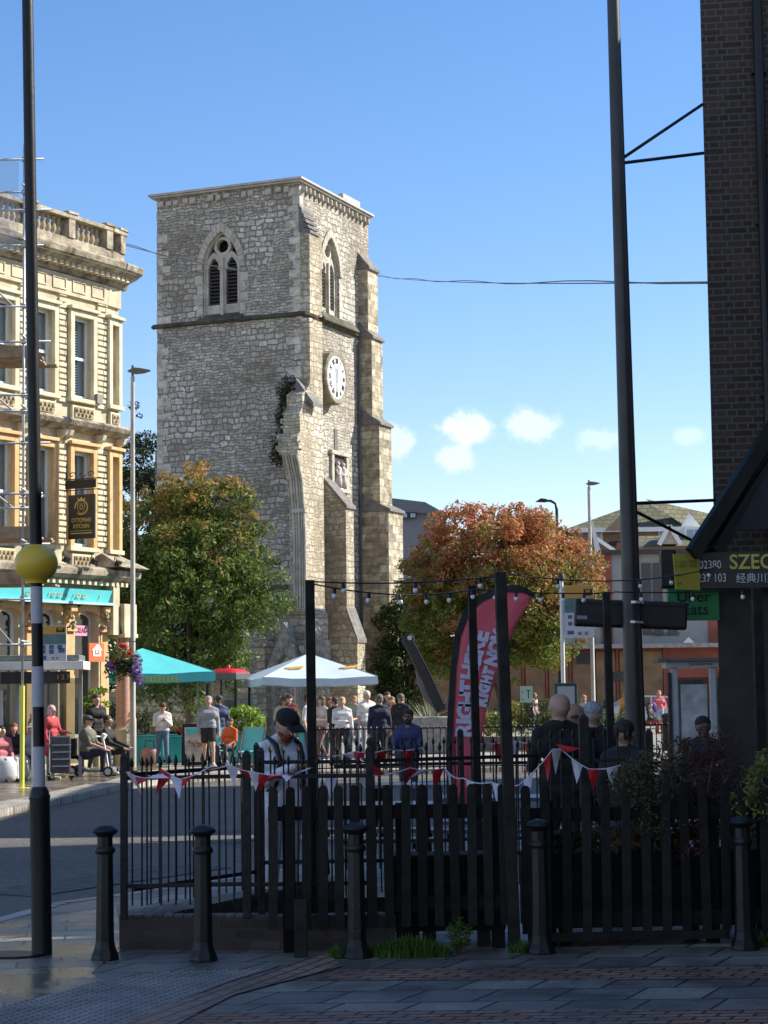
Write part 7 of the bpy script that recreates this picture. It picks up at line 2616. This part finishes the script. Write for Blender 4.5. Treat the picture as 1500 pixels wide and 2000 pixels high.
# ------------------------------------------------------------------ teal planters, boards, chairs by the gazebo
def planter(px, D, w_, h_, lab):
    p = at(px, 1400, D)
    r_ = root("planter", (p.x, D, 0), lab, "planter", R(10))
    b = MB().box(-w_ / 2, w_ / 2, -.25, .25, .03, h_)
    b.build("box", TEALP, r_, bevel=.015)
    MB().box(-w_ / 2 - .02, w_ / 2 + .02, -.27, .27, h_, h_ + .05).build("rim", TEALP, r_, bevel=.01)
    MB().box(-w_ / 2 + .02, w_ / 2 - .02, -.23, .23, h_ + .051, h_ + .06).build("soil", MATS["soil"], r_)
    return r_


pl1 = planter(282, 52, .95, .72, "teal timber planter with a grey green bush, left of the phone woman")
pl2 = planter(352, 53, .7, .66, "teal timber planter with red spiky cordyline leaves")
pl3 = planter(478, 52.5, .85, .70, "teal timber planter with bright lime leaves")
pl4 = planter(512, 51, .7, .60, "teal planter box directly behind the capped man")
pl5 = planter(612, 53.5, .7, .72, "teal planter box with tall grass by the timber post")
def aboard(px, D, h_, lab, col, picture=True):
    p = at(px, 1400, D)
    r_ = root("pavement_board", (p.x, D, 0), lab, "pavement board", R(12))
    f = MB()
    f.add([(-.3, -.22, 0), (.3, -.22, 0), (.3, -.02, h_), (-.3, -.02, h_), (-.3, -.19, 0), (.3, -.19, 0), (.3, .01, h_), (-.3, .01, h_)], [(0, 1, 2, 3), (4, 7, 6, 5), (0, 4, 5, 1), (3, 2, 6, 7), (0, 3, 7, 4), (1, 5, 6, 2)])
    f.add([(-.3, .22, 0), (.3, .22, 0), (.3, .02, h_), (-.3, .02, h_)], [(0, 1, 2, 3)])
    f.build("frame", PAINTBLK, r_)
    T = Matrix.Translation((0, -.125, h_ / 2)) @ Matrix.Rotation(-math.atan2(.2, h_), 4, 'X')
    pn = MB(T).box(-.25, .25, -.012, -.002, -h_ * .42, h_ * .42).build("poster", pm("poster_" + col[0], col[1], rough=.6, var=.3, scale=5), r_)
    if picture:
        mb = MB(T)
        for i in range(7):
            mb.bx((-.15 + .05 * i, -.016, .02 + .06 * math.sin(i * 2)), (.12, .006, .1), Matrix.Rotation(.4 * i, 3, 'Y'))
        mb.build("food_picture", pm("food_picture", (.45, .24, .13), rough=.6, var=.5, scale=18, alt=(.62, .45, .33)), pn)
        MB(T).bx((0, -.016, h_ * .33), (.42, .006, h_ * .14)).build("title_band", TEALP, pn)
    return r_


aboard(379, 51, 1.05, "black framed menu board with food pictures beside the phone woman", ("menu", (.55, .45, .36)))
aboard(331, 53.5, .82, "small teal board leaning between phone woman and menu board", ("teal", (.08, .50, .46)), False)
def teal_chair(px, D, rz, lab):
    p = at(px, 1400, D)
    r_ = root("deck_chair", (p.x, D, 0), lab, "chair", rz)
    TC = pm("aqua_canvas", (.16, .60, .56), rough=.7, var=.06)
    MB().add([(-.26, -.3, .35), (.26, -.3, .35), (.26, .2, .38), (-.26, .2, .38), (.26, .42, .95), (-.26, .42, .95)], [(0, 1, 2, 3), (3, 2, 4, 5)]).build("canvas", TC, r_)
    for x in (-.28, .28):
        MB().beam((x, -.4, 0), (x, .45, .98), .03, .04).build("frame_bar", BARK, r_)
        MB().beam((x * .93, .4, 0), (x * .93, -.35, .4), .03, .04).build("frame_bar", BARK, r_)


teal_chair(432, 50.6, R(10), "aqua canvas deck chair beside the seated person in orange")
teal_chair(490, 50.2, R(-8), "aqua canvas deck chair left of the capped man's shoulder")
# shopping trolley by the red coat, bags
p = at(118, 1400, 43.2)
tr = root("shopping_trolley", (p.x, 43.2, 0), "dark wheeled shopping trolley beside the woman in the red coat", "trolley", R(20))
MB().box(-.2, .2, -.15, .15, .16, .95).build("bag", pm("trolley_cloth", (.05, .055, .075), rough=.8, var=.3, scale=14), tr, bevel=.03)
mb = MB()
for z in (.3, .45, .6, .75):
    mb.box(-.205, .205, -.157, -.151, z, z + .02)
mb.tube([(-.2, .17, .1), (-.2, .2, 1.05), (.2, .2, 1.05), (.2, .17, .1)], .012, 6)
mb.box(-.25, .3, -.12, .14, .10, .12)
mb.build("trolley_frame", SILVER, tr)
for x in (-.22, .26):
    MB(Matrix.Translation((x, .1, .08)) @ T90).lathe([(.08, -.02), (.08, .02)], 14).build("wheel", TYRE, tr)
def bag(px, D, s, c, lab):
    p = at(px, 1400, D)
    r_ = root("bag", (p.x, D, 0), lab, "bag", rnd.uniform(-.4, .4))
    MB().lathe([(s * .4, 0), (s * .5, s * .25), (s * .45, s * .7), (s * .3, s * .9)], 12, sy=.6).build("pouch", pm("bag_%d%d" % (c[0] * 99, c[1] * 99), c, rough=.7, var=.2), r_, smooth=True)
    MB().tube([(-s * .25, 0, s * .85), (-s * .2, 0, s * 1.25), (s * .2, 0, s * 1.25), (s * .25, 0, s * .85)], .012, 6).build("handle", PAINTBLK, r_, smooth=True)


bag(34, 43.2, .62, (.55, .6, .5), "pale shopping bag on the ground below the seated women")
bag(8, 42.5, .6, (.6, .6, .62), "white shopping bag at the left end of the shelter")
bag(292, 51.5, .5, (.38, .22, .18), "tan bag on the ground beside the phone woman")
p = at(1273, 1385, 79.6)
o = MB().lathe([(.12, 0), (.22, .08), (.22, .32), (.12, .42)], 12, sy=.5).build("shoulder_bag", pm("bag_purple", (.05, .02, .16), rough=.7), smooth=True)
o.location = (p.x, 79.75, at(1273, 1392, 79.6).z)
tag(o, "purple shoulder bag carried by the woman in the pink top", "bag")

# tables and benches inside the fence
TBL = pm("grey_table_top", (.10, .12, .15), rough=.3, var=.2, scale=3)
for (x, D, w_, lab) in ((1330, 17.0, 1.3, "slate grey picnic table glimpsed over the right fence panel"), (1000, 21.0, 1.6, "picnic table behind the thick timber post"), (830, 24, 1.5, "pale topped table near the man with glasses"), (720, 20, 1.4, "dark picnic table behind the rear railing")):
    p = at(x, 1400, D)
    r_ = root("picnic_table", (p.x, D, 0), lab, "picnic table", R(-6))
    for i in range(5):
        MB().box(-w_ / 2, w_ / 2, -.36 + i * .145, -.36 + i * .145 + .135, .71, .75).build("top_board", TBL, r_)
    for y in (-.72, .62):
        MB().box(-w_ / 2, w_ / 2, y - .12, y + .12, .42, .46).build("bench_seat", TBL, r_)
    for x_ in (-w_ * .38, w_ * .38):
        for s_ in (-1, 1):
            MB().beam((x_, .66 * s_, 0), (x_, .2 * s_, .71), .08, .04).build("leg", PICKETB, r_)
        MB().box(x_ - .03, x_ + .03, -.8, .75, .36, .42).build("cross_bar", PICKETB, r_)
# low stone wall round the square on the right
o = MB().box(-3.2, 3.4, -.25, .25, 0, .42).build("bed_wall", pm("bed_stone", (.22, .21, .19), rough=.9, var=.3, scale=3, bmp=.4), bevel=.02)
o.location = (at(1030, 1400, 60).x, 60, 0)
tag(o, "low stone edge of the planted bed before the boarded shops", "low wall")
# litter bin by the shelter
p = at(1310, 1400, 60)
lb_ = root("litter_bin", (p.x, 60, 0), "black litter bin beside the grey shelter post", "bin")
MB().lathe([(.26, 0), (.26, .9), (.28, .92), (.28, 1.0), (.2, 1.05)], 16).build("body", PAINTBLK, lb_, smooth=35)
MB().box(-.14, .14, -.285, -.255, .72, .84).build("slot", DARKV, lb_)
# ------------------------------------------------------------------ trees and plants
def tree(px, D, z0, z1, rx, ry_, lab, mat, nleaf, lsize, ncl, cr, seed, name="maple_tree", limbs=9, trunk_r=.14, forks=True):
    p = at(px, 1400, D)
    r_ = root(name, (p.x, D, 0), lab, "tree")
    g = random.Random(seed)
    cz, hz = (z0 + z1) / 2, (z1 - z0) / 2
    t = MB()
    t.tube([(0, 0, 0), (.05, 0, max(z0 * .6, 1.0)), (.0, .05, z0 + hz * .3), (.1, 0, cz + hz * .3)], [trunk_r * 1.3, trunk_r, trunk_r * .7, trunk_r * .25], 9)
    for i in range(limbs):
        a = 2 * math.pi * i / limbs + g.uniform(-.3, .3)
        zb_ = z0 * g.uniform(.55, 1.1)
        e = Vector((math.cos(a) * rx * g.uniform(.4, .75), math.sin(a) * ry_ * g.uniform(.4, .75), cz + hz * g.uniform(-.3, .6)))
        m = Vector((e.x * .35, e.y * .35, zb_ + (e.z - zb_) * .55))
        t.tube([(0, 0, zb_), m, e], [trunk_r * .5, trunk_r * .35, trunk_r * .08], 6)
    t.build("trunk", BARK, r_, smooth=True)
    cl = hull_clumps((0, 0, cz), (rx, ry_, hz), ncl, cr, seed, bottom=-.97, jag=.2)
    g2 = random.Random(seed + 1)
    for i in range(int(ncl * .35)):      # ragged sprigs that break the outline
        d = Vector((g2.gauss(0, 1), g2.gauss(0, 1), g2.gauss(0, 1) + .2)).normalized()
        k = g2.uniform(.90, 1.04)
        s_ = cr * g2.uniform(.18, .38)
        cl.append(((d.x * rx * k, d.y * ry_ * k, cz + d.z * hz * k), (s_ * 1.4, s_ * 1.4, s_ * 1.1)))
    leaves("crown", mat, r_, cl, nleaf, lsize, seed, flat=.35, shell=.3)
    return r_


MAPLE = leafmat("maple_leaves", [(.045, .085, .02), (.08, .14, .03), (.13, .185, .04), (.20, .24, .055)], zc=(7.0, 10.2, [(.42, .24, .05), (.52, .24, .07), (.38, .28, .06), (.50, .16, .06)]))
MAPLE2 = leafmat("turning_maple_leaves", [(.08, .13, .025), (.13, .19, .03), (.20, .23, .04), (.27, .24, .05)], zc=(3.8, 8.5, [(.52, .16, .05), (.60, .24, .10), (.34, .26, .07), (.60, .11, .09), (.48, .32, .13)]))
MIDG = leafmat("mid_green_leaves", [(.035, .06, .02), (.06, .09, .03), (.10, .12, .05)])
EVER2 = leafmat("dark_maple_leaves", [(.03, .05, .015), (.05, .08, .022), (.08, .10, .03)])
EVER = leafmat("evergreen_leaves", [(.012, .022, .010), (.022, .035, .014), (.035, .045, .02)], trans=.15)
T62 = lambda py, D: at(390, py, D).z
tree(368, 64, 1.2, T62(908, 64), 2.68, 2.4, "full maple with green crown turning rust at the top, left of the tower", MAPLE, 90000, .082, 330, .50, 14, limbs=11)
tree(978, 76, 2.1, at(980, 985, 76).z, 3.9, 3.2, "wide autumn maple with orange and red top behind the red flag", MAPLE2, 120000, .09, 430, .55, 23, limbs=12)
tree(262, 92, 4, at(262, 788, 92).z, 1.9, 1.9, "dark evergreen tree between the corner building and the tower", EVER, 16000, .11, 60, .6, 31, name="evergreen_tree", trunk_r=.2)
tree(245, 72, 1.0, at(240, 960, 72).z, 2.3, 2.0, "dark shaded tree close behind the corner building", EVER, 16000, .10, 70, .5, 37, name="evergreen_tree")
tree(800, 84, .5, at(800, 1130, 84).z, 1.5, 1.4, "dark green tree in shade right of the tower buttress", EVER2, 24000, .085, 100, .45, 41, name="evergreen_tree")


def bush(loc, r, lab, mat, n, size, seed, name="bush", ncl=14, cr=.3, stems=True, z0=None, flat=.3, group=None, cat="bush"):
    r_ = root(name, tuple(loc), lab, cat, group=group)
    g = random.Random(seed)
    if stems:
        t = MB()
        for i in range(7):
            a = g.uniform(0, 6.28)
            t.tube([(0, 0, 0), (r[0] * .4 * math.cos(a), r[1] * .4 * math.sin(a), r[2] * .8), (r[0] * .8 * math.cos(a), r[1] * .8 * math.sin(a), r[2] * g.uniform(1, 1.8))], [.012, .008, .004], 5)
        t.build("stem", BARK, r_)
    cl = hull_clumps((0, 0, r[2]), r, ncl, cr, seed, bottom=-.9, jag=.6)
    leaves("foliage", mat, r_, cl, n, size, seed, flat=flat)
    return r_


GG = leafmat("grey_green_leaves", [(.09, .11, .06), (.15, .17, .10), (.22, .24, .15)])
LIME = leafmat("lime_leaves", [(.16, .26, .03), (.24, .36, .05), (.32, .42, .08)])
PURP = leafmat("purple_leaves", [(.09, .03, .035), (.13, .045, .05), (.07, .045, .025)], trans=.2)
BRNG = leafmat("brown_green_leaves", [(.08, .06, .03), (.12, .095, .045), (.06, .065, .025)], trans=.2)
YG = leafmat("yellow_green_leaves", [(.20, .22, .05), (.30, .30, .08), (.13, .16, .04)], trans=.25)
bush((pl1.location.x, 52, .74), (.62, .45, .46), "bushy grey green shrub in the teal planter under the gazebo", GG, 3600, .045, 51, ncl=26, cr=.2)
bush((pl3.location.x - .05, 52.5, .72), (.52, .4, .44), "bright lime shrub in teal planter", LIME, 1500, .075, 52, ncl=20, cr=.18)
bush((at(180, 1380, 49.0).x, 49.0, 1.35), (.34, .3, .30), "bright green pot plant by the shop window", LIME, 700, .06, 53, ncl=10, cr=.14)
MB()
o = MB().lathe([(.2, 0), (.3, .5), (.27, .6)], 14).build("plant_pot", pm("grey_pot", (.25, .25, .22), rough=.8), smooth=40)
o.location = (at(180, 1380, 49.0).x, 49.0, .75)
tag(o, "round grey pot on the shop sill holding the bright green plant", "plant pot")


def spiky(loc, n, L, lab, cols, seed, name="spiky_plant", w_=.02, cat="plant"):
    r_ = root(name, tuple(loc), lab, cat)
    g = random.Random(seed)
    mb = MB()
    for i in range(n):
        a = g.uniform(0, 6.28)
        el = g.uniform(.5, 1.45)
        l = L * g.uniform(.7, 1.1)
        d = Vector((math.cos(a) * math.cos(el), math.sin(a) * math.cos(el), math.sin(el)))
        s = Vector((-math.sin(a), math.cos(a), 0)) * w_
        m = d * l * .55
        e = d * l + Vector((0, 0, -.12 * l * math.cos(el)))
        mb.add([tuple(-s), tuple(s), tuple(m + s), tuple(m - s), tuple(e)], [(0, 1, 2, 3), (3, 2, 4)])
    mb.build("leaf_blades", leafmat("blades_%d" % seed, cols), r_, recalc=False)
    return r_


spiky((pl2.location.x, 53, .7), 60, .72, "red bronze cordyline leaves in teal planter", [(.16, .05, .035), (.26, .10, .06), (.10, .05, .03)], 61)
spiky((pl5.location.x - .45, 53.5, .7), 90, .70, "tall yellow green ornamental grass by the parasol", [(.18, .24, .05), (.28, .32, .08), (.12, .18, .04)], 62)
spiky((at(845, 1380, 57).x, 59.5, .5), 60, 1.3, "pale spiky yucca beside the anchor", [(.10, .13, .07), (.24, .27, .17), (.35, .35, .25)], 63, w_=.03)
spiky((at(960, 1380, 58).x, 60.3, .4), 110, 1.0, "pale plumed grasses behind the flag's edge", [(.22, .22, .09), (.34, .32, .15), (.14, .17, .05)], 64, w_=.016)
for (x, D, w_, h_, m, lab, sd) in ((1050, 59.3, 1.5, .55, MIDG, "green shrub mass before the boarded shops", 71), (985, 59.4, 1.2, .5, YG, "pale flowering shrub beside the thick post", 72), (1165, 61, 1.2, .45, MIDG, "low green shrub by the white pole", 73)):
    bush((at(x, 1400, D).x, D, .35), (w_, .6, h_), lab, m, 2600, .06, sd, ncl=24, cr=.24)
# planting in the black boxes near the camera
bush((1.95, 14.95, .62), (.36, .22, .36), "brownish shrub behind the fence right of the low column base", BRNG, 5200, .018, 81, ncl=26, cr=.13)
bush((2.30, 15.0, .68), (.34, .22, .40), "dark purple barberry bush above the right fence panel", PURP, 6500, .016, 82, ncl=28, cr=.12, name="barberry_bush")
bush((2.02, 15.3, .72), (.30, .2, .34), "brown leaved hedge behind the barberry bush", BRNG, 4200, .018, 83, ncl=22, cr=.12)
bush((2.86, 15.0, .64), (.26, .2, .36), "yellow green euonymus bush at the right edge", YG, 2600, .024, 84, ncl=20, cr=.11, name="euonymus_bush")
bush((1.35, 14.95, .62), (.2, .14, .10), "low leafy plant in the planter behind the pickets", MIDG, 700, .035, 85, ncl=9, cr=.09)
bush((1.75, 14.97, .62), (.24, .14, .11), "low plant with dried brown leaves in the planter", leafmat("dry_leaves", [(.10, .08, .03), (.20, .13, .07), (.30, .20, .12), (.06, .09, .02)]), 800, .035, 86, ncl=9, cr=.09)
bush((2.15, 15.0, .62), (.22, .14, .10), "low green plant in the planter's right half", MIDG, 700, .035, 87, ncl=9, cr=.09)


def tuft(name, lab, x, y, rx, ry_, n, h_, seed, col, kind=None):
    g = random.Random(seed)
    mb = MB()
    for i in range(n):
        a, q = g.uniform(0, 6.28), math.sqrt(g.random())
        bx_, by_ = math.cos(a) * q * rx, math.sin(a) * q * ry_
        l = h_ * g.uniform(.4, 1.1) * (1.2 - .6 * q)
        an_ = g.uniform(0, 6.28)
        lean = g.uniform(.1, .6)
        d = Vector((math.cos(an_) * lean, math.sin(an_) * lean, 1)).normalized()
        s = Vector((-math.sin(an_), math.cos(an_), 0)) * .0035
        b0 = Vector((bx_, by_, 0))
        m = b0 + d * l * .6
        e = b0 + d * l + Vector((d.x * .3 * l, d.y * .3 * l, -.08 * l))
        mb.add([tuple(b0 - s), tuple(b0 + s), tuple(m + s), tuple(m - s), tuple(e)], [(0, 1, 2, 3), (3, 2, 4)])
    o = mb.build(name, leafmat("tuft_%d" % seed, col, trans=.3), recalc=False)
    p = gr(x, y)
    o.location = (p.x, p.y, .004)
    return o


GC = [(.05, .11, .015), (.09, .18, .025), (.14, .24, .04)]
tag(tuft("grass", "", 800, 1868, .30, .13, 1400, .16, 91, GC), "bright green grass patch growing at the fence foot", kind="stuff")
tag(tuft("grass", "", 655, 1872, .06, .05, 160, .11, 92, GC), "small grass tuft left of the middle bollard", kind="stuff")
tag(tuft("grass", "", 1020, 1860, .10, .06, 220, .10, 93, GC), "grass tuft by the fourth bollard", kind="stuff")
tag(tuft("grass", "", 1490, 1850, .10, .06, 160, .12, 94, GC), "grass tuft at the right edge", kind="stuff")
bush((gr(895, 1862).x, gr(895, 1862).y, 0), (.11, .07, .12), "tall leafy weed beside the grass patch", leafmat("weed_leaves", [(.06, .12, .02), (.10, .18, .03), (.15, .22, .05)]), 380, .022, 95, name="weed", ncl=12, cr=.05, cat="weed")
tag(tuft("dry_weeds", "", 500, 1850, .22, .05, 120, .20, 96, [(.10, .06, .03), (.16, .10, .05), (.06, .05, .02)]), "dry brown weeds along the brick plinth", kind="stuff")
# scattered small leaves and litter on the damp pavement
g_ = random.Random(4)
mb = MB()
for i in range(46):
    x, y = g_.uniform(-1.9, 2.6), g_.uniform(13.0, 14.5)
    s, a = g_.uniform(.008, .018), g_.uniform(0, 6.28)
    mb.add([(x, y, .006), (x + s * math.cos(a), y + s * math.sin(a), .012), (x + s * math.cos(a + 1.2), y + s * math.sin(a + 1.2), .009)], [(0, 1, 2)])
tag(mb.build("fallen_leaves", pm("dead_leaf", (.22, .15, .09), rough=.8, var=.4), recalc=False), "scattered dead leaves along the fence", kind="stuff")
# ------------------------------------------------------------------ turn lettering and figures into meshes
def finalize():
    dg = bpy.context.evaluated_depsgraph_get()
    dg.update()
    for (o, mat, parent, M, name) in TXT:
        me = bpy.data.meshes.new_from_object(o.evaluated_get(dg))
        me.transform(M)
        me.name = name
        me.materials.clear()
        me.materials.append(mat)
        n = bpy.data.objects.new(name, me)
        C.objects.link(n)
        n.parent = parent
        cu = o.data
        bpy.data.objects.remove(o)
        bpy.data.curves.remove(cu)
    for (o, prims, mats) in FIG:
        me = bpy.data.meshes.new_from_object(o.evaluated_get(dg))
        paint_figure(me, prims, mats)
        o.modifiers.clear()
        old = o.data
        o.data = me
        bpy.data.meshes.remove(old)


finalize()
